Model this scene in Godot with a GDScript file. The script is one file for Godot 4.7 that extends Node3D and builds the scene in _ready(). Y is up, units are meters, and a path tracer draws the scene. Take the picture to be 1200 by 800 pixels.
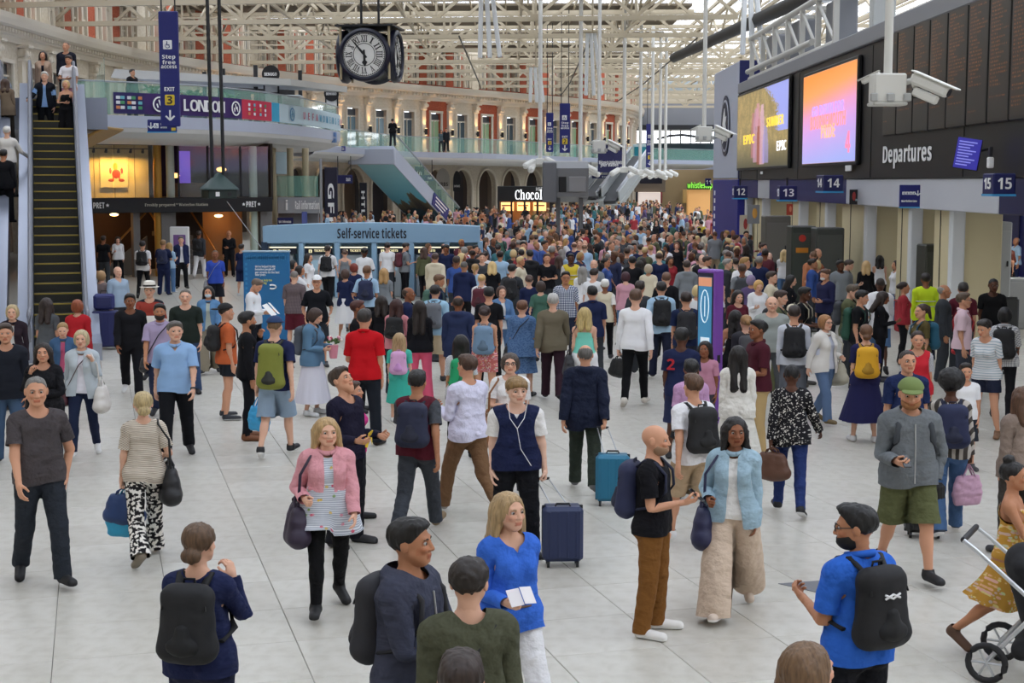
extends Node3D
# A station concourse seen from a raised landing: y up, metres, the camera looks down -z.
const CAM_Y := 3.6
const FOC := 1750.0        # focal length in pixels of the 1200 x 800 frame
const PITCH := 6.1

var counts := {}
var used_labels := {}
var text_cache := {}
var mats := {}
var rng := RandomNumberGenerator.new()
const SKY_E := 4.3          # brightness of the daylight
const EXPO := 1.0
const SCREEN_E := 1.0
const TILE := 0.92
const TILE_TURN := 15.6
# ---------------------------------------------------------------- small helpers
func at(px: float, py: float, z: float) -> Vector3:          # the point on the sight line of a pixel at distance z down the hall
	var d := ray(px, py)
	return Vector3(0, CAM_Y, 0) + d * (z / -d.z)

func ray(px: float, py: float) -> Vector3:
	var a := deg_to_rad(PITCH)
	var f := Vector3(0, -sin(a), -cos(a))
	var u := Vector3(0, cos(a), -sin(a))
	return f + Vector3((px - 600.0) / FOC, 0, 0) + u * (-(py - 400.0) / FOC)

func on_plane(px: float, py: float, y: float) -> Vector3:     # where that sight line meets the level y
	var d := ray(px, py)
	return Vector3(0, CAM_Y, 0) + d * ((y - CAM_Y) / d.y)

func pix(p: Vector3) -> Vector2:
	var a := deg_to_rad(PITCH)
	var q := p - Vector3(0, CAM_Y, 0)
	var w := q.dot(Vector3(0, -sin(a), -cos(a)))
	return Vector2(600.0 + FOC * q.x / w, 400.0 - FOC * q.dot(Vector3(0, cos(a), -sin(a))) / w)

func numbered(called: String) -> String:
	var n: int = counts.get(called, 0)
	counts[called] = n + 1
	return called if n == 0 else "%s_%03d" % [called, n]

func tag(o: Node3D, label: String, category: String, group := "", kind := "") -> Node3D:
	if label != "":
		o.set_meta("label", label)
		if used_labels.has(label) and group == "":
			print("DUPLICATE LABEL: ", label)
		used_labels[label] = true
	if category != "":
		o.set_meta("category", category)
	if group != "":
		o.set_meta("group", group)
	if kind != "":
		o.set_meta("kind", kind)
	return o

func thing(called: String, label: String, category: String, xf := Transform3D(), group := "") -> Node3D:
	var o := Node3D.new()
	o.name = numbered(called)
	add_child(o)
	o.transform = xf
	tag(o, label, category, group)
	return o

func root3(called: String, xf := Transform3D(), kind := "structure") -> Node3D:
	var o := Node3D.new()
	o.name = called
	add_child(o, true)
	o.transform = xf
	o.set_meta("kind", kind)
	return o

func xf_at(p: Vector3, yaw := 0.0) -> Transform3D:
	return Transform3D(Basis(Vector3.UP, deg_to_rad(yaw)), p)

func sb() -> SurfaceTool:
	var st := SurfaceTool.new()
	st.begin(Mesh.PRIMITIVE_TRIANGLES)
	return st

func put(called: String, st: SurfaceTool, m: Material, parent: Node = self, kind := "") -> MeshInstance3D:
	return put_mesh(called, st.commit(), m, parent, kind)

func put_mesh(called: String, mesh: Mesh, m: Material, parent: Node = self, kind := "") -> MeshInstance3D:
	var o := MeshInstance3D.new()
	o.name = numbered(called) if parent == self else called
	o.mesh = mesh
	o.material_override = m
	parent.add_child(o, true)
	if kind != "":
		o.set_meta("kind", kind)
	return o

func tri(st: SurfaceTool, a: Vector3, b: Vector3, c: Vector3, n = null) -> void:   # counter-clockwise seen from in front
	var nn: Vector3 = n if n != null else (b - a).cross(c - a).normalized()
	for p in [a, c, b]:
		st.set_normal(nn)
		st.set_uv(Vector2.ZERO)
		st.add_vertex(p)

func quad(st: SurfaceTool, a: Vector3, b: Vector3, c: Vector3, d: Vector3) -> void:
	var nn := (c - a).cross(d - b).normalized()
	var us := [Vector2(0, 1), Vector2(1, 1), Vector2(1, 0), Vector2(0, 0)]
	var ps := [a, b, c, d]
	for k in [0, 2, 1, 0, 3, 2]:
		st.set_normal(nn)
		st.set_uv(us[k])
		st.add_vertex(ps[k])

func box(st: SurfaceTool, c: Vector3, s: Vector3, b := Basis()) -> void:
	var h := s * 0.5
	var p := []
	for k in 8:
		p.append(c + b * Vector3(h.x * (1 if k & 1 else -1), h.y * (1 if k & 2 else -1), h.z * (1 if k & 4 else -1)))
	quad(st, p[4], p[5], p[7], p[6])
	quad(st, p[1], p[0], p[2], p[3])
	quad(st, p[5], p[1], p[3], p[7])
	quad(st, p[0], p[4], p[6], p[2])
	quad(st, p[6], p[7], p[3], p[2])
	quad(st, p[0], p[1], p[5], p[4])

func rbox(st: SurfaceTool, c: Vector3, s: Vector3, r: float, b := Basis()) -> void:   # a box with chamfered edges
	var h := s * 0.5
	var i := Vector3(maxf(h.x - r, 0), maxf(h.y - r, 0), maxf(h.z - r, 0))
	for ax in 3:
		for sg in [-1.0, 1.0]:
			var u := (ax + 1) % 3
			var v := (ax + 2) % 3
			var q := []
			for k in [[-1, -1], [1, -1], [1, 1], [-1, 1]]:
				var p := Vector3()
				p[ax] = h[ax] * sg
				p[u] = i[u] * k[0]
				p[v] = i[v] * k[1]
				q.append(c + b * p)
			if sg > 0:
				quad(st, q[0], q[1], q[2], q[3])
			else:
				quad(st, q[3], q[2], q[1], q[0])
	for ax in 3:
		var u := (ax + 1) % 3
		var v := (ax + 2) % 3
		for su in [-1.0, 1.0]:
			for sv in [-1.0, 1.0]:
				var q := []
				for k in [[-1, 0], [1, 0], [1, 1], [-1, 1]]:
					var p := Vector3()
					p[ax] = i[ax] * k[0]
					p[u] = (h[u] if k[1] == 0 else i[u]) * su
					p[v] = (i[v] if k[1] == 0 else h[v]) * sv
					q.append(c + b * p)
				if _flip(q, c):
					quad(st, q[0], q[3], q[2], q[1])
				else:
					quad(st, q[0], q[1], q[2], q[3])
	for k in 8:
		var sg := Vector3(1 if k & 1 else -1, 1 if k & 2 else -1, 1 if k & 4 else -1)
		var q := [c + b * (Vector3(h.x, i.y, i.z) * sg), c + b * (Vector3(i.x, h.y, i.z) * sg), c + b * (Vector3(i.x, i.y, h.z) * sg)]
		if sg.x * sg.y * sg.z > 0:
			tri(st, q[0], q[1], q[2])
		else:
			tri(st, q[0], q[2], q[1])

func _flip(q: Array, c: Vector3) -> bool:
	return (q[2] - q[0]).cross(q[3] - q[1]).dot((q[0] + q[2]) * 0.5 - c) < 0

func look_basis(dir: Vector3, up := Vector3.UP) -> Basis:        # z along dir
	var z := dir.normalized()
	var x := up.cross(z)
	if x.length() < 0.01:
		x = Vector3.RIGHT.cross(z)
	x = x.normalized()
	return Basis(x, z.cross(x), z)

func beam(st: SurfaceTool, a: Vector3, b: Vector3, w: float, h: float, up := Vector3.UP) -> void:
	box(st, (a + b) * 0.5, Vector3(w, h, a.distance_to(b)), look_basis(b - a, up))

func tube(st: SurfaceTool, pts: Array, r, sides := 8, caps := true, flat := 1.0) -> void:
	var rings := []
	for k in pts.size():
		var d: Vector3 = (pts[mini(k + 1, pts.size() - 1)] - pts[maxi(k - 1, 0)])
		var b := look_basis(d, Vector3.UP if absf(d.normalized().y) < 0.9 else Vector3.BACK)
		var rr: float = r[k] if r is Array else r
		var ring := []
		for j in sides:
			var a := TAU * j / sides
			ring.append([pts[k] + b.x * cos(a) * rr + b.y * sin(a) * rr * flat, b.x * cos(a) + b.y * sin(a)])
		rings.append(ring)
	for k in pts.size() - 1:
		for j in sides:
			var j2 := (j + 1) % sides
			var q := [rings[k][j], rings[k][j2], rings[k + 1][j2], rings[k + 1][j]]
			for t in [0, 2, 1, 0, 3, 2]:
				st.set_normal(q[t][1])
				st.set_uv(Vector2.ZERO)
				st.add_vertex(q[t][0])
	if caps:
		for e in [0, pts.size() - 1]:
			for j in range(1, sides - 1):
				var a: Vector3 = rings[e][0][0]
				var b: Vector3 = rings[e][j][0]
				var c: Vector3 = rings[e][j + 1][0]
				if e == 0:
					tri(st, a, c, b)
				else:
					tri(st, a, b, c)

func lathe(st: SurfaceTool, prof: Array, seg: int, xf := Transform3D()) -> void:   # prof of Vector2(radius, y), bottom to top
	for k in prof.size() - 1:
		var p0: Vector2 = prof[k]
		var p1: Vector2 = prof[k + 1]
		var t := Vector2(p1.y - p0.y, p0.x - p1.x).normalized()
		for j in seg:
			var a0 := TAU * j / seg
			var a1 := TAU * (j + 1) / seg
			var q := []
			for e in [[p0, a0], [p0, a1], [p1, a1], [p1, a0]]:
				q.append([xf * Vector3(e[0].x * sin(e[1]), e[0].y, e[0].x * cos(e[1])), (xf.basis * Vector3(t.x * sin(e[1]), t.y, t.x * cos(e[1]))).normalized()])
			for i in [0, 2, 1, 0, 3, 2]:
				st.set_normal(q[i][1])
				st.set_uv(Vector2.ZERO)
				st.add_vertex(q[i][0])

func prism(st: SurfaceTool, poly: PackedVector2Array, depth: float, xf := Transform3D()) -> void:   # an outline in xy, extruded from z=0 to z=depth
	if Geometry2D.is_polygon_clockwise(poly):
		poly.reverse()
	var id := Geometry2D.triangulate_polygon(poly)
	for k in range(0, id.size(), 3):
		var a := poly[id[k]]
		var b := poly[id[k + 1]]
		var c := poly[id[k + 2]]
		if (b - a).cross(c - a) < 0:
			var s := b
			b = c
			c = s
		tri(st, xf * Vector3(a.x, a.y, depth), xf * Vector3(b.x, b.y, depth), xf * Vector3(c.x, c.y, depth))
		tri(st, xf * Vector3(a.x, a.y, 0), xf * Vector3(c.x, c.y, 0), xf * Vector3(b.x, b.y, 0))
	for k in poly.size():
		var a := poly[k]
		var b := poly[(k + 1) % poly.size()]
		quad(st, xf * Vector3(a.x, a.y, 0), xf * Vector3(b.x, b.y, 0), xf * Vector3(b.x, b.y, depth), xf * Vector3(a.x, a.y, depth))

func disc_poly(r: float, n := 24, c := Vector2.ZERO) -> PackedVector2Array:
	var out := PackedVector2Array()
	for k in n:
		out.append(c + Vector2(cos(TAU * k / n), sin(TAU * k / n)) * r)
	return out

func rect_poly(x0: float, y0: float, x1: float, y1: float) -> PackedVector2Array:
	return PackedVector2Array([Vector2(x0, y0), Vector2(x1, y0), Vector2(x1, y1), Vector2(x0, y1)])

# lettering: centred on the origin of xf, facing +z, the capitals height tall; width fits it when given
func words(parent: Node, s: String, height: float, xf: Transform3D, m: Material, width := 0.0, serif := false, left := false, called := "lettering", bold := true) -> MeshInstance3D:
	var key := "%s|%s|%s" % [s, serif, bold]
	if not text_cache.has(key):
		var t := TextMesh.new()
		var f := SystemFont.new()
		f.font_names = PackedStringArray(["Droid Serif" if serif else "Droid Sans"])
		f.font_weight = 700 if bold else 400
		t.font = f
		t.font_size = 32
		t.pixel_size = 0.01
		t.depth = 0.02
		t.curve_step = 3.0
		t.text = s
		text_cache[key] = t
	var tm: TextMesh = text_cache[key]
	var bb := tm.get_aabb()
	var k := height / 0.235
	var kx := k
	if width > 0.0:
		kx = width / bb.size.x
	var o := MeshInstance3D.new()
	o.name = called
	o.mesh = tm
	o.material_override = m
	parent.add_child(o, true)
	var c := bb.get_center()
	o.transform = xf * Transform3D(Basis.from_scale(Vector3(kx, k, 0.5)), Vector3((-bb.position.x if left else -c.x) * kx, -c.y * k, 0.004))
	return o

# ---------------------------------------------------------------- materials
func mat(c, rough := 0.7, metal := 0.0, extra := {}) -> StandardMaterial3D:
	var col: Color = Color(c) if c is String else c
	var key := "%s|%s|%s|%s" % [col, rough, metal, extra]
	if mats.has(key):
		return mats[key]
	var m := StandardMaterial3D.new()
	m.albedo_color = col
	m.roughness = rough
	m.metallic = metal
	for k in extra:
		m.set(k, extra[k])
	mats[key] = m
	return m

func glow(c, energy := 1.0) -> StandardMaterial3D:
	return mat(c, 0.6, 0.0, {"emission_enabled": true, "emission": Color(c) if c is String else c, "emission_energy_multiplier": energy})

func glass(c := Color(0.8, 0.93, 0.9, 0.12)) -> StandardMaterial3D:
	return mat(c, 0.05, 0.0, {"transparency": BaseMaterial3D.TRANSPARENCY_ALPHA})

func noise_tex(freq: float, seed_: int, size := 256, ramp: Gradient = null, normal := false, strength := 4.0, kind := FastNoiseLite.TYPE_SIMPLEX_SMOOTH) -> NoiseTexture2D:
	var t := NoiseTexture2D.new()
	var n := FastNoiseLite.new()
	n.noise_type = kind
	n.seed = seed_
	n.frequency = freq
	n.fractal_octaves = 4
	t.noise = n
	t.width = size
	t.height = size
	t.seamless = true
	t.generate_mipmaps = false
	t.as_normal_map = normal
	t.bump_strength = strength
	if ramp:
		t.color_ramp = ramp
	return t

func ramp(pairs: Array) -> Gradient:
	var g := Gradient.new()
	var offs := PackedFloat32Array()
	var cols := PackedColorArray()
	for p in pairs:
		offs.append(p[0])
		cols.append(Color(p[1]))
	g.offsets = offs
	g.colors = cols
	return g

func tri_mat(c, rough: float, tex: Texture2D, scale := 1.0, nrm: Texture2D = null, nstr := 0.5, world := true) -> StandardMaterial3D:
	var ex := {"uv1_triplanar": true, "uv1_world_triplanar": world, "uv1_scale": Vector3.ONE * scale}
	if tex:
		ex["albedo_texture"] = tex
	if nrm:
		ex["normal_enabled"] = true
		ex["normal_texture"] = nrm
		ex["normal_scale"] = nstr
	return mat(c, rough, 0.0, ex)
# ---------------------------------------------------------------- bodies: distance fields meshed as surface nets, then bent at the joints
const CELL := {"body": [0.026, 0.034, 0.05], "top": [0.023, 0.031, 0.042], "head": [0.0075, 0.011, 0.017], "hand": [0.0058, 0.009, 0.012], "shoe": [0.014, 0.02, 0.03], "hair": [0.011, 0.016, 0.024]}
var templates := {}
var fold := FastNoiseLite.new()
const ARM_D := Vector3(0.6428, -0.766, 0)

func joints(sex: String) -> Dictionary:
	var f := sex == "f"
	var sh := Vector3(0.148 if f else 0.169, 1.398, -0.012)
	var el := sh + ARM_D * (0.275 if f else 0.29)
	var wr := el + ARM_D * (0.245 if f else 0.26)
	return {"sh": sh, "el": el, "wr": wr, "hip": Vector3(0.098 if f else 0.093, 0.92, 0), "kn": Vector3(0.112, 0.49, 0.005), "an": Vector3(0.128, 0.085, -0.02)}

func mx(p: Vector3, s: float) -> Vector3:
	return Vector3(p.x * s, p.y, p.z)

func cap(a: Vector3, b: Vector3, ra: float, rb: float, k := 0.03) -> Array:
	return ["c", a, b, ra, rb, k]

func ell(c: Vector3, r: Vector3, k := 0.02, op := "e") -> Array:
	return [op, c, r, 0.0, 0.0, k]

func plane(p: Vector3, n: Vector3) -> Array:     # cuts away the side that n points to
	return ["p", p, n.normalized(), 0.0, 0.0, 0.0]

func torso_prims(sex: String, t: float) -> Array:
	var f := sex == "f"
	var out := []
	var w := 0.066 if f else 0.085
	out.append(cap(Vector3(-w, 1.33, -0.01), Vector3(w, 1.33, -0.01), (0.093 if f else 0.105) + t, (0.093 if f else 0.105) + t, 0.05))
	out.append(cap(Vector3(-w - 0.02, 1.4, -0.018), Vector3(w + 0.02, 1.4, -0.018), 0.064 + t, 0.064 + t, 0.04))
	w = 0.05 if f else 0.062
	out.append(cap(Vector3(-w, 1.12, 0.002), Vector3(w, 1.12, 0.002), (0.084 if f else 0.1) + t, (0.084 if f else 0.1) + t, 0.05))
	w = 0.085 if f else 0.073
	out.append(cap(Vector3(-w, 0.95, -0.012), Vector3(w, 0.95, -0.012), 0.11 + t, 0.11 + t, 0.06))
	for s in [-1.0, 1.0]:
		out.append(ell(Vector3(0.072 * s, 0.905, -0.055), Vector3(0.088 + t, 0.09 + t, 0.085 + t), 0.04))
		if f:
			out.append(ell(Vector3(0.072 * s, 1.285, 0.075), Vector3(0.06 + t, 0.062 + t, 0.055 + t), 0.04))
	return out

func shoulder_prims(sex: String, t: float) -> Array:
	var j := joints(sex)
	var out := []
	for s in [-1.0, 1.0]:
		out.append(cap(Vector3(0.02 * s, 1.44, -0.02), mx(j.sh, s), 0.048 + t, 0.05 + t, 0.04))
		out.append(cap(Vector3(0, 1.485, -0.025), Vector3(0.12 * s, 1.43, -0.02), 0.035 + t, 0.04 + t, 0.03))
	return out

func body_prims(sex: String) -> Array:
	var j := joints(sex)
	var f := sex == "f"
	var g := 0.88 if f else 1.0
	var out := torso_prims(sex, 0.0)
	out.append_array(shoulder_prims(sex, 0.0))
	out.append(cap(Vector3(0, 1.42, -0.022), Vector3(0, 1.57, -0.006), 0.058 * g, 0.052 * g, 0.03))
	for s in [-1.0, 1.0]:
		out.append(cap(mx(j.sh, s), mx(j.el, s), 0.052 * g, 0.041 * g, 0.03))
		out.append(cap(mx(j.el, s), mx(j.wr, s), 0.042 * g, 0.027 * g, 0.02))
		out.append(cap(mx(j.hip, s), mx(j.kn, s), 0.086, 0.056, 0.03))
		out.append(cap(mx(j.kn, s), mx(j.an, s), 0.053, 0.036, 0.02))
		out.append(ell(mx(j.kn, s) + Vector3(0, -0.13, -0.022), Vector3(0.05, 0.11, 0.05), 0.03))
		out.append(cap(mx(j.an, s) + Vector3(0, -0.04, 0), Vector3(0.14 * s, 0.032, 0.13), 0.036, 0.028, 0.02))
	return out

func head_prims(sex: String) -> Array:
	var f := sex == "f"
	var out := [ell(Vector3(0, 1.662, -0.012), Vector3(0.074, 0.088, 0.094)), ell(Vector3(0, 1.606, 0.028), Vector3(0.056, 0.08, 0.062), 0.03)]
	out.append(cap(Vector3(0, 1.44, -0.02), Vector3(0, 1.58, -0.012), 0.045 if f else 0.052, 0.045 if f else 0.05, 0.02))
	for s in [-1.0, 1.0]:
		out.append(cap(Vector3(0.044 * s, 1.592, 0.012), Vector3(0.012 * s, 1.55, 0.062), 0.022, 0.018 if f else 0.022, 0.025))
		out.append(ell(Vector3(0.031 * s, 1.617, 0.072), Vector3(0.022, 0.016, 0.016), 0.015))
	out.append(cap(Vector3(-0.034, 1.667, 0.074), Vector3(0.034, 1.667, 0.074), 0.011, 0.011, 0.014))
	for s in [-1.0, 1.0]:
		out.append(ell(Vector3(0.031 * s, 1.647, 0.092), Vector3(0.015, 0.011, 0.013), 0.012, "-e"))
	out.append(cap(Vector3(0, 1.655, 0.084), Vector3(0, 1.614, 0.103), 0.008, 0.012, 0.01))
	for s in [-1.0, 1.0]:
		out.append(ell(Vector3(0.011 * s, 1.611, 0.094), Vector3(0.009, 0.008, 0.01), 0.006))
		out.append(ell(Vector3(0.077 * s, 1.635, -0.012), Vector3(0.011, 0.032, 0.02), 0.006))
	out.append(cap(Vector3(-0.017, 1.584, 0.086), Vector3(0.017, 1.584, 0.086), 0.0085, 0.0085, 0.008))
	out.append(cap(Vector3(-0.013, 1.573, 0.083), Vector3(0.013, 1.573, 0.083), 0.009, 0.009, 0.006))
	return out

# a left hand hanging from the wrist at the origin: fingers down -y, palm towards -x, thumb side +z
func hand_prims(kind: String) -> Array:
	var out := [ell(Vector3(0.0, -0.05, 0.0), Vector3(0.0155, 0.052, 0.04), 0.01), cap(Vector3(0, 0.03, 0), Vector3(0, -0.02, 0), 0.026, 0.024, 0.02)]
	var curl: Array = {"relaxed": [16, 26, 20], "grip": [62, 88, 60], "hold": [34, 52, 40], "flat": [4, 8, 6]}[kind]
	var zs := [0.031, 0.0105, -0.01, -0.029]
	var ls := [0.074, 0.084, 0.078, 0.06]
	for i in 4:
		var p := Vector3(0.0, -0.09 + absf(i - 1.2) * 0.006, zs[i])
		var a := 0.0
		for q in 3:
			a += deg_to_rad(curl[q] + i * 3.0)
			var n: Vector3 = p + Vector3(-sin(a), -cos(a), zs[i] * 0.25) * ls[i] * [0.44, 0.31, 0.25][q]
			out.append(cap(p, n, 0.0098 - q * 0.0009, 0.0092 - q * 0.0011, 0.004))
			p = n
	var th := 0.5 if kind == "flat" else 1.0
	var t0 := Vector3(-0.006, -0.022, 0.03)
	var t1 := Vector3(-0.012 - 0.012 * th, -0.055, 0.056)
	var t2 := Vector3(-0.018 - 0.03 * th, -0.082, 0.05 + 0.01 * (1.0 - th))
	out.append(cap(t0, t1, 0.0135, 0.011, 0.012))
	out.append(cap(t1, t2, 0.0108, 0.0088, 0.004))
	return out

func nets(prims: Array, cell: float, fold_amp := 0.0, fold_freq := Vector3(7, 12, 7)) -> Dictionary:
	var lo := Vector3.INF
	var hi := -Vector3.INF
	for p in prims:
		if p[0] == "c":
			var r := maxf(p[3], p[4])
			lo = lo.min(p[1] - Vector3.ONE * r).min(p[2] - Vector3.ONE * r)
			hi = hi.max(p[1] + Vector3.ONE * r).max(p[2] + Vector3.ONE * r)
		elif p[0] == "e":
			lo = lo.min(p[1] - p[2])
			hi = hi.max(p[1] + p[2])
	lo -= Vector3.ONE * (cell * 2.2)
	hi += Vector3.ONE * (cell * 2.2)
	var nx := int((hi.x - lo.x) / cell) + 2
	var ny := int((hi.y - lo.y) / cell) + 2
	var nz := int((hi.z - lo.z) / cell) + 2
	var f := PackedFloat32Array()
	f.resize(nx * ny * nz)
	f.fill(1.0)
	for p in prims:
		var op: String = p[0]
		var a: Vector3 = p[1]
		var b: Vector3 = p[2]
		var ra: float = p[3]
		var rb: float = p[4]
		var k: float = p[5]
		var l := lo
		var h := hi
		var pad := cell * 2.0 + k
		if op == "c":
			var r := maxf(ra, rb) + pad
			l = a.min(b) - Vector3.ONE * r
			h = a.max(b) + Vector3.ONE * r
		elif op != "p":
			l = a - b - Vector3.ONE * pad
			h = a + b + Vector3.ONE * pad
		var x0 := maxi(int((l.x - lo.x) / cell), 0)
		var x1 := mini(int((h.x - lo.x) / cell) + 2, nx)
		var y0 := maxi(int((l.y - lo.y) / cell), 0)
		var y1 := mini(int((h.y - lo.y) / cell) + 2, ny)
		var z0 := maxi(int((l.z - lo.z) / cell), 0)
		var z1 := mini(int((h.z - lo.z) / cell) + 2, nz)
		var ab := b - a
		var inv := 1.0 / maxf(ab.length_squared(), 1e-9)
		var dr := rb - ra
		for z in range(z0, z1):
			for y in range(y0, y1):
				var at_ := (z * ny + y) * nx
				for x in range(x0, x1):
					var q := lo + Vector3(x, y, z) * cell
					var d: float
					if op == "c":
						var t := clampf((q - a).dot(ab) * inv, 0.0, 1.0)
						d = q.distance_to(a + ab * t) - ra - dr * t
					elif op == "p":
						f[at_ + x] = maxf(f[at_ + x], (q - a).dot(b))
						continue
					else:
						var u := (q - a) / b
						var k0 := u.length()
						var k1 := (u / b).length()
						d = k0 * (k0 - 1.0) / maxf(k1, 1e-6)
					var o := f[at_ + x]
					if op == "-e":
						d = -d
						var hh := maxf(k - absf(o - d), 0.0) / k
						f[at_ + x] = maxf(o, d) + hh * hh * k * 0.25
					else:
						var hh := maxf(k - absf(o - d), 0.0) / k
						f[at_ + x] = minf(o, d) - hh * hh * k * 0.25
	if fold_amp > 0.0:
		for z in nz:
			for y in ny:
				for x in nx:
					var i := (z * ny + y) * nx + x
					if absf(f[i]) < cell * 2.0:
						f[i] += fold.get_noise_3d((lo.x + x * cell) * fold_freq.x, (lo.y + y * cell) * fold_freq.y, (lo.z + z * cell) * fold_freq.z) * fold_amp
	var ids := PackedInt32Array()
	ids.resize(nx * ny * nz)
	ids.fill(-1)
	var v := PackedVector3Array()
	var n := PackedVector3Array()
	var idx := PackedInt32Array()
	var sy := nx
	var sz := nx * ny
	for z in nz - 1:
		for y in ny - 1:
			var row := z * sz + y * sy
			for x in nx - 1:
				var i := row + x
				var c0 := f[i]
				var c1 := f[i + 1]
				var c2 := f[i + sy]
				var c3 := f[i + sy + 1]
				var c4 := f[i + sz]
				var c5 := f[i + sz + 1]
				var c6 := f[i + sz + sy]
				var c7 := f[i + sz + sy + 1]
				var neg := int(c0 < 0) + int(c1 < 0) + int(c2 < 0) + int(c3 < 0) + int(c4 < 0) + int(c5 < 0) + int(c6 < 0) + int(c7 < 0)
				if neg == 0 or neg == 8:
					continue
				var sum := Vector3()
				var cnt := 0
				if (c0 < 0) != (c1 < 0): sum += Vector3(c0 / (c0 - c1), 0, 0); cnt += 1
				if (c2 < 0) != (c3 < 0): sum += Vector3(c2 / (c2 - c3), 1, 0); cnt += 1
				if (c4 < 0) != (c5 < 0): sum += Vector3(c4 / (c4 - c5), 0, 1); cnt += 1
				if (c6 < 0) != (c7 < 0): sum += Vector3(c6 / (c6 - c7), 1, 1); cnt += 1
				if (c0 < 0) != (c2 < 0): sum += Vector3(0, c0 / (c0 - c2), 0); cnt += 1
				if (c1 < 0) != (c3 < 0): sum += Vector3(1, c1 / (c1 - c3), 0); cnt += 1
				if (c4 < 0) != (c6 < 0): sum += Vector3(0, c4 / (c4 - c6), 1); cnt += 1
				if (c5 < 0) != (c7 < 0): sum += Vector3(1, c5 / (c5 - c7), 1); cnt += 1
				if (c0 < 0) != (c4 < 0): sum += Vector3(0, 0, c0 / (c0 - c4)); cnt += 1
				if (c1 < 0) != (c5 < 0): sum += Vector3(1, 0, c1 / (c1 - c5)); cnt += 1
				if (c2 < 0) != (c6 < 0): sum += Vector3(0, 1, c2 / (c2 - c6)); cnt += 1
				if (c3 < 0) != (c7 < 0): sum += Vector3(1, 1, c3 / (c3 - c7)); cnt += 1
				ids[i] = v.size()
				v.append(lo + (Vector3(x, y, z) + sum / cnt) * cell)
				n.append(Vector3(c1 + c3 + c5 + c7 - c0 - c2 - c4 - c6, c2 + c3 + c6 + c7 - c0 - c1 - c4 - c5, c4 + c5 + c6 + c7 - c0 - c1 - c2 - c3).normalized())
				if x > 0 and y > 0 and z > 0:
					if (c0 < 0) != (c1 < 0):
						_face(idx, ids[i], ids[i - sy], ids[i - sy - sz], ids[i - sz], c0 < 0)
					if (c0 < 0) != (c2 < 0):
						_face(idx, ids[i], ids[i - sz], ids[i - sz - 1], ids[i - 1], c0 < 0)
					if (c0 < 0) != (c4 < 0):
						_face(idx, ids[i], ids[i - 1], ids[i - 1 - sy], ids[i - sy], c0 < 0)
	return {"v": v, "n": n, "i": idx}

func _face(idx: PackedInt32Array, a: int, b: int, c: int, d: int, inside: bool) -> void:
	if inside:
		idx.append_array(PackedInt32Array([a, c, b, a, d, c]))
	else:
		idx.append_array(PackedInt32Array([a, b, c, a, c, d]))

func clip(m: Dictionary, s: PackedFloat32Array) -> Dictionary:      # keeps the part where s > 0, with a clean cut
	var v: PackedVector3Array = m.v
	var n: PackedVector3Array = m.n
	var idx: PackedInt32Array = m.i
	var nv := PackedVector3Array()
	var nn := PackedVector3Array()
	var ni := PackedInt32Array()
	var remap := PackedInt32Array()
	remap.resize(v.size())
	remap.fill(-1)
	for k in v.size():
		if s[k] > 0:
			remap[k] = nv.size()
			nv.append(v[k])
			nn.append(n[k])
	var cut := {}
	for t in range(0, idx.size(), 3):
		var ok := int(s[idx[t]] > 0) + int(s[idx[t + 1]] > 0) + int(s[idx[t + 2]] > 0)
		if ok == 0:
			continue
		if ok == 3:
			ni.append_array(PackedInt32Array([remap[idx[t]], remap[idx[t + 1]], remap[idx[t + 2]]]))
			continue
		var poly := PackedInt32Array()
		for e in 3:
			var a := idx[t + e]
			var b := idx[t + (e + 1) % 3]
			if s[a] > 0:
				poly.append(remap[a])
			if (s[a] > 0) != (s[b] > 0):
				var key := Vector2i(mini(a, b), maxi(a, b))
				if not cut.has(key):
					var w := s[a] / (s[a] - s[b])
					cut[key] = nv.size()
					nv.append(v[a].lerp(v[b], w))
					nn.append(n[a].lerp(n[b], w).normalized())
				poly.append(cut[key])
		for q in range(1, poly.size() - 1):
			ni.append_array(PackedInt32Array([poly[0], poly[q], poly[q + 1]]))
	return {"v": nv, "n": nn, "i": ni}

func bone_segs(sex: String) -> Array:
	var j := joints(sex)
	var out := [[Vector3(-0.08, 0.95, 0), Vector3(0.08, 0.95, 0), 0.1], [Vector3(0, 1.14, 0), Vector3(0, 1.42, 0), 0.13], [Vector3(0, 1.58, 0), Vector3(0, 1.7, 0), 0.075]]
	for q in [["sh", "el", 0.045], ["el", "wr", 0.035], ["wr", "", 0.03], ["hip", "kn", 0.07], ["kn", "an", 0.045], ["an", "", 0.035]]:
		for s in [1.0, -1.0]:
			var a: Vector3 = j[q[0]]
			var b: Vector3 = j[q[1]] if q[1] != "" else (a + ARM_D * 0.1 if q[0] == "wr" else a + Vector3(0.01, -0.05, 0.12))
			out.append([mx(a, s), mx(b, s), q[2]])
	return out

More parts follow.
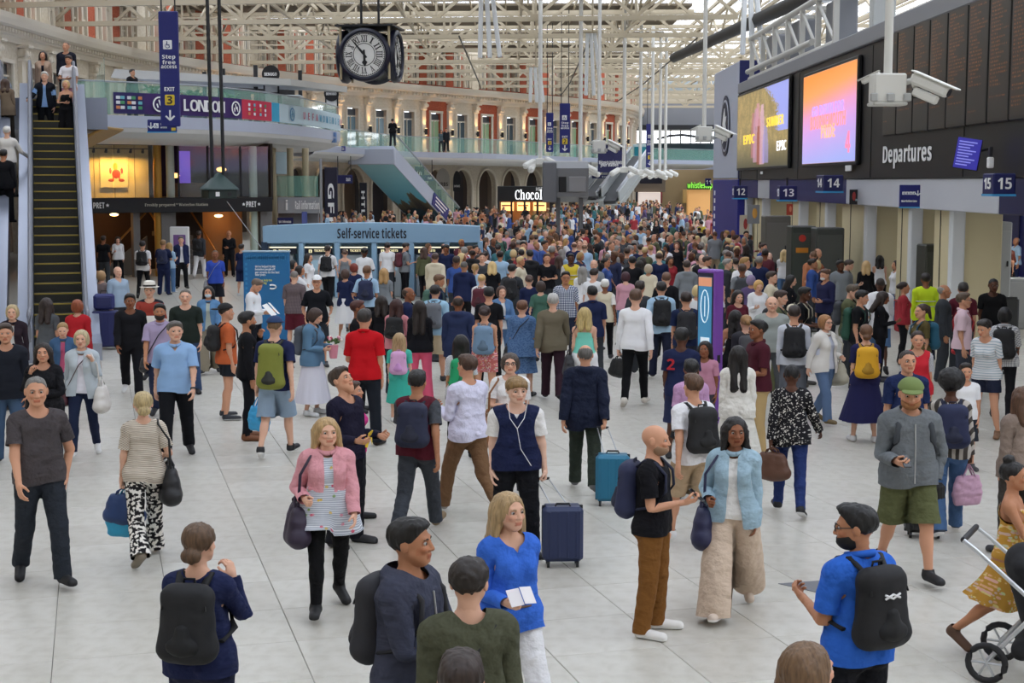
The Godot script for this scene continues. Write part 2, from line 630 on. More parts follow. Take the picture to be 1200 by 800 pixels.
func weigh(m: Dictionary, sex: String) -> Dictionary:
	var segs := bone_segs(sex)
	var v: PackedVector3Array = m.v
	var bi := PackedInt32Array()
	var bw := PackedFloat32Array()
	bi.resize(v.size() * 3)
	bw.resize(v.size() * 3)
	for k in v.size():
		var p := v[k]
		var best := [0.0, 0.0, 0.0]
		var who := [1, 1, 1]
		for b in 15:
			if b > 2:
				if (b % 2 == 1 and p.x < -0.012) or (b % 2 == 0 and p.x > 0.012):
					continue
				if b < 9 and absf(p.x) < 0.1:
					continue
				if b >= 9 and p.y > 1.06:
					continue
			var a: Vector3 = segs[b][0]
			var ab: Vector3 = segs[b][1] - a
			var t := clampf((p - a).dot(ab) / ab.length_squared(), 0.0, 1.0)
			var d := maxf(p.distance_to(a + ab * t) - segs[b][2], 0.0) + 0.018
			var w := 1.0 / (d * d * d * d)
			if w > best[0]:
				best = [w, best[0], best[1]]
				who = [b, who[0], who[1]]
			elif w > best[1]:
				best = [best[0], w, best[1]]
				who = [who[0], b, who[1]]
			elif w > best[2]:
				best[2] = w
				who[2] = b
		var tot: float = best[0] + best[1] + best[2]
		for e in 3:
			bi[k * 3 + e] = who[e]
			bw[k * 3 + e] = best[e] / tot
	m.b = bi
	m.w = bw
	return m

func rigid(m: Dictionary, bone: int) -> Dictionary:
	var bi := PackedInt32Array()
	var bw := PackedFloat32Array()
	for k in m.v.size():
		bi.append_array(PackedInt32Array([bone, bone, bone]))
		bw.append_array(PackedFloat32Array([1, 0, 0]))
	m.b = bi
	m.w = bw
	return m

func merge(list: Array) -> Dictionary:
	var o := {"v": PackedVector3Array(), "n": PackedVector3Array(), "i": PackedInt32Array(), "b": PackedInt32Array(), "w": PackedFloat32Array()}
	for m in list:
		var base: int = o.v.size()
		o.v.append_array(m.v)
		o.n.append_array(m.n)
		o.b.append_array(m.b)
		o.w.append_array(m.w)
		for k in m.i:
			o.i.append(k + base)
	return o

func template(kind: String, sex: String, lod: int) -> Dictionary:
	var key := "%s|%s|%d" % [kind, sex, lod]
	if not templates.has(key):
		templates[key] = make_template(kind, sex, lod)
	return templates[key]

func make_template(kind: String, sex: String, lod: int) -> Dictionary:
	var j := joints(sex)
	var c: float = CELL.top[lod]
	var amp: float = [0.011, 0.008, 0.0][lod]
	if kind == "core":
		var body := weigh(nets(body_prims(sex), CELL.body[lod]), sex)
		var head := nets(head_prims(sex), CELL.head[lod])
		var s := PackedFloat32Array()
		for p in head.v:
			s.append(p.y - 1.47)
		head = weigh(clip(head, s), sex)
		for k in head.v.size():
			if head.v[k].y > 1.545:
				head.b[k * 3] = 2
				head.w[k * 3] = 1.0
				head.w[k * 3 + 1] = 0.0
				head.w[k * 3 + 2] = 0.0
		return merge([body, head])
	if kind.begins_with("hand_"):
		var m := nets(hand_prims(kind.substr(5)), CELL.hand[lod])
		var out := []
		for side in [1.0, -1.0]:
			var r := {"v": PackedVector3Array(), "n": PackedVector3Array(), "i": m.i.duplicate()}
			var b := Basis(Vector3.BACK, deg_to_rad(40))
			for k in m.v.size():
				r.v.append(mx(j.wr + b * m.v[k] * (0.92 if sex == "f" else 1.0), side))
				r.n.append(mx(b * m.n[k], side))
			if side < 0:
				for t in range(0, r.i.size(), 3):
					var x: int = r.i[t]
					r.i[t] = r.i[t + 1]
					r.i[t + 1] = x
			out.append(rigid(r, 7 if side > 0 else 8))
		return {"l": out[0], "r": out[1]}
	if kind == "shoes":
		var prims := []
		for s in [-1.0, 1.0]:
			var x: float = j.an.x * s
			prims.append(ell(Vector3(x, 0.05, -0.03), Vector3(0.042, 0.055, 0.05), 0.02))
			prims.append(cap(Vector3(x, 0.045, -0.02), Vector3(x + 0.012 * s, 0.03, 0.165), 0.046, 0.042, 0.02))
			prims.append(cap(Vector3(x, 0.06, -0.022), Vector3(x, 0.15, -0.025), 0.047, 0.044, 0.02))
		prims.append(plane(Vector3(0, 0.002, 0), Vector3.DOWN))
		var m := nets(prims, CELL.shoe[lod])
		var s0 := PackedFloat32Array()
		var s1 := PackedFloat32Array()
		for p in m.v:
			s0.append(minf(p.y - 0.026, 0.105 - p.y + p.z * 0.1))
			s1.append(0.027 - p.y)
		var sides := []
		for sd in [1.0, -1.0]:
			var a0 := s0.duplicate()
			var a1 := s1.duplicate()
			for k in m.v.size():
				a0[k] = minf(a0[k], m.v[k].x * sd)
				a1[k] = minf(a1[k], m.v[k].x * sd)
			sides.append([weigh_feet(clip(m, a0)), weigh_feet(clip(m, a1))])
		return {"sides": sides}
	if kind.begins_with("hair_"):
		return rigid(nets(hair_prims(kind.substr(5)), CELL.hair[lod], [0.011, 0.009, 0.004][lod], Vector3(34, 7, 34) if not kind in ["hair_afro", "hair_curly", "hair_mop"] else Vector3(24, 20, 24)), 2)
	if kind.begins_with("skirt_"):
		return skirt(kind.substr(6), lod)
	var o := garment(kind, sex)
	var m := nets(o.prims, c, 0.0 if kind == "leggings" else amp * (0.5 if kind == "wide" else 1.0))
	var s := PackedFloat32Array()
	for p in m.v:
		s.append(o.keep.call(p))
	return weigh(clip(m, s), sex)

func weigh_feet(m: Dictionary) -> Dictionary:
	var bi := PackedInt32Array()
	var bw := PackedFloat32Array()
	for p in m.v:
		var b := 13 if p.x > 0 else 14
		bi.append_array(PackedInt32Array([b, b, b]))
		bw.append_array(PackedFloat32Array([1, 0, 0]))
	m.b = bi
	m.w = bw
	return m

func hair_prims(style: String) -> Array:
	var skull := ell(Vector3(0, 1.676, -0.022), Vector3(0.085, 0.09, 0.103), 0.02)
	var face := plane(Vector3(0, 1.71, 0.058), Vector3(0, -0.72, 1))
	var nape := plane(Vector3(0, 1.63, 0.01), Vector3(0, -1, 0.75))
	match style:
		"buzz":
			return [ell(Vector3(0, 1.668, -0.014), Vector3(0.0775, 0.0885, 0.0965)), plane(Vector3(0, 1.712, 0.055), Vector3(0, -0.8, 1)), nape]
		"fringe":
			return [ell(Vector3(0, 1.664, -0.014), Vector3(0.0785, 0.088, 0.0985)), plane(Vector3(0, 1.69, 0.0), Vector3(0, 1, 0.5)), plane(Vector3(0, 1.66, 0.01), Vector3(0, -0.5, 1)), nape]
		"mop":
			return [ell(Vector3(0, 1.678, -0.016), Vector3(0.09, 0.092, 0.105), 0.02), ell(Vector3(0, 1.7, 0.045), Vector3(0.068, 0.045, 0.056), 0.03), plane(Vector3(0, 1.675, 0.07), Vector3(0, -1, 0.55)), nape]
		"quiff":
			return [skull, ell(Vector3(0, 1.735, 0.035), Vector3(0.062, 0.04, 0.055), 0.03), face, nape]
		"bob":
			return [skull, ell(Vector3(0, 1.625, -0.025), Vector3(0.098, 0.105, 0.098), 0.03), ell(Vector3(0, 1.61, 0.1), Vector3(0.062, 0.1, 0.1), 0.01, "-e"), plane(Vector3(0, 1.69, 0.075), Vector3(0, -0.3, 1)), plane(Vector3(0, 1.535, 0), Vector3.DOWN)]
		"long", "curly", "vlong":
			var d := {"long": 1.43, "curly": 1.36, "vlong": 1.24}[style] as float
			var o := [skull, ell(Vector3(0, 1.64, -0.03), Vector3(0.095, 0.1, 0.098), 0.03)]
			for s in [-1.0, 1.0]:
				o.append(cap(Vector3(0.05 * s, 1.64, -0.05), Vector3(0.055 * s, d, -0.115), 0.055, 0.045, 0.03))
				o.append(cap(Vector3(0.078 * s, 1.63, -0.005), Vector3(0.1 * s, maxf(d, 1.42), 0.015 if style == "curly" else -0.03), 0.026, 0.03, 0.03))
			o.append(ell(Vector3(0, 1.61, 0.095), Vector3(0.06, 0.105, 0.1), 0.01, "-e"))
			o.append(plane(Vector3(0, 1.7, 0.078), Vector3(0, -0.3, 1)))
			return o
		"bun":
			return [skull, ell(Vector3(0, 1.66, -0.118), Vector3(0.05, 0.045, 0.042), 0.015), face, plane(Vector3(0, 1.6, 0.01), Vector3(0, -1, 0.55))]
		"topbun":
			return [skull, ell(Vector3(0, 1.775, -0.05), Vector3(0.05, 0.04, 0.05), 0.015), face, plane(Vector3(0, 1.6, 0.01), Vector3(0, -1, 0.55))]
		"lowbun":
			return [skull, ell(Vector3(0, 1.585, -0.1), Vector3(0.058, 0.045, 0.04), 0.02), face, plane(Vector3(0, 1.575, 0.01), Vector3(0, -1, 0.55))]
		"pony":
			return [skull, cap(Vector3(0, 1.7, -0.11), Vector3(0, 1.52, -0.155), 0.032, 0.022, 0.02), face, plane(Vector3(0, 1.6, 0.01), Vector3(0, -1, 0.55))] 
		"afro":
			return [ell(Vector3(0, 1.695, -0.025), Vector3(0.128, 0.125, 0.13)), ell(Vector3(0, 1.6, 0.1), Vector3(0.075, 0.1, 0.09), 0.01, "-e"), plane(Vector3(0, 1.68, 0.085), Vector3(0, -0.3, 1))]
	return [skull, ell(Vector3(0, 1.728, 0.03), Vector3(0.07, 0.036, 0.058), 0.03), plane(Vector3(0, 1.702, 0.064), Vector3(0, -0.85, 1)), nape]      # short

func arm_at(p: Vector3, sh: Vector3) -> float:       # how far down the sleeve; -1 on the trunk
	var q := Vector3(absf(p.x), p.y, p.z) - sh
	var a := q.dot(ARM_D)
	if (q - ARM_D * a).length() > 0.15 or q.x < 0.0:
		return -1.0
	return a

func garment(kind: String, sex: String) -> Dictionary:
	var j := joints(sex)
	var f := sex == "f"
	var g := 0.9 if f else 1.0
	var prims := []
	var lens: float = j.sh.distance_to(j.wr)
	if kind in ["trousers", "wide", "slim", "leggings", "shorts", "briefshorts", "flared"]:
		var t: float = {"trousers": 0.016, "wide": 0.02, "slim": 0.009, "leggings": 0.006, "shorts": 0.02, "briefshorts": 0.014, "flared": 0.012}[kind]
		var rk: float = {"trousers": 0.076, "wide": 0.125, "slim": 0.064, "leggings": 0.059, "shorts": 0.108, "briefshorts": 0.1, "flared": 0.075}[kind]
		var ra: float = {"trousers": 0.07, "wide": 0.15, "slim": 0.053, "leggings": 0.042, "shorts": 0.1, "briefshorts": 0.1, "flared": 0.098}[kind]
		prims = torso_prims(sex, t)
		for s in [-1.0, 1.0]:
			var kn := mx(j.kn, s) + (Vector3(0.02 * s, 0, 0) if kind in ["wide"] else Vector3())
			var an := mx(j.an, s) + Vector3(0.025 * s if kind == "wide" else 0.0, -0.12, 0)
			prims.append(cap(mx(j.hip, s), kn, 0.09 + t, rk, 0.025))
			prims.append(cap(kn, an, rk, ra, 0.02))
			if kind in ["leggings", "slim"]:
				prims.append(ell(mx(j.kn, s) + Vector3(0, -0.13, -0.022), Vector3(0.05 + t, 0.11, 0.05 + t), 0.03))
		var low: float = {"shorts": 0.5, "briefshorts": 0.68, "wide": 0.035, "leggings": 0.1, "slim": 0.07}.get(kind, 0.045)
		return {"prims": prims, "keep": func(p): return minf(1.055 - p.y, p.y - low)}
	var t: float = {"tee": 0.016, "polo": 0.018, "shirt": 0.022, "long": 0.016, "blouse": 0.026, "jacket": 0.034, "hoodie": 0.036, "open": 0.034, "vest": 0.026, "under": 0.011, "tank": 0.008, "strapless": 0.01, "crop": 0.01, "tunic": 0.03, "smock": 0.028, "coat": 0.038}[kind]
	prims = torso_prims(sex, t)
	prims.append_array(shoulder_prims(sex, t * 0.75))
	var hang := t + (0.0 if f and kind in ["tee", "tank", "crop", "strapless"] else 0.012)
	for s in [-1.0, 1.0]:
		var x := 0.088 if f else 0.074
		prims.append(cap(Vector3((0.05 if f else 0.066) * s, 1.2, -0.005), Vector3(x * s, 0.74, -0.012), 0.088 + hang, 0.112 + hang + (0.06 if kind in ["tunic", "smock"] else 0.0), 0.05))
		if kind in ["tee", "polo", "shirt", "tunic", "blouse3"]:
			prims.append(cap(mx(j.sh, s), mx(j.sh + ARM_D * 0.34, s), 0.058 * g + t * 0.5, 0.06 * g + t * 0.9, 0.03))
		elif not kind in ["vest", "under", "smock", "tank", "strapless"]:
			prims.append(cap(mx(j.sh, s), mx(j.el, s), 0.056 * g + t * 0.6, 0.046 * g + t * 0.6, 0.03))
			prims.append(cap(mx(j.el, s), mx(j.wr + ARM_D * 0.06, s), 0.046 * g + t * 0.6, 0.036 * g + t * 0.45, 0.02))
	if kind == "hoodie" or kind == "coat":
		prims.append(ell(Vector3(0, 1.475, -0.1), Vector3(0.11, 0.06, 0.06), 0.03))
		for s in [-1.0, 1.0]:
			prims.append(cap(Vector3(0.09 * s, 1.475, -0.06), Vector3(0.055 * s, 1.44, 0.075), 0.034, 0.028, 0.02))
	var hem: float = {"tee": 0.87, "polo": 0.87, "shirt": 0.86, "long": 0.87, "blouse": 0.84, "jacket": 0.83, "hoodie": 0.84, "open": 0.84, "vest": 0.87, "under": 0.9, "tank": 0.93, "strapless": 0.95, "crop": 1.04, "tunic": 0.76, "smock": 0.76, "coat": 0.77}[kind]
	var cut: float = {"tee": 0.2, "polo": 0.22, "shirt": 0.23, "tunic": 0.3}.get(kind, lens - 0.005)
	var bare := kind in ["vest", "under", "smock", "tank", "strapless"]
	var edge: float = j.sh.x - (0.0 if kind == "vest" else 0.035)
	var low_neck := 1.478 if not kind in ["tank", "strapless"] else (1.40 if kind == "tank" else 1.335)
	var opened := kind == "open"
	var vneck := kind in ["blouse", "vest", "shirt"]
	var sh: Vector3 = j.sh
	return {"prims": prims, "keep": func(p):
		var s := p.y - hem as float
		if bare:
			s = minf(s, edge - absf(p.x) + maxf(0.0, 1.3 - p.y) * 0.6)
		else:
			var a := arm_at(p, sh)
			if a > 0.0:
				s = cut - a
		if kind in ["tank", "strapless"]:
			s = minf(s, low_neck - 0.3 * p.z - p.y)
		else:
			s = minf(s, Vector3(p.x, p.y - (1.545 if kind == "hoodie" or kind == "coat" else 1.512), (p.z - 0.03) * 0.55).length() - (0.074 if kind in ["polo", "shirt", "open"] else 0.09))
		if p.z > 0.02 and opened:
			s = minf(s, absf(p.x) - 0.035 - maxf(0.0, 1.2 - p.y) * 0.12)
		if p.z > 0.03 and vneck:
			s = minf(s, absf(p.x) * 2.2 + 1.385 - p.y)
		if kind == "tank" and p.y > 1.33:
			s = minf(s, minf(edge - absf(p.x), absf(p.x) - 0.06 if p.z > -0.2 else 1.0) if p.y > 1.37 else s)
		return s}

func skirt(spec: String, lod: int) -> Dictionary:      # hem height in cm and half width in cm: "45_30"
	var hem := spec.get_slice("_", 0).to_float() / 100.0
	var wide := spec.get_slice("_", 1).to_float() / 100.0
	var cols: int = [56, 36, 20][lod]
	var rows: int = [16, 12, 7][lod]
	var m := {"v": PackedVector3Array(), "n": PackedVector3Array(), "i": PackedInt32Array(), "b": PackedInt32Array(), "w": PackedFloat32Array()}
	for r in rows + 1:
		var y := lerpf(1.06, hem, float(r) / rows)
		var t := clampf((1.06 - y) / 0.16, 0.0, 1.0)
		var u := clampf((0.9 - y) / maxf(0.9 - hem, 0.05), 0.0, 1.0)
		var rx := lerpf(lerpf(0.145, 0.192, t), wide, u)
		var rz := lerpf(lerpf(0.12, 0.15, t), wide * 0.82, u)
		for c in cols:
			var a := TAU * c / cols
			var wv := 1.0 + sin(a * 11.0 + sin(a * 3.0) * 1.6) * 0.05 * u + sin(a * 5.0 + 1.0) * 0.03 * u
			m.v.append(Vector3(sin(a) * rx * wv, y, cos(a) * rz * wv - 0.012))
			m.n.append(Vector3(sin(a) + cos(a) * cos(a * 11.0) * -0.4 * u, 0.15, cos(a) + sin(a) * cos(a * 11.0) * 0.4 * u).normalized())
			var down := clampf((0.95 - y) / 0.45, 0.0, 1.0)
			var lw := smoothstep(-0.16, 0.16, sin(a) * rx)
			var leg := down * (0.85 if y > 0.5 else 0.8)
			m.b.append_array(PackedInt32Array([0, 9, 10]))
			m.w.append_array(PackedFloat32Array([1.0 - leg, leg * lw, leg * (1.0 - lw)]))
	for r in rows:
		for c in cols:
			var a := r * cols + c
			var b := r * cols + (c + 1) % cols
			m.i.append_array(PackedInt32Array([a, b, a + cols, b, b + cols, a + cols]))
	return m

# ---------------------------------------------------------------- poses
const ARMS := {
	"down": [Vector3(0.09, -0.99, -0.03), Vector3(0.03, -0.97, 0.18), 0, "relaxed"],
	"fore": [Vector3(0.12, -0.93, 0.33), Vector3(0.02, -0.82, 0.56), 0, "relaxed"],
	"aft": [Vector3(0.16, -0.92, -0.36), Vector3(0.1, -0.99, -0.1), 0, "relaxed"],
	"phone": [Vector3(0.14, -0.98, 0.12), Vector3(-0.22, 0.22, 0.94), -60, "hold"],
	"chest": [Vector3(0.2, -0.93, 0.3), Vector3(-0.78, 0.3, 0.55), 0, "hold"],
	"face": [Vector3(0.22, -0.8, 0.55), Vector3(-0.28, 0.95, 0.1), 20, "hold"],
	"strap": [Vector3(0.2, -0.94, 0.22), Vector3(-0.22, 0.93, 0.3), 30, "grip"],
	"carry": [Vector3(0.12, -0.98, 0.05), Vector3(-0.12, -0.05, 0.99), -40, "hold"],
	"pocket": [Vector3(0.3, -0.93, -0.18), Vector3(-0.22, -0.92, 0.3), 0, "flat"],
	"hip": [Vector3(0.66, -0.72, -0.2), Vector3(-0.72, -0.62, 0.3), 30, "relaxed"],
	"pull": [Vector3(0.14, -0.92, -0.36), Vector3(0.06, -0.92, -0.38), 0, "grip"],
	"push": [Vector3(0.1, -0.86, 0.5), Vector3(-0.05, -0.35, 0.94), -70, "grip"],
	"bag": [Vector3(0.28, -0.93, -0.2), Vector3(-0.15, -0.25, 0.95), 0, "grip"],
	"out": [Vector3(0.35, -0.9, 0.2), Vector3(0.3, -0.7, 0.6), 0, "relaxed"],
	"tote": [Vector3(0.16, -0.98, 0.02), Vector3(0.1, -0.99, 0.08), 0, "grip"],
	"fold": [Vector3(0.2, -0.92, 0.33), Vector3(-0.9, -0.05, 0.42), 0, "relaxed"],
	"rail": [Vector3(0.4, -0.85, 0.35), Vector3(0.3, -0.4, 0.87), 0, "grip"],
}
const LEGS := {       # hip, knee, foot of the left leg, then of the right: degrees
	"stand": [2, 3, 0, -2, 2, 0, 1, 1],
	"ease": [4, 10, 0, -3, 1, 0, 3, 2],
	"wide": [3, 3, 0, -3, 3, 0, 5, 5],
	"walk_l": [25, 8, -12, -17, 26, 34, 0, 0],
	"walk_r": [-17, 26, 34, 25, 8, -12, 0, 0],
	"step_l": [17, 8, -4, -11, 16, 22, 0, 0],
	"step_r": [-11, 16, 22, 17, 8, -4, 0, 0],
	"kick_l": [10, 8, 0, -8, 62, 62, 0, 0],
	"kick_r": [-8, 62, 62, 10, 8, 0, 0, 0],
	"stair": [42, 60, 5, -4, 6, 5, 1, 1],
}

func arc(a: Vector3, b: Vector3) -> Basis:
	return Basis(Quaternion(a.normalized(), b.normalized()))

func about(r: Basis, p: Vector3, q: Vector3) -> Transform3D:     # turns by r and takes the rest point p to q
	return Transform3D(r, q - r * p)

func bend(spec: String, sex: String) -> Dictionary:
	var o := {"legs": "stand", "L": "down", "R": "down", "head": "0,0,0", "lean": "0", "twist": "0", "side": "0"}
	for part in spec.split(";", false):
		if part.contains("="):
			o[part.get_slice("=", 0).strip_edges()] = part.get_slice("=", 1).strip_edges()
		else:
			o.legs = part.strip_edges()
	if o.legs.begins_with("walk") or o.legs.begins_with("step"):
		var l: bool = o.legs.ends_with("_l")
		if not spec.contains("L="):
			o.L = "aft" if l else "fore"
		if not spec.contains("R="):
			o.R = "fore" if l else "aft"
	var j := joints(sex)
	var T := []
	T.resize(15)
	var g: Array = LEGS[o.legs]
	var tilt := Basis(Vector3.UP, deg_to_rad((g[3] - g[0]) * 0.12))
	T[0] = about(tilt, Vector3(0, 0.95, 0), Vector3(0, 0.95, 0))
	var tr := Basis.from_euler(Vector3(deg_to_rad(o.lean.to_float()), deg_to_rad(o.twist.to_float()), deg_to_rad(o.side.to_float())))
	T[1] = T[0] * about(tr * tilt.inverse(), Vector3(0, 1.05, 0), Vector3(0, 1.05, 0))
	var hd: PackedStringArray = o.head.split(",")
	var hr := Basis.from_euler(Vector3(deg_to_rad(hd[1].to_float() if hd.size() > 1 else 0.0), deg_to_rad(hd[0].to_float()), deg_to_rad(hd[2].to_float() if hd.size() > 2 else 0.0)))
	T[2] = T[1] * about(hr, Vector3(0, 1.53, -0.02), Vector3(0, 1.53, -0.02))
	var hands := ["relaxed", "relaxed"]
	for side in 2:
		var s := 1.0 if side == 0 else -1.0
		var a: Array = ARMS[o.L if side == 0 else o.R]
		var rest := mx(ARM_D, s)
		var r0 := arc(rest, mx(a[0], s))
		var sh := mx(j.sh, s)
		var el := mx(j.el, s)
		var wr := mx(j.wr, s)
		T[3 + side] = T[1] * about(r0, sh, sh)
		var e2 := sh + r0 * (el - sh)
		var r1 := arc(r0 * rest, mx(a[1], s)) * r0
		T[5 + side] = T[1] * about(r1, el, e2)
		var w2 := e2 + r1 * (wr - el)
		var r2 := Basis(mx(a[1], s).normalized(), deg_to_rad(a[2] * s)) * r1
		T[7 + side] = T[1] * about(r2, wr, w2)
		hands[side] = a[3]
		var h := s * deg_to_rad(g[6 + side])
		var l0 := Basis(Vector3.BACK, h) * Basis(Vector3.RIGHT, deg_to_rad(-g[side * 3]))
		var hip := mx(j.hip, s)
		var kn := mx(j.kn, s)
		var an := mx(j.an, s)
		T[9 + side] = T[0] * about(l0, hip, hip)
		var k2 := hip + l0 * (kn - hip)
		var l1 := l0 * Basis(Vector3.RIGHT, deg_to_rad(g[side * 3 + 1]))
		T[11 + side] = T[0] * about(l1, kn, k2)
		var a2 := k2 + l1 * (an - kn)
		T[13 + side] = T[0] * about(Basis(Vector3.UP, deg_to_rad(8.0 * s)) * Basis(Vector3.RIGHT, deg_to_rad(g[side * 3 + 2])), an, a2)
	var low := INF
	for side in 2:
		var s := 1.0 if side == 0 else -1.0
		for p in [Vector3(0.128 * s, 0, -0.08), Vector3(0.14 * s, 0, 0.2)]:
			low = minf(low, (T[13 + side] * p).y)
	for k in 15:
		T[k] = Transform3D(Basis(), Vector3(0, -low, 0)) * T[k]
	return {"T": T, "hands": hands}

func posed(m: Dictionary, T: Array) -> Dictionary:
	var v: PackedVector3Array = m.v
	var n: PackedVector3Array = m.n
	var b: PackedInt32Array = m.b
	var w: PackedFloat32Array = m.w
	var ov := PackedVector3Array()
	var on := PackedVector3Array()
	ov.resize(v.size())
	on.resize(v.size())
	var tt: Array[Transform3D] = []
	for t in T:
		tt.append(t)
	for k in v.size():
		var p := v[k]
		var q := n[k]
		var i := k * 3
		var t0 := tt[b[i]]
		var w0 := w[i]
		if w0 > 0.995:
			ov[k] = t0 * p
			on[k] = t0.basis * q
		else:
			var t1 := tt[b[i + 1]]
			var t2 := tt[b[i + 2]]
			var w1 := w[i + 1]
			var w2 := w[i + 2]
			ov[k] = (t0 * p) * w0 + (t1 * p) * w1 + (t2 * p) * w2
			on[k] = ((t0.basis * q) * w0 + (t1.basis * q) * w1 + (t2.basis * q) * w2).normalized()
	return {"v": ov, "n": on, "i": m.i}

func uv_of(v: PackedVector3Array) -> PackedVector2Array:
	var o := PackedVector2Array()
	o.resize(v.size())
	for k in v.size():
		o[k] = Vector2(v[k].x, -v[k].y) + Vector2(0.5 * v[k].z, 0)
	return o

func mesh_of(m: Dictionary, uv = null, col = null) -> ArrayMesh:
	var a := []
	a.resize(Mesh.ARRAY_MAX)
	a[Mesh.ARRAY_VERTEX] = m.v
	a[Mesh.ARRAY_NORMAL] = m.n
	a[Mesh.ARRAY_INDEX] = m.i
	if uv != null:
		a[Mesh.ARRAY_TEX_UV] = uv
	if col != null:
		a[Mesh.ARRAY_COLOR] = col
	var am := ArrayMesh.new()
	am.add_surface_from_arrays(Mesh.PRIMITIVE_TRIANGLES, a)
	return am
# ---------------------------------------------------------------- people and what they carry
const SKIN := ["#e0b096", "#d29c7e", "#b98262", "#8d5b41", "#5b3a2b", "#e8bda6"]
const PARTNAME := {"tee": "t_shirt", "polo": "polo_shirt", "shirt": "shirt", "long": "jumper", "blouse": "blouse", "jacket": "jacket", "hoodie": "hoodie", "open": "open_jacket", "vest": "sleeveless_vest", "under": "t_shirt", "smock": "tunic", "tank": "top", "strapless": "top", "crop": "top", "tunic": "tunic", "coat": "hooded_coat",
	"trousers": "trousers", "wide": "wide_trousers", "slim": "trousers", "leggings": "leggings", "shorts": "shorts", "briefshorts": "shorts", "flared": "trousers"}
var pat_cache := {}
var shared := {}
var cloth_normal: Texture2D
var strands: Texture2D

func pattern(kind: String, c: Color, d: Color) -> Texture2D:
	var key := "%s|%s|%s" % [kind, c, d]
	if pat_cache.has(key):
		return pat_cache[key]
	var n := 128
	var im := Image.create(n, n, false, Image.FORMAT_RGB8)
	im.fill(c)
	var r := RandomNumberGenerator.new()
	r.seed = hash(kind)
	match kind:
		"stripe":
			for y in n:
				if y % 16 < 5:
					im.fill_rect(Rect2i(0, y, n, 1), d)
		"fine":
			for y in n:
				if y % 8 < 3:
					im.fill_rect(Rect2i(0, y, n, 1), d)
		"pinstripe":
			for x in n:
				if x % 16 < 4:
					im.fill_rect(Rect2i(x, 0, 1, n), d)
		"bold":
			for x in n:
				if (x / 16) % 2 == 0:
					im.fill_rect(Rect2i(x, 0, 1, n), d)
		"check":
			for y in n:
				for x in n:
					var a := int((x / 16) % 2 == 0) + int((y / 16) % 2 == 0)
					im.set_pixel(x, y, [c, c.lerp(d, 0.5), d][a])
		"blotch":
			var nz := FastNoiseLite.new()
			nz.frequency = 0.055
			nz.seed = 4
			for y in n:
				for x in n:
					var e := minf(minf(x, n - x), minf(y, n - y)) / 10.0
					if nz.get_noise_2d(x, y) * clampf(e, 0.3, 1) > -0.02:
						im.set_pixel(x, y, d)
		"speck", "flower", "camo":
			var many: int = {"speck": 190, "flower": 70, "camo": 90}[kind]
			for k in many:
				var x := r.randi_range(0, n - 1)
				var y := r.randi_range(0, n - 1)
				var rad := r.randi_range(1, 3) if kind == "speck" else r.randi_range(3, 7)
				var col := d if kind != "flower" else d.lerp(Color.from_hsv(r.randf(), 0.35, 0.9), 0.35)
				if kind == "camo":
					col = d.lerp(c, r.randf() * 0.7)
				for yy in range(-rad, rad + 1):
					for xx in range(-rad, rad + 1):
						if xx * xx + yy * yy <= rad * rad:
							im.set_pixel(posmod(x + xx, n), posmod(y + yy, n), col)
		"garden":
			for y in n:
				if y % 6 < 2:
					im.fill_rect(Rect2i(0, y, n, 1), d)
			for k in 16:
				var x := r.randi_range(0, n - 1)
				var y := r.randi_range(0, n - 1)
				var col: Color = [Color("#d8506a"), Color("#e08aa0"), Color("#7fa05a"), Color("#d9b44a")][k % 4]
				for yy in range(-4, 5):
					for xx in range(-4, 5):
						if xx * xx + yy * yy <= 16 and r.randf() < 0.85:
							im.set_pixel(posmod(x + xx, n), posmod(y + yy, n), col)
		"band":
			im.fill_rect(Rect2i(0, 0, n, n), c)
			im.fill_rect(Rect2i(0, 54, n, 36), d)
			im.fill_rect(Rect2i(0, 90, n, 38), Color("#20242e"))
	pat_cache[key] = ImageTexture.create_from_image(im)
	return pat_cache[key]

# "kind:#colour" or "kind:#colour:pattern:#second:size"
func cloth(spec: String, near: bool) -> StandardMaterial3D:
	var q := spec.split(":")
	var c := Color(q[1])
	var ex := {}
	if near:
		ex = {"normal_enabled": true, "normal_texture": cloth_normal, "normal_scale": 1.0, "uv1_scale": Vector3(2.2, 2.2, 1)}
	if q.size() > 2 and near_enough(q[2]):
		var tex := pattern(q[2], c, Color(q[3]))
		var size := q[4].to_float() if q.size() > 4 else 0.3
		ex = {"albedo_texture": tex, "uv1_scale": Vector3(1.0 / size, 1.0 / size, 1), "uv1_offset": Vector3(0, q[5].to_float() if q.size() > 5 else 0.0, 0)}
		c = Color.WHITE
	var rough := 0.85
	if q[0] == "leather":
		rough = 0.4
	ex["metallic_specular"] = 0.3
	return mat(c, rough, 0.0, ex)

func near_enough(_k: String) -> bool:
	return true

func skin_mat(i: int) -> StandardMaterial3D:
	return mat(SKIN[i], 0.52, 0.0, {"vertex_color_use_as_albedo": true, "metallic_specular": 0.35})

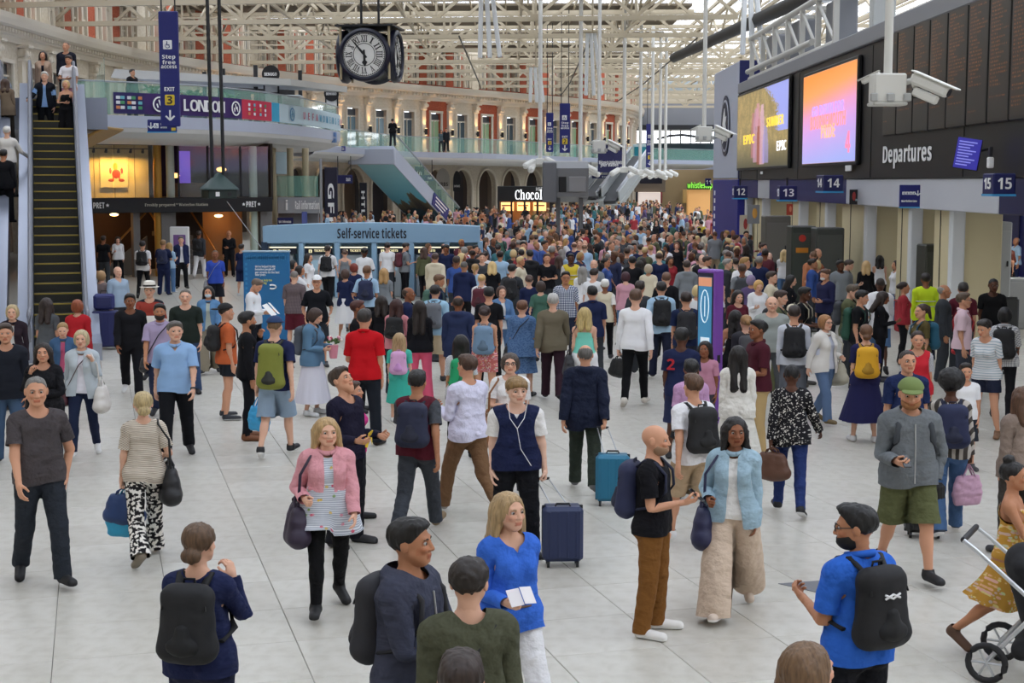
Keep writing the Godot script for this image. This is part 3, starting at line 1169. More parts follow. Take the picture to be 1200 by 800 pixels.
func core_mesh(sex: String, lod: int, hands: Array, T: Array, mouth := true) -> ArrayMesh:
	var parts := [template("core", sex, lod), template("hand_" + hands[0], sex, lod).l, template("hand_" + hands[1], sex, lod).r]
	var all := merge(parts)
	var col := PackedColorArray()
	for k in all.v.size():
		var p: Vector3 = all.v[k]
		var c := Color(1, 1, 1)
		if mouth and p.z > 0.07 and absf(p.x) < 0.024 and p.y > 1.566 and p.y < 1.592:
			c = Color(0.78, 0.5, 0.47)
		elif mouth and p.z > 0.03 and absf(p.x) > 0.022 and absf(p.x) < 0.06 and p.y > 1.59 and p.y < 1.63:
			c = Color(0.98, 0.86, 0.82)
		elif mouth and p.z > 0.05 and p.y > 1.637 and p.y < 1.658 and absf(p.x) > 0.014 and absf(p.x) < 0.048:
			c = Color(0.72, 0.62, 0.58)
		col.append(c)
	var m := posed(all, T)
	var am := mesh_of(m, null, col)
	if lod < 2:
		var st := sb()
		for s in [-1.0, 1.0]:
			ball(st, T[2] * Vector3(0.031 * s, 1.646, 0.0735), Vector3.ONE * 0.0115, Color(0.5, 0.48, 0.46), T[2].basis)
			ball(st, T[2] * Vector3(0.031 * s, 1.645, 0.0805), Vector3(0.0075, 0.0075, 0.0062), Color(0.03, 0.02, 0.015), T[2].basis)
		st.commit(am)
		am.surface_set_material(1, mat(Color.WHITE, 0.2, 0.0, {"vertex_color_use_as_albedo": true}))
	return am

func ball(st: SurfaceTool, c: Vector3, r: Vector3, col := Color.WHITE, b := Basis(), seg := 10, rows := 6) -> void:
	for k in rows:
		for j in seg:
			var q := []
			for e in [[k, j], [k, j + 1], [k + 1, j + 1], [k + 1, j]]:
				var t: float = PI * e[0] / rows
				var a: float = TAU * e[1] / seg
				q.append(Vector3(sin(t) * sin(a), -cos(t), sin(t) * cos(a)))
			for i in [0, 2, 1, 0, 3, 2]:
				if col.a < 2.0:
					st.set_color(col)
				st.set_uv(Vector2.ZERO)
				st.set_normal((b * (q[i] / r)).normalized())
				st.add_vertex(c + b * (q[i] * r))

func add_part(parent: Node, called: String, m: Dictionary, T: Array, material: Material, uv := false) -> MeshInstance3D:
	return put_mesh(called, mesh_of(posed(m, T), uv_of(m.v) if uv else null), material, parent)

# d: sex pose top (list) bottom shoes hair skin extra
func figure(parent: Node3D, d: Dictionary, lod: int) -> Dictionary:
	var sex: String = "f" if d.sex == "f" else "m"
	var p := bend(d.pose, sex)
	var T: Array = p.T
	T[2] = T[2] * about(Basis.from_scale(Vector3.ONE * (1.22 if d.sex == "c" else 1.07)), Vector3(0, 1.52, -0.01), Vector3(0, 1.52, -0.01))
	var body := put_mesh("body", core_mesh(sex, lod, p.hands, T), null, parent)
	body.set_surface_override_material(0, skin_mat(d.skin))
	for t in d.top.split("+"):
		var kind: String = t.get_slice(":", 0)
		var o := add_part(parent, PARTNAME[kind], template(kind, sex, lod), T, cloth(t, lod == 0), true)
		if kind in ["polo", "shirt", "open"] and lod < 2:
			var st := sb()
			var ring := []
			for k in 17:
				var a := TAU * k / 16.0 + 0.25
				if k < 16 and sin(a) > 0.93 and cos(a) > -0.2:
					pass
				ring.append(T[1] * Vector3(sin(a) * 0.073, 1.487 - 0.3 * cos(a) * 0.075, cos(a) * 0.078 - 0.012))
			tube(st, ring, 0.016, 6, false, 1.5)
			put("collar", st, cloth(t, false), o)
		if kind == "hoodie" and lod == 0:
			var st := sb()
			tube(st, [T[1] * Vector3(0, 1.4, 0.122), T[1] * Vector3(0, 1.2, 0.143), T[1] * Vector3(0, 0.88, 0.148)], 0.006, 5)
			put("zip", st, mat("#b8b8b8", 0.4, 0.5), o)
	if d.bottom != "":
		var kind: String = d.bottom.get_slice(":", 0)
		var called: String = "skirt" if kind.begins_with("skirt") else PARTNAME[kind]
		add_part(parent, called, template(kind, sex, lod), T, cloth(d.bottom, lod == 0), true)
	var sc: PackedStringArray = d.shoes.split(":")
	var st2: Dictionary = template("shoes", "m", lod)
	for side in 2:
		var o := add_part(parent, "shoe", st2.sides[side][0], T, mat(sc[0], 0.6))
		add_part(o, "sole", st2.sides[side][1], T, mat(sc[1] if sc.size() > 1 else sc[0], 0.7))
	if d.hair != "":
		var hs: PackedStringArray = d.hair.split(":")
		if d.extra.contains("cap") and hs[0] == "short":
			hs[0] = "buzz"
		var hm := mat(hs[1], 0.55, 0.0, {"albedo_texture": strands, "uv1_triplanar": true, "uv1_scale": Vector3(9, 0.9, 9)} if lod < 2 else {})
		add_part(parent, "hair", template("hair_" + hs[0], sex, lod), T, hm)
		if lod == 0:
			for s in [-1.0, 1.0]:
				var st := sb()
				tube(st, [T[2] * Vector3(0.014 * s, 1.663, 0.0875), T[2] * Vector3(0.03 * s, 1.668, 0.086), T[2] * Vector3(0.046 * s, 1.662, 0.074)], [0.0035, 0.0045, 0.0025], 5)
				put("eyebrow", st, mat(Color(hs[1]).darkened(0.25), 0.7), parent)
	for e in d.extra.split(";", false):
		var q: PackedStringArray = e.split(":")
		match q[0]:
			"beard":
				add_part(parent, "beard", lib("beard", lod), T, mat(q[1], 0.8))
			"cap", "capback":
				var turn := about(Basis(Vector3.UP, PI if q[0] == "capback" else 0.0), Vector3(0, 1.67, -0.015), Vector3(0, 1.67, -0.015))
				var T2 := T.duplicate()
				T2[2] = T[2] * turn
				var o := add_part(parent, "cap", lib("cap", lod), T2, mat(q[1], 0.85))
				add_part(o, "brim", lib("brim", lod), T2, mat(q[1], 0.85))
			"hat":
				var st := sb()
				lathe(st, [Vector2(0.15, 1.702), Vector2(0.155, 1.708), Vector2(0.1, 1.712), Vector2(0.093, 1.76), Vector2(0.085, 1.8), Vector2(0.05, 1.815), Vector2(0.0, 1.807)], 28, T[2])
				var o := put("brimmed_hat", st, mat(q[1], 0.8), parent)
				st = sb()
				lathe(st, [Vector2(0.103, 1.715), Vector2(0.098, 1.745)], 28, T[2])
				put("hat_band", st, mat(q[2], 0.7), o)
			"glasses":
				var st := sb()
				for s in [-1.0, 1.0]:
					var ring := []
					for k in 13:
						ring.append(T[2] * Vector3(0.031 * s + cos(TAU * k / 12.0) * 0.022, 1.645 + sin(TAU * k / 12.0) * 0.017, 0.098))
					tube(st, ring, 0.0028, 4, false)
					tube(st, [T[2] * Vector3(0.053 * s, 1.65, 0.098), T[2] * Vector3(0.078 * s, 1.652, -0.01)], 0.0028, 4)
				tube(st, [T[2] * Vector3(-0.01, 1.65, 0.1), T[2] * Vector3(0.01, 1.65, 0.1)], 0.0028, 4)
				put("glasses", st, mat(q[1], 0.4), parent)
			"mask":
				add_part(parent, "face_mask", lib("mask", lod), T, mat(q[1], 0.8))
			"earphones":
				var st := sb()
				for s in [-1.0, 1.0]:
					tube(st, [T[2] * Vector3(0.084 * s, 1.63, 0.0), T[2] * Vector3(0.085 * s, 1.56, 0.03), T[1] * Vector3(0.06 * s, 1.4, 0.135), T[1] * Vector3(0.0, 1.3, 0.15)], 0.0035, 5)
				tube(st, [T[1] * Vector3(0.0, 1.3, 0.15), T[1] * Vector3(0.03, 1.1, 0.15), T[1] * Vector3(0.12, 0.93, 0.15)], 0.0035, 5)
				put("earphones", st, mat("#e8e8e8", 0.4), parent)
			"belt":
				var st := sb()
				var ring := []
				for k in 25:
					var a := TAU * k / 24.0
					ring.append(T[0] * Vector3(sin(a) * 0.178, 1.035, cos(a) * 0.135 - 0.008))
				tube(st, ring, 0.02, 5, false, 0.5)
				put("belt", st, mat(q[1], 0.5), parent)
			"watch":
				var st := sb()
				var b := 5 if q[1] == "L" else 6
				var s := 1.0 if q[1] == "L" else -1.0
				var j := joints(sex)
				tube(st, [T[b] * mx(j.wr - ARM_D * 0.03, s), T[b] * mx(j.wr - ARM_D * 0.005, s)], 0.034, 10, false)
				put("watch", st, mat("#202022", 0.4), parent)
			"number":
				for s in [-1.0, 1.0]:
					words(parent, q[1], 0.15, T[1] * Transform3D(Basis(Vector3.UP, PI), Vector3(0.11 * s, 1.3, -0.158)), mat(q[2], 0.7))
			"hivis":
				var st := sb()
				for y in [1.12, 1.22]:
					var ring := []
					for k in 21:
						var a := TAU * k / 20.0
						ring.append(T[1] * Vector3(sin(a) * 0.2, y, cos(a) * 0.155 - 0.005))
					tube(st, ring, 0.022, 5, false, 0.4)
				put("reflective_band", st, mat("#c8ccd0", 0.35, 0.3), parent)
	return p

func lib(kind: String, lod: int) -> Dictionary:
	var key := "%s%d" % [kind, lod]
	if not shared.has(key):
		var c: float = [0.008, 0.012, 0.02][lod]
		var prims := []
		match kind:
			"beard":
				prims = [ell(Vector3(0, 1.58, 0.034), Vector3(0.071, 0.064, 0.071)), ell(Vector3(0, 1.579, 0.1), Vector3(0.02, 0.006, 0.02), 0.004, "-e"), plane(Vector3(0, 1.597, 0.06), Vector3(0, 1, 0.25)), plane(Vector3(0, 1.6, 0.0), Vector3(0, 0, -1))]
			"cap":
				prims = [ell(Vector3(0, 1.678, -0.016), Vector3(0.096, 0.103, 0.112)), plane(Vector3(0, 1.69, 0), Vector3(0, -1, -0.12))]
			"brim":
				prims = [ell(Vector3(0, 1.692, 0.105), Vector3(0.08, 0.011, 0.08)), plane(Vector3(0, 0, 0.07), Vector3.FORWARD)]
			"mask":
				prims = [ell(Vector3(0, 1.585, 0.05), Vector3(0.056, 0.045, 0.062)), plane(Vector3(0, 1.615, 0), Vector3.UP), plane(Vector3(0, 1.6, 0.035), Vector3(0, 0, -1))]
		shared[key] = rigid(nets(prims, c), 2)
	return shared[key]

func soft(key: String, prims: Array, cell := 0.02, amp := 0.006) -> Mesh:
	if not shared.has(key):
		shared[key] = mesh_of(nets(prims, cell, amp))
	return shared[key]

func mesh_once(key: String, make: Callable) -> Mesh:
	if not shared.has(key):
		var st := sb()
		make.call(st)
		shared[key] = st.commit()
	return shared[key]

func put_pack(o: Node3D, c: String, sex: String, size := 1.0, second := "", lod := 0) -> void:
	var m := mat(c, 0.75)
	var m2 := mat(second if second != "" else Color(c).darkened(0.25), 0.75)
	var y0 := 1.38 - 0.3 * size
	var cell := 0.02 if lod == 0 else 0.034
	var pk := "pack%s%d" % [size, lod]
	var prims := [cap(Vector3(-0.075, 1.38, -0.19), Vector3(0.075, 1.38, -0.19), 0.07, 0.07, 0.04), cap(Vector3(-0.085, y0, -0.205), Vector3(0.085, y0, -0.205), 0.085, 0.085, 0.05)]
	for s in [-1.0, 1.0]:
		prims.append(cap(Vector3(0.07 * s, 1.38, -0.19), Vector3(0.085 * s, y0, -0.205), 0.075, 0.085, 0.04))
	prims.append(cap(Vector3(0, 1.38, -0.2), Vector3(0, y0, -0.22), 0.075, 0.09, 0.04))
	var body := put_mesh("pack_body", soft(pk, prims, cell), m, o)
	put_mesh("front_pocket", soft(pk + "p", [cap(Vector3(-0.055, y0 + 0.03, -0.285), Vector3(0.055, y0 + 0.03, -0.285), 0.045, 0.045, 0.03), cap(Vector3(0, y0 + 0.03, -0.285), Vector3(0, y0 + 0.12, -0.27), 0.06, 0.05, 0.03)], cell), m2, body)
	put_mesh("zip", mesh_once(pk + "z", func(st):
		var arcp := []
		for k in 13:
			var a := PI * k / 12.0
			arcp.append(Vector3(cos(a) * 0.125, 1.32 + sin(a) * 0.1, -0.262 + sin(a) * 0.03))
		tube(st, arcp, 0.006, 5)), mat(Color(c).darkened(0.5), 0.5), body)
	var w := 0.0 if sex != "f" else -0.015
	for s in [-1.0, 1.0]:
		put_mesh("strap", mesh_once("strap%s%s" % [sex, s], func(st): tube(st, [Vector3(0.07 * s, 1.42, -0.13), Vector3((0.1 + w) * s, 1.488, -0.05), Vector3((0.112 + w) * s, 1.474, 0.03), Vector3((0.125 + w) * s, 1.38, 0.118), Vector3((0.145 + w) * s, 1.25, 0.125), Vector3((0.195 + w) * s, 1.13, 0.05), Vector3((0.17 + w) * s, 1.09, -0.1)], 0.026, 6, true, 0.4)), m2, o)
	put_mesh("haul_loop", mesh_once("loop", func(st): tube(st, [Vector3(-0.035, 1.43, -0.15), Vector3(-0.03, 1.48, -0.155), Vector3(0.03, 1.48, -0.155), Vector3(0.035, 1.43, -0.15)], 0.009, 5)), m2, o)

func put_handbag(o: Node3D, m: Material, size := 1.0) -> void:      # hangs below the origin
	put_mesh("bag_body", soft("hb", [cap(Vector3(0, -0.28, -0.15), Vector3(0, -0.28, 0.15), 0.08, 0.08, 0.05), cap(Vector3(0, -0.17, -0.13), Vector3(0, -0.17, 0.13), 0.06, 0.06, 0.05), cap(Vector3(0, -0.1, -0.12), Vector3(0, -0.1, 0.12), 0.035, 0.035, 0.03), cap(Vector3(0, -0.3, 0), Vector3(0, -0.1, 0), 0.09, 0.05, 0.05), cap(Vector3(0, -0.3, 0.1), Vector3(0, -0.1, 0.1), 0.07, 0.04, 0.04), cap(Vector3(0, -0.3, -0.1), Vector3(0, -0.1, -0.1), 0.07, 0.04, 0.04)], 0.022), m, o).scale = Vector3.ONE * size
	put_mesh("bag_handle", mesh_once("hbh", func(st):
		for s in [-1.0, 1.0]:
			tube(st, [Vector3(0.02 * s, -0.12, 0.1), Vector3(0.025 * s, -0.03, 0.06), Vector3(0.01 * s, 0.005, 0), Vector3(0.025 * s, -0.03, -0.06), Vector3(0.02 * s, -0.12, -0.1)], 0.009, 6)), m, o).scale = Vector3.ONE * size

func put_carrier(o: Node3D, m: Material, size := 1.0) -> void:      # a thin carrier bag, hanging below the origin
	var prims := []
	for q in [[-0.5, 0.14, 0.06], [-0.4, 0.15, 0.07], [-0.3, 0.145, 0.062], [-0.21, 0.13, 0.045]]:
		prims.append(cap(Vector3(0, q[0], -q[1]), Vector3(0, q[0], q[1]), q[2], q[2], 0.06))
	put_mesh("bag_body", soft("cb", prims, 0.022, 0.02), m, o).scale = Vector3.ONE * size
	put_mesh("bag_handle", mesh_once("cbh", func(st):
		for s in [-1.0, 1.0]:
			tube(st, [Vector3(0.03 * s, -0.2, 0.1), Vector3(0.03 * s, -0.08, 0.04), Vector3(0.0, 0.005, 0), Vector3(0.03 * s, -0.08, -0.04), Vector3(0.03 * s, -0.2, -0.1)], 0.016, 5, true, 0.5)), m, o).scale = Vector3.ONE * size

func put_case(o: Node3D, c: String, hand: Vector3, size := Vector3(0.38, 0.52, 0.24)) -> void:     # stands at the origin; hand is where the grip is held
	var m := mat(c, 0.45)
	var dark := mat("#1b1c20", 0.5)
	var st := sb()
	rbox(st, Vector3(0, 0.06 + size.y / 2, 0), size, 0.035)
	var body := put("case_shell", st, m, o)
	st = sb()
	for k in 4:
		var x := (k - 1.5) * size.x * 0.22
		for s in [-1.0, 1.0]:
			rbox(st, Vector3(x, 0.06 + size.y / 2, s * size.z / 2), Vector3(0.022, size.y * 0.84, 0.01), 0.004)
	put("shell_rib", st, m, body, "stuff")
	st = sb()
	rbox(st, Vector3(0, 0.06 + size.y / 2, 0), Vector3(size.x + 0.006, size.y + 0.006, 0.018), 0.006)
	put("zip_seam", st, dark, body)
	for k in 4:
		st = sb()
		var x := size.x * (0.36 if k & 1 else -0.36)
		var z := size.z * (0.3 if k & 2 else -0.3)
		tube(st, [Vector3(x - 0.012, 0.03, z), Vector3(x + 0.012, 0.03, z)], 0.03, 12)
		box(st, Vector3(x, 0.055, z), Vector3(0.03, 0.03, 0.03))
		put("wheel", st, dark, o)
	st = sb()
	var top := Vector3(0, 0.06 + size.y, -size.z * 0.25)
	for s in [-1.0, 1.0]:
		tube(st, [top + Vector3(0.08 * s, -0.05, 0), hand + Vector3(0.06 * s, 0, 0)], 0.007, 6)
	var hd := put("telescopic_handle", st, mat("#b9bcc0", 0.3, 0.8), o)
	st = sb()
	tube(st, [hand + Vector3(-0.07, 0, 0), hand + Vector3(0.07, 0, 0)], 0.014, 8)
	put("grip", st, dark, hd)
	st = sb()
	tube(st, [Vector3(-0.07, 0.06 + size.y, 0.05), Vector3(-0.06, 0.085 + size.y, 0.05), Vector3(0.06, 0.085 + size.y, 0.05), Vector3(0.07, 0.06 + size.y, 0.05)], 0.01, 6)
	put("top_handle", st, dark, o)

var stood := []

# px, py: the pixel of the crown; h: height in metres; yaw 0 faces the camera, 90 faces the right of the picture
func person(px: float, py: float, h: float, yaw: float, sex: String, pose: String, top: String, bottom: String, shoes: String, hair: String, skin: int, extra: String, bags: String, say: String, more := "", level := 0.0, group := "") -> Node3D:
	var q := on_plane(px, py, h + level)
	var tall := 1.772 if hair != "" else 1.766
	if hair.begins_with("mop") or hair.begins_with("quiff"):
		tall = 1.79
	if hair.begins_with("afro"):
		tall = 1.83
	if extra.contains("hat:"):
		tall = 1.81
	var k := h / tall
	var lod := 0 if -q.z < 18.5 else (1 if -q.z < 28.0 else 2)
	return place(Vector3(q.x, level, q.z), k, yaw, {"sex": sex, "pose": pose, "top": top, "bottom": bottom, "shoes": shoes, "hair": hair, "skin": skin, "extra": extra}, lod, bags, say, more, group)

func place(pos: Vector3, k: float, yaw: float, d: Dictionary, lod: int, bags: String, say: String, more := "", group := "") -> Node3D:
	var g := 1.06
	for e in d.extra.split(";", false):
		if e.begins_with("wide="):
			g = e.substr(5).to_float() * 1.05
	var label := "person in " + say + (", " + more if more != "" else "")
	var basis := Basis(Vector3.UP, deg_to_rad(yaw)) * Basis.from_scale(Vector3(k * g, k, k * g))
	var o := thing("person", label, "person", Transform3D(basis, pos), group)
	var p := figure(o, d, lod)
	# the head leads: shift so that the crown, not the hips, is over the spot
	var crown: Vector3 = p.T[2] * Vector3(0, 1.75, 0)
	o.position -= basis * Vector3(crown.x, 0, crown.z)
	stood.append([o.position, o.name])
	o.set_meta("pose", d.pose)
	for b in bags.split(";", false):
		carry(o, p, d, b.split(":"), say, lod)
	return o

func carry(o: Node3D, p: Dictionary, d: Dictionary, q: PackedStringArray, say: String, lod: int) -> void:
	var sex: String = "f" if d.sex == "f" else "m"
	var T: Array = p.T
	var j := joints(sex)
	var tr := Transform3D(o.basis, o.position)
	var upright := Basis(Vector3.UP, o.rotation.y)
	var s := 1.0 if q.size() > 2 and q[2] == "L" else -1.0
	var hb := 7 if s > 0 else 8
	var grip: Vector3 = tr * (T[hb] * mx(j.wr + ARM_D * 0.085 + Vector3(-0.022, -0.018, 0), s))
	var kind := q[0]
	var words_ := q[1] if q.size() > 1 else ""      # described like "navy"
	var col := q[3] if q.size() > 3 else "#202024"
	match kind:
		"backpack", "bigpack", "smallpack":
			var b := thing("backpack", words_ + " backpack worn by person in " + say, "backpack", tr * T[1])
			if q.size() > 5:
				for e in [-1.0, 1.0]:
					var st := sb()
					tube(st, [Vector3(-0.05, 1.31 - 0.012 * e, -0.286), Vector3(0.0, 1.31 + 0.012 * e, -0.29), Vector3(0.05, 1.31 - 0.012 * e, -0.286)], 0.007, 5)
					put("emblem", st, mat("#e8e8ea", 0.5), b)
			put_pack(b, col, sex, {"backpack": 1.0, "bigpack": 1.35, "smallpack": 0.75}[kind], q[4] if q.size() > 4 else "", lod)
		"shoulderbag", "crossbag":
			var side := Vector3((0.235 if sex == "f" else 0.25) * s, 1.06 if kind == "shoulderbag" else 0.98, -0.02)
			var b := thing("shoulder_bag", words_ + " shoulder bag on person in " + say, "bag", tr * T[1] * Transform3D(Basis(), side))
			var m := mat(col, 0.55)
			put_handbag(b, m, 1.2 if kind == "shoulderbag" else 0.72)
			var st := sb()
			var to := (Vector3(0.13 * s, 1.49, -0.02) if kind == "shoulderbag" else Vector3(-0.11 * s, 1.49, -0.02)) - side
			var mid := Vector3((0.22 if kind == "shoulderbag" else 0.02) * s, 1.3, 0.0) - side
			for z in [0.09, -0.09]:
				tube(st, [Vector3(0, -0.1, z), mid + Vector3(0, 0, z * 1.75), to + Vector3(0, -0.04, z * 0.9), to], 0.013, 5, true, 0.6)
			put("bag_strap", st, m, b)
		"carrier", "handbag", "tote":
			var b := thing({"carrier": "carrier_bag", "handbag": "handbag", "tote": "tote_bag"}[kind], words_ + " bag held by person in " + say, "bag", Transform3D(upright * Basis(Vector3.UP, 1.1 * s), grip))
			if kind == "handbag":
				put_handbag(b, mat(col, 0.5), 0.95)
			else:
				put_carrier(b, mat(col, 0.45 if kind == "carrier" else 0.8), 0.85 if kind == "carrier" else 0.8)
		"case":
			var base := grip + upright * (Vector3(0.08 * s, 0, -0.34) if q.size() < 5 else Vector3(q[4].to_float(), 0, q[5].to_float()))
			base.y = o.position.y
			var b := thing("suitcase", words_ + " wheeled suitcase of person in " + say, "suitcase", Transform3D(upright, base))
			put_case(b, col, b.transform.affine_inverse() * grip)
		"phone":
			var b := thing("phone", words_ + " phone held by person in " + say, "phone", Transform3D(upright * Basis(Vector3.RIGHT, -0.9), grip + upright * Vector3(0, 0.015, 0.02)))
			var st := sb()
			rbox(st, Vector3.ZERO, Vector3(0.072, 0.148, 0.009), 0.004)
			var c := put("phone_case", st, mat(col, 0.35), b)
			st = sb()
			box(st, Vector3(0, 0, 0.005), Vector3(0.064, 0.136, 0.001))
			put("screen", st, mat("#0c0d12", 0.1), c)
		"paper":
			var b := thing("paper", words_ + " held by person in " + say, "paper", Transform3D(upright * Basis(Vector3.RIGHT, -0.75), grip + upright * Vector3(0, 0.06, 0.05)))
			var st := sb()
			var pk := 0.4 if words_.contains("small") else 1.0
			for f in [-1.0, 1.0]:
				box(st, Vector3(f * 0.105, 0, 0.012 * f) * pk, Vector3(0.21, 0.29, 0.0025 / pk) * pk, Basis(Vector3.UP, 0.16 * f))
			put("sheets", st, mat(col, 0.8), b)
		"cup":
			var b := thing("cup", words_ + " held by person in " + say, "cup", Transform3D(upright, grip - Vector3(0, 0.05, 0)))
			var st := sb()
			lathe(st, [Vector2(0.0, 0), Vector2(0.03, 0), Vector2(0.04, 0.11), Vector2(0.043, 0.115), Vector2(0.04, 0.125), Vector2(0, 0.126)], 14)
			put("cup_body", st, mat(col, 0.5), b)
		"banana":
			var b := thing("banana", "half peeled banana held by person in " + say, "banana", Transform3D(upright, grip))
			var st := sb()
			tube(st, [Vector3(0, -0.07, 0), Vector3(0, 0, 0.015), Vector3(0, 0.06, 0.04), Vector3(0, 0.1, 0.075)], [0.014, 0.018, 0.017, 0.008], 7)
			var f := put("fruit", st, mat("#e6c437", 0.6), b)
			st = sb()
			for a in 3:
				var e := Vector3(sin(a * 2.1), 0, cos(a * 2.1))
				tube(st, [Vector3(0, 0.02, 0.02), Vector3(0, 0.03, 0.03) + e * 0.03, Vector3(0, -0.04, 0.02) + e * 0.05], [0.012, 0.012, 0.004], 5, true, 0.4)
			put("peel", st, mat("#d9b52c", 0.6), f)
		"flowers":
			var b := thing("potted_flowers", words_ + " held by person in " + say, "flowers", Transform3D(upright, grip + upright * Vector3(0.06, -0.04, 0.03)))
			var st := sb()
			lathe(st, [Vector2(0.0, -0.12), Vector2(0.055, -0.12), Vector2(0.08, 0.08), Vector2(0.0, 0.07)], 16)
			put("pot", st, mat("#d98a9a", 0.6), b)
			var r := RandomNumberGenerator.new()
			r.seed = 5
			st = sb()
			for k in 24:
				var e := Vector3(r.randf_range(-1, 1), r.randf_range(0.2, 1.2), r.randf_range(-1, 1)).normalized() * 0.13
				ball(st, Vector3(0, 0.08, 0) + e * 0.8, Vector3(0.03, 0.012, 0.02), Color.WHITE, look_basis(e), 6, 4)
			put("leaf", st, mat("#48662f", 0.7), b)
			for k in 12:
				st = sb()
				var e := Vector3(r.randf_range(-1, 1), r.randf_range(0.3, 1.2), r.randf_range(-1, 1)).normalized() * 0.14
				ball(st, Vector3(0, 0.09, 0) + e, Vector3.ONE * 0.024, Color.WHITE, Basis(), 7, 5)
				put("flower", st, mat(["#e9a8b4", "#f0e4d8", "#c9566b"][k % 3], 0.7), b)
# ---------------------------------------------------------------- the hall
var M := {}

func setup() -> void:
	rng.seed = 11
	fold.frequency = 1.0
	fold.seed = 3
	var cam := Camera3D.new()
	cam.name = "camera"
	add_child(cam)
	cam.position = Vector3(0, CAM_Y, 0)
	cam.rotation_degrees = Vector3(-PITCH, 0, 0)
	cam.keep_aspect = Camera3D.KEEP_HEIGHT
	cam.fov = rad_to_deg(2.0 * atan(400.0 / FOC))
	cam.far = 600.0
	var e := Environment.new()
	e.background_mode = Environment.BG_SKY
	var sky := Sky.new()
	var sm := ProceduralSkyMaterial.new()
	sm.sky_top_color = Color(0.89, 0.92, 0.97)
	sm.sky_horizon_color = Color(0.94, 0.955, 0.975)
	sm.ground_bottom_color = Color(0.5, 0.5, 0.5)
	sm.ground_horizon_color = Color(0.7, 0.7, 0.7)
	sm.sky_energy_multiplier = 1.0
	sky.sky_material = sm
	e.sky = sky
	e.background_energy_multiplier = SKY_E
	e.tonemap_mode = Environment.TONE_MAPPER_LINEAR
	e.tonemap_exposure = EXPO
	e.sdfgi_enabled = true
	e.ssao_enabled = true
	e.ssil_enabled = true
	var we := WorldEnvironment.new()
	we.name = "world_environment"
	we.environment = e
	add_child(we)
	strands = noise_tex(0.05, 6, 128, ramp([[0.0, "#8a8a8a"], [0.5, "#d8d8d8"], [1.0, "#ffffff"]]))
	cloth_normal = noise_tex(0.012, 5, 256, null, true, 9.0)
	var stone := noise_tex(0.03, 8, 256, ramp([[0.0, "#cdbfa6"], [0.5, "#d8ccb6"], [1.0, "#e2d8c6"]]))
	M.stone = tri_mat("#ffffff", 0.85, stone, 0.6)
	M.trim = mat("#ded3bf", 0.8)
	var brick := noise_tex(0.05, 9, 256, ramp([[0.0, "#9c4a32"], [0.5, "#b35a3e"], [1.0, "#bf6d50"]]))
	M.brick = tri_mat("#ffffff", 0.9, brick, 0.5)
	M.cream = mat("#d9cfba", 0.6)
	M.steel = mat("#bbae95", 0.6)
	M.white = mat("#e4e4e2", 0.5)
	M.lilac = mat("#b9bfd0", 0.45)
	M.grey = mat("#8b8d92", 0.5)
	M.dark = mat("#1d1e22", 0.5)
	M.black = mat("#0e0e11", 0.45)
	M.navy = mat("#1b2170", 0.5)
	M.deep = mat("#181c58", 0.5)
	M.alu = mat("#a9adb3", 0.35, 0.6)
	M.glass = glass()
	M.green_glass = glass(Color(0.62, 0.85, 0.78, 0.25))
	M.print = mat("#f4f4f4", 0.6)

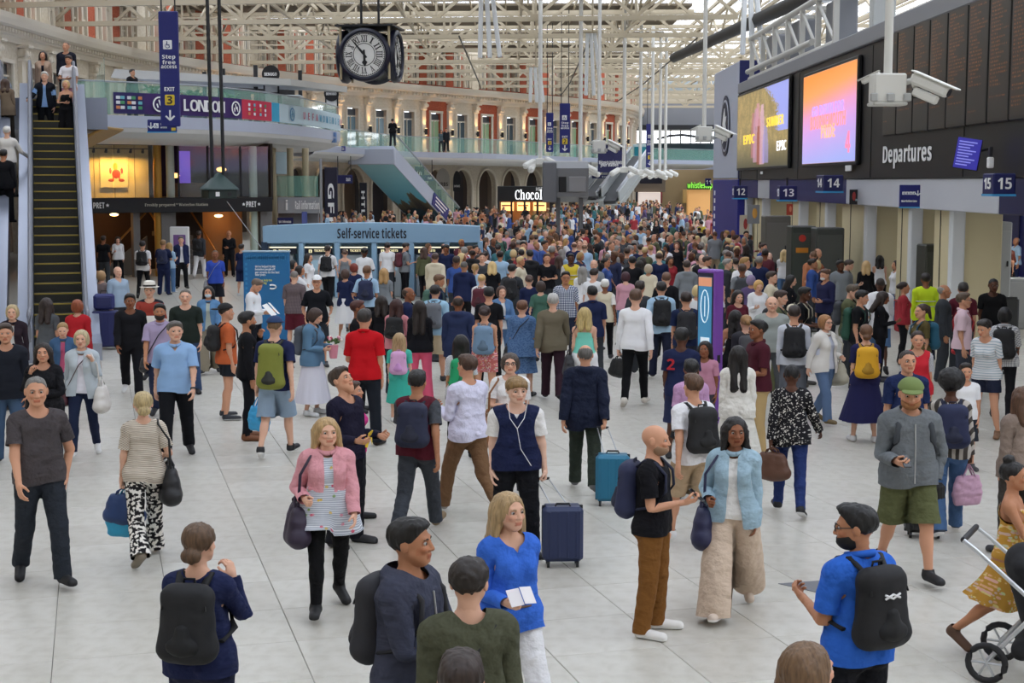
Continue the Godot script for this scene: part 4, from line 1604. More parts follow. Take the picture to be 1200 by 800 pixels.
func hall_floor() -> void:
	var root := root3("floor")
	var bed := sb()
	box(bed, Vector3(5, -0.16, -85), Vector3(84, 0.3, 206))
	put("joint_bed", bed, mat("#6b6964", 0.9), root)
	var tn := noise_tex(0.12, 21, 512, ramp([[0.0, "#8f8c85"], [0.36, "#c9c7c1"], [0.6, "#d3d1cb"], [1.0, "#dedcd7"]]))
	var wear := noise_tex(0.008, 22, 256, ramp([[0.0, "#ebe9e5"], [0.5, "#f8f7f5"], [1.0, "#ffffff"]]))
	var ms := []
	for c in ["#f6f5f1", "#f2f0ec", "#fbfaf7"]:
		var m := tri_mat(c, 0.34, tn, 2.2)
		m.detail_enabled = true
		m.detail_albedo = wear
		m.detail_blend_mode = BaseMaterial3D.BLEND_MODE_MUL
		m.uv2_triplanar = true
		m.uv2_world_triplanar = true
		m.uv2_scale = Vector3.ONE * 0.11
		ms.append(m)
	var st := sb()
	var w := TILE - 0.005
	var b := 0.004
	var p := [Vector3(-w / 2, -b, w / 2), Vector3(w / 2, -b, w / 2), Vector3(w / 2, -b, -w / 2), Vector3(-w / 2, -b, -w / 2)]
	var q := []
	for v in p:
		q.append(Vector3(v.x * (1.0 - 2.0 * b / w), 0, v.z * (1.0 - 2.0 * b / w)))
	quad(st, q[0], q[1], q[2], q[3])
	for k in 4:
		quad(st, p[k], p[(k + 1) % 4], q[(k + 1) % 4], q[k])
		quad(st, p[k] - Vector3(0, 0.01, 0), p[(k + 1) % 4] - Vector3(0, 0.01, 0), p[(k + 1) % 4], p[k])
	var tile := st.commit()
	var ax := Basis(Vector3.UP, deg_to_rad(TILE_TURN))
	var near := []
	var far := []
	for i in range(-60, 60):
		for j in range(-6, 210):
			var c := ax * Vector3((i + 0.07) * TILE, 0, -j * TILE)
			if c.x < -27.0 or c.x > 20.0 or c.z > 3.0 or c.z < -172.0:
				continue
			var s := pix(c)
			if c.z < -11.0 and absf(s.x - 600.0) < 690.0 and s.y < 860.0:
				near.append(c)
			else:
				far.append(c)
	near.sort_custom(func(a, b2): return a.z > b2.z)
	far.append_array(near.slice(300))
	near = near.slice(0, 300)
	for c in near:
		var o := put_mesh("floor_tile", tile, ms[rng.randi() % 3], root)
		o.transform = Transform3D(ax, c)
	var mm := MultiMesh.new()
	mm.transform_format = MultiMesh.TRANSFORM_3D
	mm.mesh = tile
	mm.instance_count = far.size()
	for k in far.size():
		mm.set_instance_transform(k, Transform3D(ax, far[k]))
	var mi := MultiMeshInstance3D.new()
	mi.name = "floor_tiles_beyond"
	mi.multimesh = mm
	mi.material_override = ms[0]
	mi.set_meta("kind", "stuff")
	root.add_child(mi)
	# the dark inlaid plate by the person in the blue polo shirt
	st = sb()
	var a := on_plane(912, 684, 0.0)
	prism(st, PackedVector2Array([Vector2(0, 0), Vector2(0.62, 0.16), Vector2(0.8, -0.2), Vector2(0.5, -0.5)]), 0.004, Transform3D(Basis(Vector3.RIGHT, -PI / 2), a + Vector3(0, 0.001, 0)))
	put("dark_floor_plate", st, mat("#6a6b70", 0.5), root)

func smooth(pts: Array, step: float) -> Array:        # even points along a smooth line through [x, distance] pairs
	var c := Curve2D.new()
	for k in pts.size():
		var a: Array = pts[maxi(k - 1, 0)]
		var b: Array = pts[mini(k + 1, pts.size() - 1)]
		var t := Vector2(b[0] - a[0], b[1] - a[1]) / 6.0
		c.add_point(Vector2(pts[k][0], pts[k][1]), -t, t)
	c.bake_interval = 0.2
	var out := []
	var n := int(c.get_baked_length() / step)
	for k in n + 1:
		var v := c.sample_baked(k * c.get_baked_length() / n)
		out.append(Vector3(v.x, 0, -v.y))
	return out

func face_xf(a: Vector3, b: Vector3) -> Transform3D:       # x from a to b, z out of the wall on the right hand of that way
	var d := (b - a)
	d.y = 0
	d = d.normalized()
	return Transform3D(Basis(d, Vector3.UP, d.cross(Vector3.UP)), a)

func arch_hole(w: float, spring: float, rad: float, seg := 10) -> Array:
	var out := []
	for k in seg + 1:
		var a := PI - PI * k / seg
		out.append(Vector2(w / 2 + cos(a) * rad, spring + sin(a) * rad * 1.25))
	return out

func facade() -> void:
	var line := smooth([[-25.6, -8], [-25.4, 25], [-25.1, 50], [-24.6, 71.7], [-23.9, 87], [-21.2, 99], [-13.4, 117], [7.2, 147], [12.5, 160], [14.5, 178]], 3.6)
	var root := root3("wall_left")
	var W: float = line[0].distance_to(line[1]) + 0.02
	# shapes shared by all bays
	var deckwall := mesh_once("bay_wall", func(st):
		var x0 := W / 2 - 0.78
		box(st, Vector3(x0 / 2, 8.1, -0.3), Vector3(x0, 4.6, 0.6))
		box(st, Vector3(W - x0 / 2, 8.1, -0.3), Vector3(x0, 4.6, 0.6))
		box(st, Vector3(W / 2, 9.9, -0.3), Vector3(1.56, 1.0, 0.6)))
	var pil := mesh_once("pilaster", func(st):
		box(st, Vector3(0, 8.0, 0.1), Vector3(0.5, 4.2, 0.24))
		box(st, Vector3(0, 6.1, 0.14), Vector3(0.62, 0.4, 0.32))
		rbox(st, Vector3(0, 9.65, 0.16), Vector3(0.6, 0.25, 0.4), 0.06)
		rbox(st, Vector3(0, 10.0, 0.22), Vector3(0.46, 0.6, 0.5), 0.12)
		for s in [-1.0, 1.0]:
			ball(st, Vector3(0.2 * s, 9.92, 0.42), Vector3(0.13, 0.16, 0.12), Color(1, 1, 1, 2), Basis(), 8, 6)
		rbox(st, Vector3(0, 10.28, 0.3), Vector3(0.72, 0.14, 0.66), 0.03))
	var frame := mesh_once("bay_frame", func(st):
		for s in [-1.0, 1.0]:
			rbox(st, Vector3(W / 2 + s * 0.78, 7.7, 0.03), Vector3(0.2, 3.5, 0.14), 0.02)
		rbox(st, Vector3(W / 2, 9.45, 0.04), Vector3(1.8, 0.2, 0.18), 0.02)
		box(st, Vector3(W / 2, 8.75, -0.2), Vector3(1.4, 0.09, 0.1))
		box(st, Vector3(W / 2, 7.3, -0.2), Vector3(0.07, 2.9, 0.08)))
	var pane := mesh_once("bay_pane", func(st): box(st, Vector3(W / 2, 7.3, -0.26), Vector3(1.4, 2.8, 0.02)))
	var transom := mesh_once("bay_transom", func(st): box(st, Vector3(W / 2, 9.05, -0.26), Vector3(1.4, 0.55, 0.02)))
	var cornice := mesh_once("cornice", func(st):
		prism(st, PackedVector2Array([Vector2(-0.5, 10.35), Vector2(0.25, 10.35), Vector2(0.3, 10.6), Vector2(0.45, 10.65), Vector2(0.5, 10.9), Vector2(0.95, 11.0), Vector2(1.05, 11.25), Vector2(1.1, 11.5), Vector2(-0.5, 11.6)]), W, Transform3D(Basis(Vector3.BACK, Vector3.UP, Vector3.RIGHT), Vector3.ZERO)))
	var dent := mesh_once("dentils", func(st):
		for k in 9:
			rbox(st, Vector3((k + 0.5) * W / 9.0, 10.82, 0.55), Vector3(0.2, 0.2, 0.3), 0.03))
	var upper := mesh_once("upper_brick", func(st): box(st, Vector3(W / 2, 13.4, -0.35), Vector3(W, 3.8, 0.5)))
	var pier := mesh_once("upper_pier", func(st):
		box(st, Vector3(0.0, 13.3, -0.02), Vector3(0.95, 3.5, 0.3)))
	var surround := mesh_once("upper_surround", func(st):
		for s in [-1.0, 1.0]:
			box(st, Vector3(s * 0.4, 13.2, 0.0), Vector3(0.14, 3.0, 0.3))
		box(st, Vector3(0, 14.75, 0.0), Vector3(1.0, 0.3, 0.34))
		box(st, Vector3(0, 13.2, -0.02), Vector3(0.09, 3.0, 0.16))
		for y in [12.6, 13.6]:
			box(st, Vector3(0, y, -0.02), Vector3(0.8, 0.1, 0.16)))
	var upane := mesh_once("upper_pane", func(st): box(st, Vector3(0, 13.2, -0.08), Vector3(0.8, 3.0, 0.02)))
	var ground := mesh_once("ground_arch", func(st):
		var r := W / 2 - 0.42
		var h := arch_hole(W, 3.0, r)
		prism(st, PackedVector2Array([Vector2(0, 0), Vector2(W / 2 - r, 0), Vector2(W / 2 - r, 3.0), Vector2(0, 3.0)]), 0.5, Transform3D(Basis(), Vector3(0, 0, -0.5)))
		prism(st, PackedVector2Array([Vector2(W / 2 + r, 0), Vector2(W, 0), Vector2(W, 3.0), Vector2(W / 2 + r, 3.0)]), 0.5, Transform3D(Basis(), Vector3(0, 0, -0.5)))
		for k in h.size() - 1:
			prism(st, PackedVector2Array([h[k], h[k + 1], Vector2(h[k + 1].x, 5.6), Vector2(h[k].x, 5.6)]), 0.5, Transform3D(Basis(), Vector3(0, 0, -0.5)))
		box(st, Vector3(0.21, 4.3, -0.25), Vector3(0.42, 2.6, 0.5))
		box(st, Vector3(W - 0.21, 4.3, -0.25), Vector3(0.42, 2.6, 0.5)))
	var archivolt := mesh_once("archivolt", func(st):
		var pts := [Vector3(0.42, 0, 0.03)]
		for v in arch_hole(W, 3.0, W / 2 - 0.42, 14):
			pts.append(Vector3(v.x, v.y, 0.03))
		pts.append(Vector3(W - 0.42, 0, 0.03))
		tube(st, pts, 0.14, 6))
	var shopback := mesh_once("shop_back", func(st): box(st, Vector3(W / 2, 2.6, -1.3), Vector3(W, 5.2, 0.1)))
	var sconce := mesh_once("sconce", func(st):
		box(st, Vector3(0, 7.75, 0.28), Vector3(0.1, 0.1, 0.16))
		lathe(st, [Vector2(0.05, 7.5), Vector2(0.12, 7.52), Vector2(0.12, 7.98), Vector2(0.05, 8.0)], 10, Transform3D(Basis(), Vector3(0, 0, 0.42))))
	var pane_m := [mat("#9db4bd", 0.25), mat("#7f99a3", 0.25), mat("#a8c79a", 0.3), mat("#56646c", 0.2)]
	var dk := mat("#5c5f62", 0.4)
	var upper_m := mat("#6d7274", 0.2)
	for k in line.size() - 1:
		var z: float = -line[k].z
		if z < 45.0:
			var st := sb()
			box(st, Vector3(W / 2, 9.2, -0.3), Vector3(W, 18.5, 0.6))
			put("wall_panel", st, M.stone, root).transform = face_xf(line[k], line[k + 1])
			continue
		var f := face_xf(line[k], line[k + 1])
		var late := z > 122.0
		put_mesh("wall_panel", deckwall, M.brick if late and k % 2 == 0 else M.stone, root).transform = f
		put_mesh("pilaster", pil, M.trim, root).transform = f
		var wn := put_mesh("window", frame, M.trim, root)
		wn.transform = f
		put_mesh("pane", pane, pane_m[(k * 7) % 2 if not late else 2 + (k % 2)], wn)
		put_mesh("transom_pane", transom, dk, wn)
		put_mesh("cornice", cornice, M.trim, root).transform = f
		put_mesh("dentils", dent, M.trim, root, "stuff").transform = f
		put_mesh("brick_wall", upper, M.brick, root).transform = f
		put_mesh("brick_pier", pier, M.stone if k % 4 == 0 else M.brick, root).transform = f
		for x in [0.3, 0.7]:
			var uw := put_mesh("upper_window", surround, M.trim, root)
			uw.transform = f * Transform3D(Basis(), Vector3(W * x, 0, 0))
			put_mesh("pane", upane, upper_m, uw)
		put_mesh("arcade", ground, M.stone, root).transform = f
		var ar := put_mesh("arch_moulding", archivolt, M.trim, root)
		ar.transform = f
		put_mesh("shop_wall", shopback, [mat("#3a3438", 0.6), mat("#4a3c34", 0.6), mat("#6b5a4a", 0.6)][k % 3], root).transform = f
		if z > 98.0 and z < 160.0:
			var s := put_mesh("wall_lamp", sconce, M.dark, root)
			s.transform = f
			for y in [8.03, 7.47]:
				var st := sb()
				lathe(st, [Vector2(0.0, -0.01), Vector2(0.1, -0.01), Vector2(0.1, 0.01), Vector2(0, 0.01)], 8, Transform3D(Basis(), Vector3(0, y, 0.42)))
				put("lamp_glow", st, glow("#ffdca0", 3.0), s)
				var l := SpotLight3D.new()
				l.name = "wall_lamp_light"
				add_child(l, true)
				l.position = f * Vector3(0, y + (0.05 if y > 7.7 else -0.05), 0.42)
				l.rotation_degrees = Vector3(90 if y > 7.7 else -90, 0, 0)
				l.light_color = Color(1.0, 0.78, 0.5)
				l.light_energy = 3.0
				l.spot_angle = 40
				l.spot_range = 60
				l.light_size = 0.1
				l.shadow_enabled = true

func deck(called: String, pts: Array, back: Array, fascia_m: Material, banner := false) -> Node3D:
	var root := root3(called)
	var poly := PackedVector2Array()
	for p in pts:
		poly.append(Vector2(p.x, -p.z))
	for p in back:
		poly.append(Vector2(p[0], p[1]))
	var st := sb()
	prism(st, poly, 0.42, Transform3D(Basis(Vector3.RIGHT, -PI / 2), Vector3(0, 5.47, 0)))
	put("deck_slab", st, fascia_m, root)
	# the curved soffit below the edge
	st = sb()
	for k in pts.size() - 1:
		var f := face_xf(pts[k], pts[k + 1])
		var f2 := face_xf(pts[maxi(k - 1, 0)], pts[k])
		var f3 := face_xf(pts[mini(k + 1, pts.size() - 2)], pts[mini(k + 2, pts.size() - 1)])
		var n0 := (f.basis.z + f2.basis.z).normalized()
		var n1 := (f.basis.z + f3.basis.z).normalized()
		var prof := [Vector2(0.0, 5.5), Vector2(-0.12, 5.32), Vector2(-0.6, 5.12), Vector2(-1.5, 5.0), Vector2(-2.6, 4.96)]
		for e in prof.size() - 1:
			quad(st, pts[k] + n0 * prof[e + 1].x + Vector3(0, prof[e + 1].y, 0), pts[k + 1] + n1 * prof[e + 1].x + Vector3(0, prof[e + 1].y, 0), pts[k + 1] + n1 * prof[e].x + Vector3(0, prof[e].y, 0), pts[k] + n0 * prof[e].x + Vector3(0, prof[e].y, 0))
	put("soffit", st, M.white, root)
	for k in pts.size() - 1:
		var f := face_xf(pts[k], pts[k + 1])
		var w: float = pts[k].distance_to(pts[k + 1])
		st = sb()
		box(st, Vector3(w / 2, 6.46, -0.06), Vector3(w - 0.03, 1.1, 0.016))
		put("balustrade_pane", st, M.green_glass, root).transform = f
		st = sb()
		tube(st, [Vector3(0, 7.04, -0.06), Vector3(w, 7.04, -0.06)], 0.03, 6)
		put("handrail", st, M.alu, root).transform = f
	return root

func roof() -> void:
	var root := root3("roof")
	var frame_m: StandardMaterial3D = M.steel
	var unit := mesh_once("bar_unit", func(st): box(st, Vector3(0, 0, 0.5), Vector3(1, 1, 1)))
	var bar := func(parent: Node, called: String, a: Vector3, b: Vector3, w: float, h: float, kind := ""):
		var bs := look_basis(b - a)
		var o := put_mesh(called, unit, frame_m, parent, kind)
		o.transform = Transform3D(Basis(bs.x * w, bs.y * h, bs.z * a.distance_to(b)), a)
	# sheeting: solid strips with glazed strips between, running across the hall
	for k in 22:
		var z := 20.0 - 9.0 * k
		var st := sb()
		box(st, Vector3(-9.25, 14.85, z - 2.4), Vector3(41.5, 0.14, 4.8))
		put("roof_sheet", st, mat("#6a5f4e", 0.85), root)
		st = sb()
		for e in 26:
			box(st, Vector3(-29.0 + e * 3.0, 14.82, z - (6.9 if e < 14 else 4.5)), Vector3(0.1, 0.12, 4.2 if e < 14 else 9.0))
		put("glazing_bars", st, frame_m, root, "stuff")
		st = sb()
		box(st, Vector3(-9.25, 14.92, z - 6.9), Vector3(41.5, 0.02, 4.2))
		box(st, Vector3(29, 14.92, z - 4.5), Vector3(35, 0.02, 9.0))
		put("glazing", st, glass(Color(0.95, 0.97, 1.0, 0.05)), root)
	# the lattice trusses across the hall
	for t in 12:
		var d := 70.0 + t * 9.0
		var tr := Node3D.new()
		tr.name = "roof_truss"
		root.add_child(tr, true)
		var tilt := lerpf(0.12, 0.0, clampf(t / 6.0, 0.0, 1.0))
		var at_x := func(x: float, y: float) -> Vector3: return Vector3(x, y, -d + (x + 5.0) * tilt)
		var xa := -24.5 if t < 4 else -24.5 + (t - 3) * 3.5
		var xb := 11.5 if t < 4 else 30.0
		bar.call(tr, "bottom_chord", at_x.call(xa, 11.95), at_x.call(xb, 11.95), 0.26, 0.24)
		bar.call(tr, "top_chord", at_x.call(xa, 14.3), at_x.call(xb, 14.3), 0.26, 0.22)
		bar.call(tr, "middle_rail", at_x.call(xa, 13.15), at_x.call(xb, 13.15), 0.1, 0.1)
		var n := int((xb - xa) / 2.5)
		for k in n:
			var x0 := xa + (xb - xa) * k / n
			var x1 := xa + (xb - xa) * (k + 1) / n
			if k % 2 == 0:
				bar.call(tr, "diagonal", at_x.call(x0, 12.0), at_x.call(x1, 14.2), 0.15, 0.16)
			else:
				bar.call(tr, "diagonal", at_x.call(x0, 14.2), at_x.call(x1, 12.0), 0.15, 0.16)
			if k % 2 == 0:
				bar.call(tr, "vertical", at_x.call(x0, 12.0), at_x.call(x0, 14.2), 0.1, 0.12)
	# girders along the hall and purlins
	for x in [-19.0, -12.5, -6.0, 0.5, 7.0, 13.5, 20.0, 26.5]:
		var gr := Node3D.new()
		gr.name = "roof_girder"
		root.add_child(gr, true)
		bar.call(gr, "girder_rail", Vector3(x, 14.55, 10), Vector3(x, 14.55, -176), 0.2, 0.22)
		bar.call(gr, "girder_rail", Vector3(x, 12.8, -70), Vector3(x, 12.8, -172), 0.14, 0.16)
		for k in 24:
			var z0 := -80.0 - k * 3.7
			bar.call(gr, "girder_brace", Vector3(x, 12.8 if k % 2 else 14.55, z0), Vector3(x, 14.55 if k % 2 else 12.8, z0 - 3.7), 0.1, 0.12)
	var st2 := sb()
	for k in 30:
		beam(st2, Vector3(-29.0 + k * 2.2, 14.72, 10), Vector3(-29.0 + k * 2.2, 14.72, -176), 0.09, 0.16)
	put("purlins", st2, frame_m, root, "stuff")
	# conduit and cable runs slung under the trusses
	st2 = sb()
	for q in [[-3.0, 11.8], [4.5, 11.85], [10.5, 11.7]]:
		tube(st2, [Vector3(q[0], q[1], -86), Vector3(q[0] + 0.3, q[1] - 0.1, -125), Vector3(q[0], q[1], -170)], 0.05, 5)
	put("cable_runs", st2, mat("#4a4640", 0.7), root, "stuff")

func shell() -> void:      # the sides of the hall that close it round the camera
	var st := sb()
	box(st, Vector3(5, 8.6, 13), Vector3(84, 18, 0.6))
	put("wall_back", st, M.stone, self, "structure")
	st = sb()
	box(st, Vector3(46, 8.6, -85), Vector3(0.6, 18, 200))
	put("wall_right", st, mat("#8a8580", 0.8), self, "structure")
	# the end of the hall: a roof box, a band of daylight, a dark glazed bridge and shops below
	var far := root3("wall_far")
	var z := -173.0
	var rowx := [[12.5, 13.9, 8, 46, "end_beam", mat("#c9bda6", 0.7)], [9.9, 12.6, 9.5, 26, "end_fascia", M.grey], [9.45, 9.9, 5, 46, "end_rail", mat("#b9a987", 0.7)], [5.5, 8.0, 8, 26, "bridge_glass", mat("#1f3a44", 0.2)], [5.0, 5.55, 8, 26, "bridge_edge", M.lilac], [0.0, 5.0, 8, 26, "shop_wall", mat("#a58f68", 0.7)], [13.9, 15.2, -5, 46, "end_gable", mat("#9aa3a6", 0.4)], [0.0, 9.5, 26, 46, "side_wall", mat("#3a3a44", 0.7)]]
	for r in rowx:
		st = sb()
		box(st, Vector3((r[2] + r[3]) / 2.0, (r[0] + r[1]) / 2.0, z), Vector3(r[3] - r[2], r[1] - r[0], 0.5))
		put(r[4], st, r[5], far)
	st = sb()
	for k in 16:
		box(st, Vector3(9.0 + k * 1.15, 8.75, z), Vector3(0.12, 1.5, 0.2))
	put("window_mullions", st, M.dark, far, "stuff")
	st = sb()
	box(st, Vector3(17, 8.75, z), Vector3(18, 1.5, 0.03))
	put("window_band", st, M.glass, far)
	st = sb()
	box(st, Vector3(17, 9.75, z + 1.2), Vector3(18.6, 0.5, 2.4))
	put("dark_soffit", st, M.dark, far)
	st = sb()
	tube(st, [at(770, 163, 171.0), at(785, 159, 171.0), at(800, 158, 171.0), at(815, 160, 171.0), at(830, 164, 171.0)], 0.15, 6)
	put("arched_tie", st, M.dark, far)
	# shopfronts at the far end
	for q in [[742, 765, 214, 236, "#2a2a33"], [768, 776, 214, 238, "#8d2f35"], [800, 832, 222, 238, "#d9b06a"]]:
		var a := at(q[0], q[2], 171.6)
		var b := at(q[1], q[3], 171.6)
		st = sb()
		rbox(st, (a + b) / 2.0, Vector3(b.x - a.x, a.y - b.y, 0.3), 0.05)
		put("shopfront_panel", st, mat(q[4], 0.6), far)
	# the left end, behind the bend of the facade
	st = sb()
	box(st, Vector3(-30, 8.6, -85), Vector3(0.6, 18, 200))
	put("wall_outer", st, M.brick, self, "structure")
	# platform side behind the gates: a dark blue hoarding, and the train shed beyond
	var pl := root3("wall_platforms")
	st = sb()
	box(st, Vector3(19.5, 2.0, -45), Vector3(0.3, 4.0, 66))
	put("blue_hoarding", st, mat("#1d2378", 0.5), pl)
	st = sb()
	for k in 30:
		box(st, Vector3(19.32, 2.0, -13 - k * 2.2), Vector3(0.05, 4.0, 0.06))
	put("hoarding_seams", st, mat("#12164e", 0.5), pl, "stuff")
	st = sb()
	box(st, Vector3(14.95, 4.0, -40.5), Vector3(9.1, 0.4, 53))
	put("ceiling_gates", st, mat("#8d8f96", 0.7), self, "structure")
	var cl := root3("ceiling_lights")
	for k in 6:
		st = sb()
		box(st, Vector3(15.0, 3.78, -23.0 - k * 6.0), Vector3(2.4, 0.05, 0.6))
		put("ceiling_lamp", st, glow("#ffffff", 2.0), cl)
		var l := AreaLight3D.new()
		l.name = "ceiling_lamp_light"
		cl.add_child(l, true)
		l.position = Vector3(15.0, 3.73, -23.0 - k * 6.0)
		l.rotation_degrees = Vector3(-90, 0, 0)
		l.area_size = Vector2(2.4, 0.6)
		l.area_range = 60
		l.light_energy = 9.0
		l.shadow_enabled = true
# ---------------------------------------------------------------- fittings and signs
const SIDE := Basis(Vector3(0, 0, 1), Vector3(0, 1, 0), Vector3(-1, 0, 0))      # for things on the right-hand wall: their front faces -x

# a flat-fronted box that covers the picture rectangle when it stands z metres away
func slab(parent: Node, called: String, x0: float, y0: float, x1: float, y1: float, z: float, depth: float, m: Material, r := 0.01) -> Array:
	var a := at(x0, y0, z)
	var b := at(x1, y1, z)
	var c := (a + b) * 0.5 - Vector3(0, 0, depth / 2)
	var s := Vector3(b.x - a.x, a.y - b.y, depth)
	var st := sb()
	rbox(st, c, s, minf(r, minf(s.x, s.y) * 0.2))
	var o := put(called, st, m, parent)
	return [o, Vector3(c.x, c.y, (a + b).z * 0.5), s]

func front(c: Vector3, dx := 0.0, dy := 0.0, dz := 0.005) -> Transform3D:
	return Transform3D(Basis(), c + Vector3(dx, dy, dz))

func arrow_down(parent: Node, xf: Transform3D, h: float, m: Material) -> void:
	var st := sb()
	box(st, Vector3(0, h * 0.08, 0), Vector3(h * 0.16, h * 0.84, 0.01))
	for s in [-1.0, 1.0]:
		box(st, Vector3(s * h * 0.2, -h * 0.24, 0), Vector3(h * 0.16, h * 0.58, 0.01), Basis(Vector3.BACK, -s * 0.8))
	put("arrow", st, m, parent).transform = xf

func pictogram(parent: Node, xf: Transform3D, h: float, fg: Material, bg: Material, chair := true) -> void:
	var st := sb()
	rbox(st, Vector3.ZERO, Vector3(h, h, 0.012), h * 0.06)
	var o := put("pictogram", st, bg, parent)
	o.transform = xf
	st = sb()
	if chair:
		ball(st, Vector3(-h * 0.06, h * 0.32, 0.01), Vector3.ONE * h * 0.07)
		box(st, Vector3(-h * 0.05, h * 0.08, 0.01), Vector3(h * 0.09, h * 0.36, 0.012))
		box(st, Vector3(h * 0.08, -h * 0.02, 0.01), Vector3(h * 0.28, h * 0.08, 0.012))
		box(st, Vector3(h * 0.2, -h * 0.18, 0.01), Vector3(h * 0.08, h * 0.3, 0.012), Basis(Vector3.BACK, 0.3))
		var ring := []
		for k in 10:
			var a := PI * 0.55 + PI * 1.3 * k / 9.0
			ring.append(Vector3(cos(a) * h * 0.24, -h * 0.12 + sin(a) * h * 0.24, 0.01))
		tube(st, ring, h * 0.035, 5)
	else:
		ball(st, Vector3(0, h * 0.3, 0.01), Vector3.ONE * h * 0.09)
		box(st, Vector3(0, 0, 0.01), Vector3(h * 0.24, h * 0.38, 0.012))
		for s in [-1.0, 1.0]:
			box(st, Vector3(s * h * 0.07, -h * 0.28, 0.01), Vector3(h * 0.08, h * 0.3, 0.012))
	put("symbol", st, fg, o)

func hanging_sign(x0: float, y0: float, x1: float, y1: float, z: float, label: String, number: String, lines: Array, full := true) -> void:
	var t := thing("hanging_sign", label, "sign")
	var s := slab(t, "sign_board", x0, y0, x1, y1, z, 0.14, M.navy, 0.03)
	var c: Vector3 = s[1]
	var w: float = s[2].x
	var h: float = s[2].y
	for k in [-0.35, 0.35]:
		var st := sb()
		tube(st, [c + Vector3(k * w, h / 2 - 0.02, -0.07), Vector3(c.x + k * w, 14.0, c.z - 0.07)], 0.025, 6)
		put("suspension_rod", st, M.dark, t)
	pictogram(t, front(c, -0.05 * w, h * 0.21), w * 0.46, M.navy, M.print)
	var y := h * 0.1
	for l in lines:
		words(t, l, w * 0.2, front(c, 0, y), M.print, minf(w * 0.8, w * 0.17 * l.length()))
		y -= w * 0.24
	words(t, "EXIT", w * 0.2, front(c, 0, -h * 0.175), M.print, w * 0.52)
	var st := sb()
	rbox(st, front(c, 0, -h * 0.27).origin, Vector3(w * 0.5, w * 0.54, 0.02), 0.03)
	put("number_plate", st, mat("#e3c52f", 0.5), t)
	words(t, number, w * 0.42, front(c, 0, -h * 0.27, 0.016), mat("#15152a", 0.5))
	arrow_down(t, front(c, 0, -h * 0.405), w * 0.55, M.print)

func cctv(px: float, py: float, z: float, label: String, k := 1.0, turn := 0.0, top_px := -1.0) -> void:
	var p := at(px, py, z)
	var t := thing("surveillance_camera", label, "camera", xf_at(p, turn), "")
	var w := mat("#d6d5cf", 0.5)
	var st := sb()
	tube(st, [Vector3(0, 0.25 * k, 0), Vector3(0, 15.0 - p.y, 0)], 0.085 * k, 10)
	put("pole", st, w, t)
	st = sb()
	rbox(st, Vector3(0, 0.02 * k, 0), Vector3(0.62, 0.56, 0.5) * k, 0.03 * k)
	var b := put("junction_box", st, w, t)
	st = sb()
	rbox(st, Vector3(0, -0.28 * k, 0), Vector3(0.66, 0.07, 0.56) * k, 0.02 * k)
	put("base_plate", st, mat("#bdbcb6", 0.5), b)
	for x in [-0.32, 0.0, 0.32]:
		st = sb()
		rbox(st, Vector3(x, -0.16, 0.27) * k, Vector3(0.15, 0.16, 0.08) * k, 0.02 * k)
		put("sensor_cover", st, mat("#a9aaa9", 0.4), b)
	for q in [[0.3, 0.16, 0.1, 1.02], [0.0, 0.3, -0.3, 0.5]]:
		var s: float = q[3] * k
		var o := Vector3(q[0], q[1], q[2]) * k
		var bs := Basis(Vector3.UP, 0.95 if q[0] > 0 else -2.0) * Basis(Vector3.RIGHT, 0.42)
		st = sb()
		tube(st, [o + Vector3(-0.1, -0.06, 0) * s, o + Vector3(0.12, 0.0, 0.05) * s, o + bs * Vector3(0, -0.02, 0.25) * s], 0.06 * s, 8)
		var arm := put("bracket", st, w, t)
		st = sb()
		var c := o + bs * Vector3(0, 0.12, 0.5) * s
		rbox(st, c, Vector3(0.24, 0.22, 0.78) * s, 0.05 * s, bs)
		rbox(st, c + bs * Vector3(0, 0.12, 0.06) * s, Vector3(0.3, 0.03, 0.95) * s, 0.012 * s, bs)
		var h := put("camera_housing", st, w, t)
		st = sb()
		lathe(st, [Vector2(0, 0), Vector2(0.08, 0), Vector2(0.08, 0.02), Vector2(0, 0.02)], 12, Transform3D(bs * Basis(Vector3.RIGHT, PI / 2), c + bs * Vector3(0, 0, 0.39) * s).scaled_local(Vector3(s, s, s)))
		put("lens", st, M.black, h)
		if q[0] > 0:
			st = sb()
			rbox(st, c + bs * Vector3(0, -0.22, 0.0) * s, Vector3(0.18, 0.16, 0.5) * s, 0.03 * s, bs)
			put("lamp_housing", st, w, t)
	st = sb()
	tube(st, [Vector3(0.42, 0.2, 0.1) * k, Vector3(0.62, 0.0, 0.15) * k, Vector3(0.58, -0.16, 0.2) * k, Vector3(0.36, -0.17, 0.2) * k], 0.016 * k, 6)
	put("cable", st, M.black, t)

func pole_cameras(px: float, py: float, z: float, label: String, n := 2) -> void:
	var p := at(px, py, z)
	var t := thing("camera_pole", label, "camera", xf_at(p))
	var w := mat("#dddcd6", 0.5)
	var st := sb()
	tube(st, [Vector3(0, -0.1, 0), Vector3(0, 14.2 - p.y, 0)], 0.11, 8)
	put("pole", st, w, t)
	st = sb()
	rbox(st, Vector3(0, -0.1, 0), Vector3(0.5, 0.35, 0.4), 0.05)
	put("mounting_box", st, w, t)
	for k in n:
		var s := 1.0 if k % 2 == 0 else -1.0
		var bs := Basis(Vector3.UP, 0.7 * s + (0.5 if k > 1 else 0.0)) * Basis(Vector3.RIGHT, 0.35)
		st = sb()
		rbox(st, Vector3(0.38 * s, -0.02 - 0.1 * k, 0.2) + bs * Vector3(0, 0, 0.3), Vector3(0.3, 0.3, 0.9), 0.08, bs)
		tube(st, [Vector3(0, -0.05, 0), Vector3(0.38 * s, -0.1 * k, 0.15)], 0.06, 6)
		put("camera_housing", st, w, t)

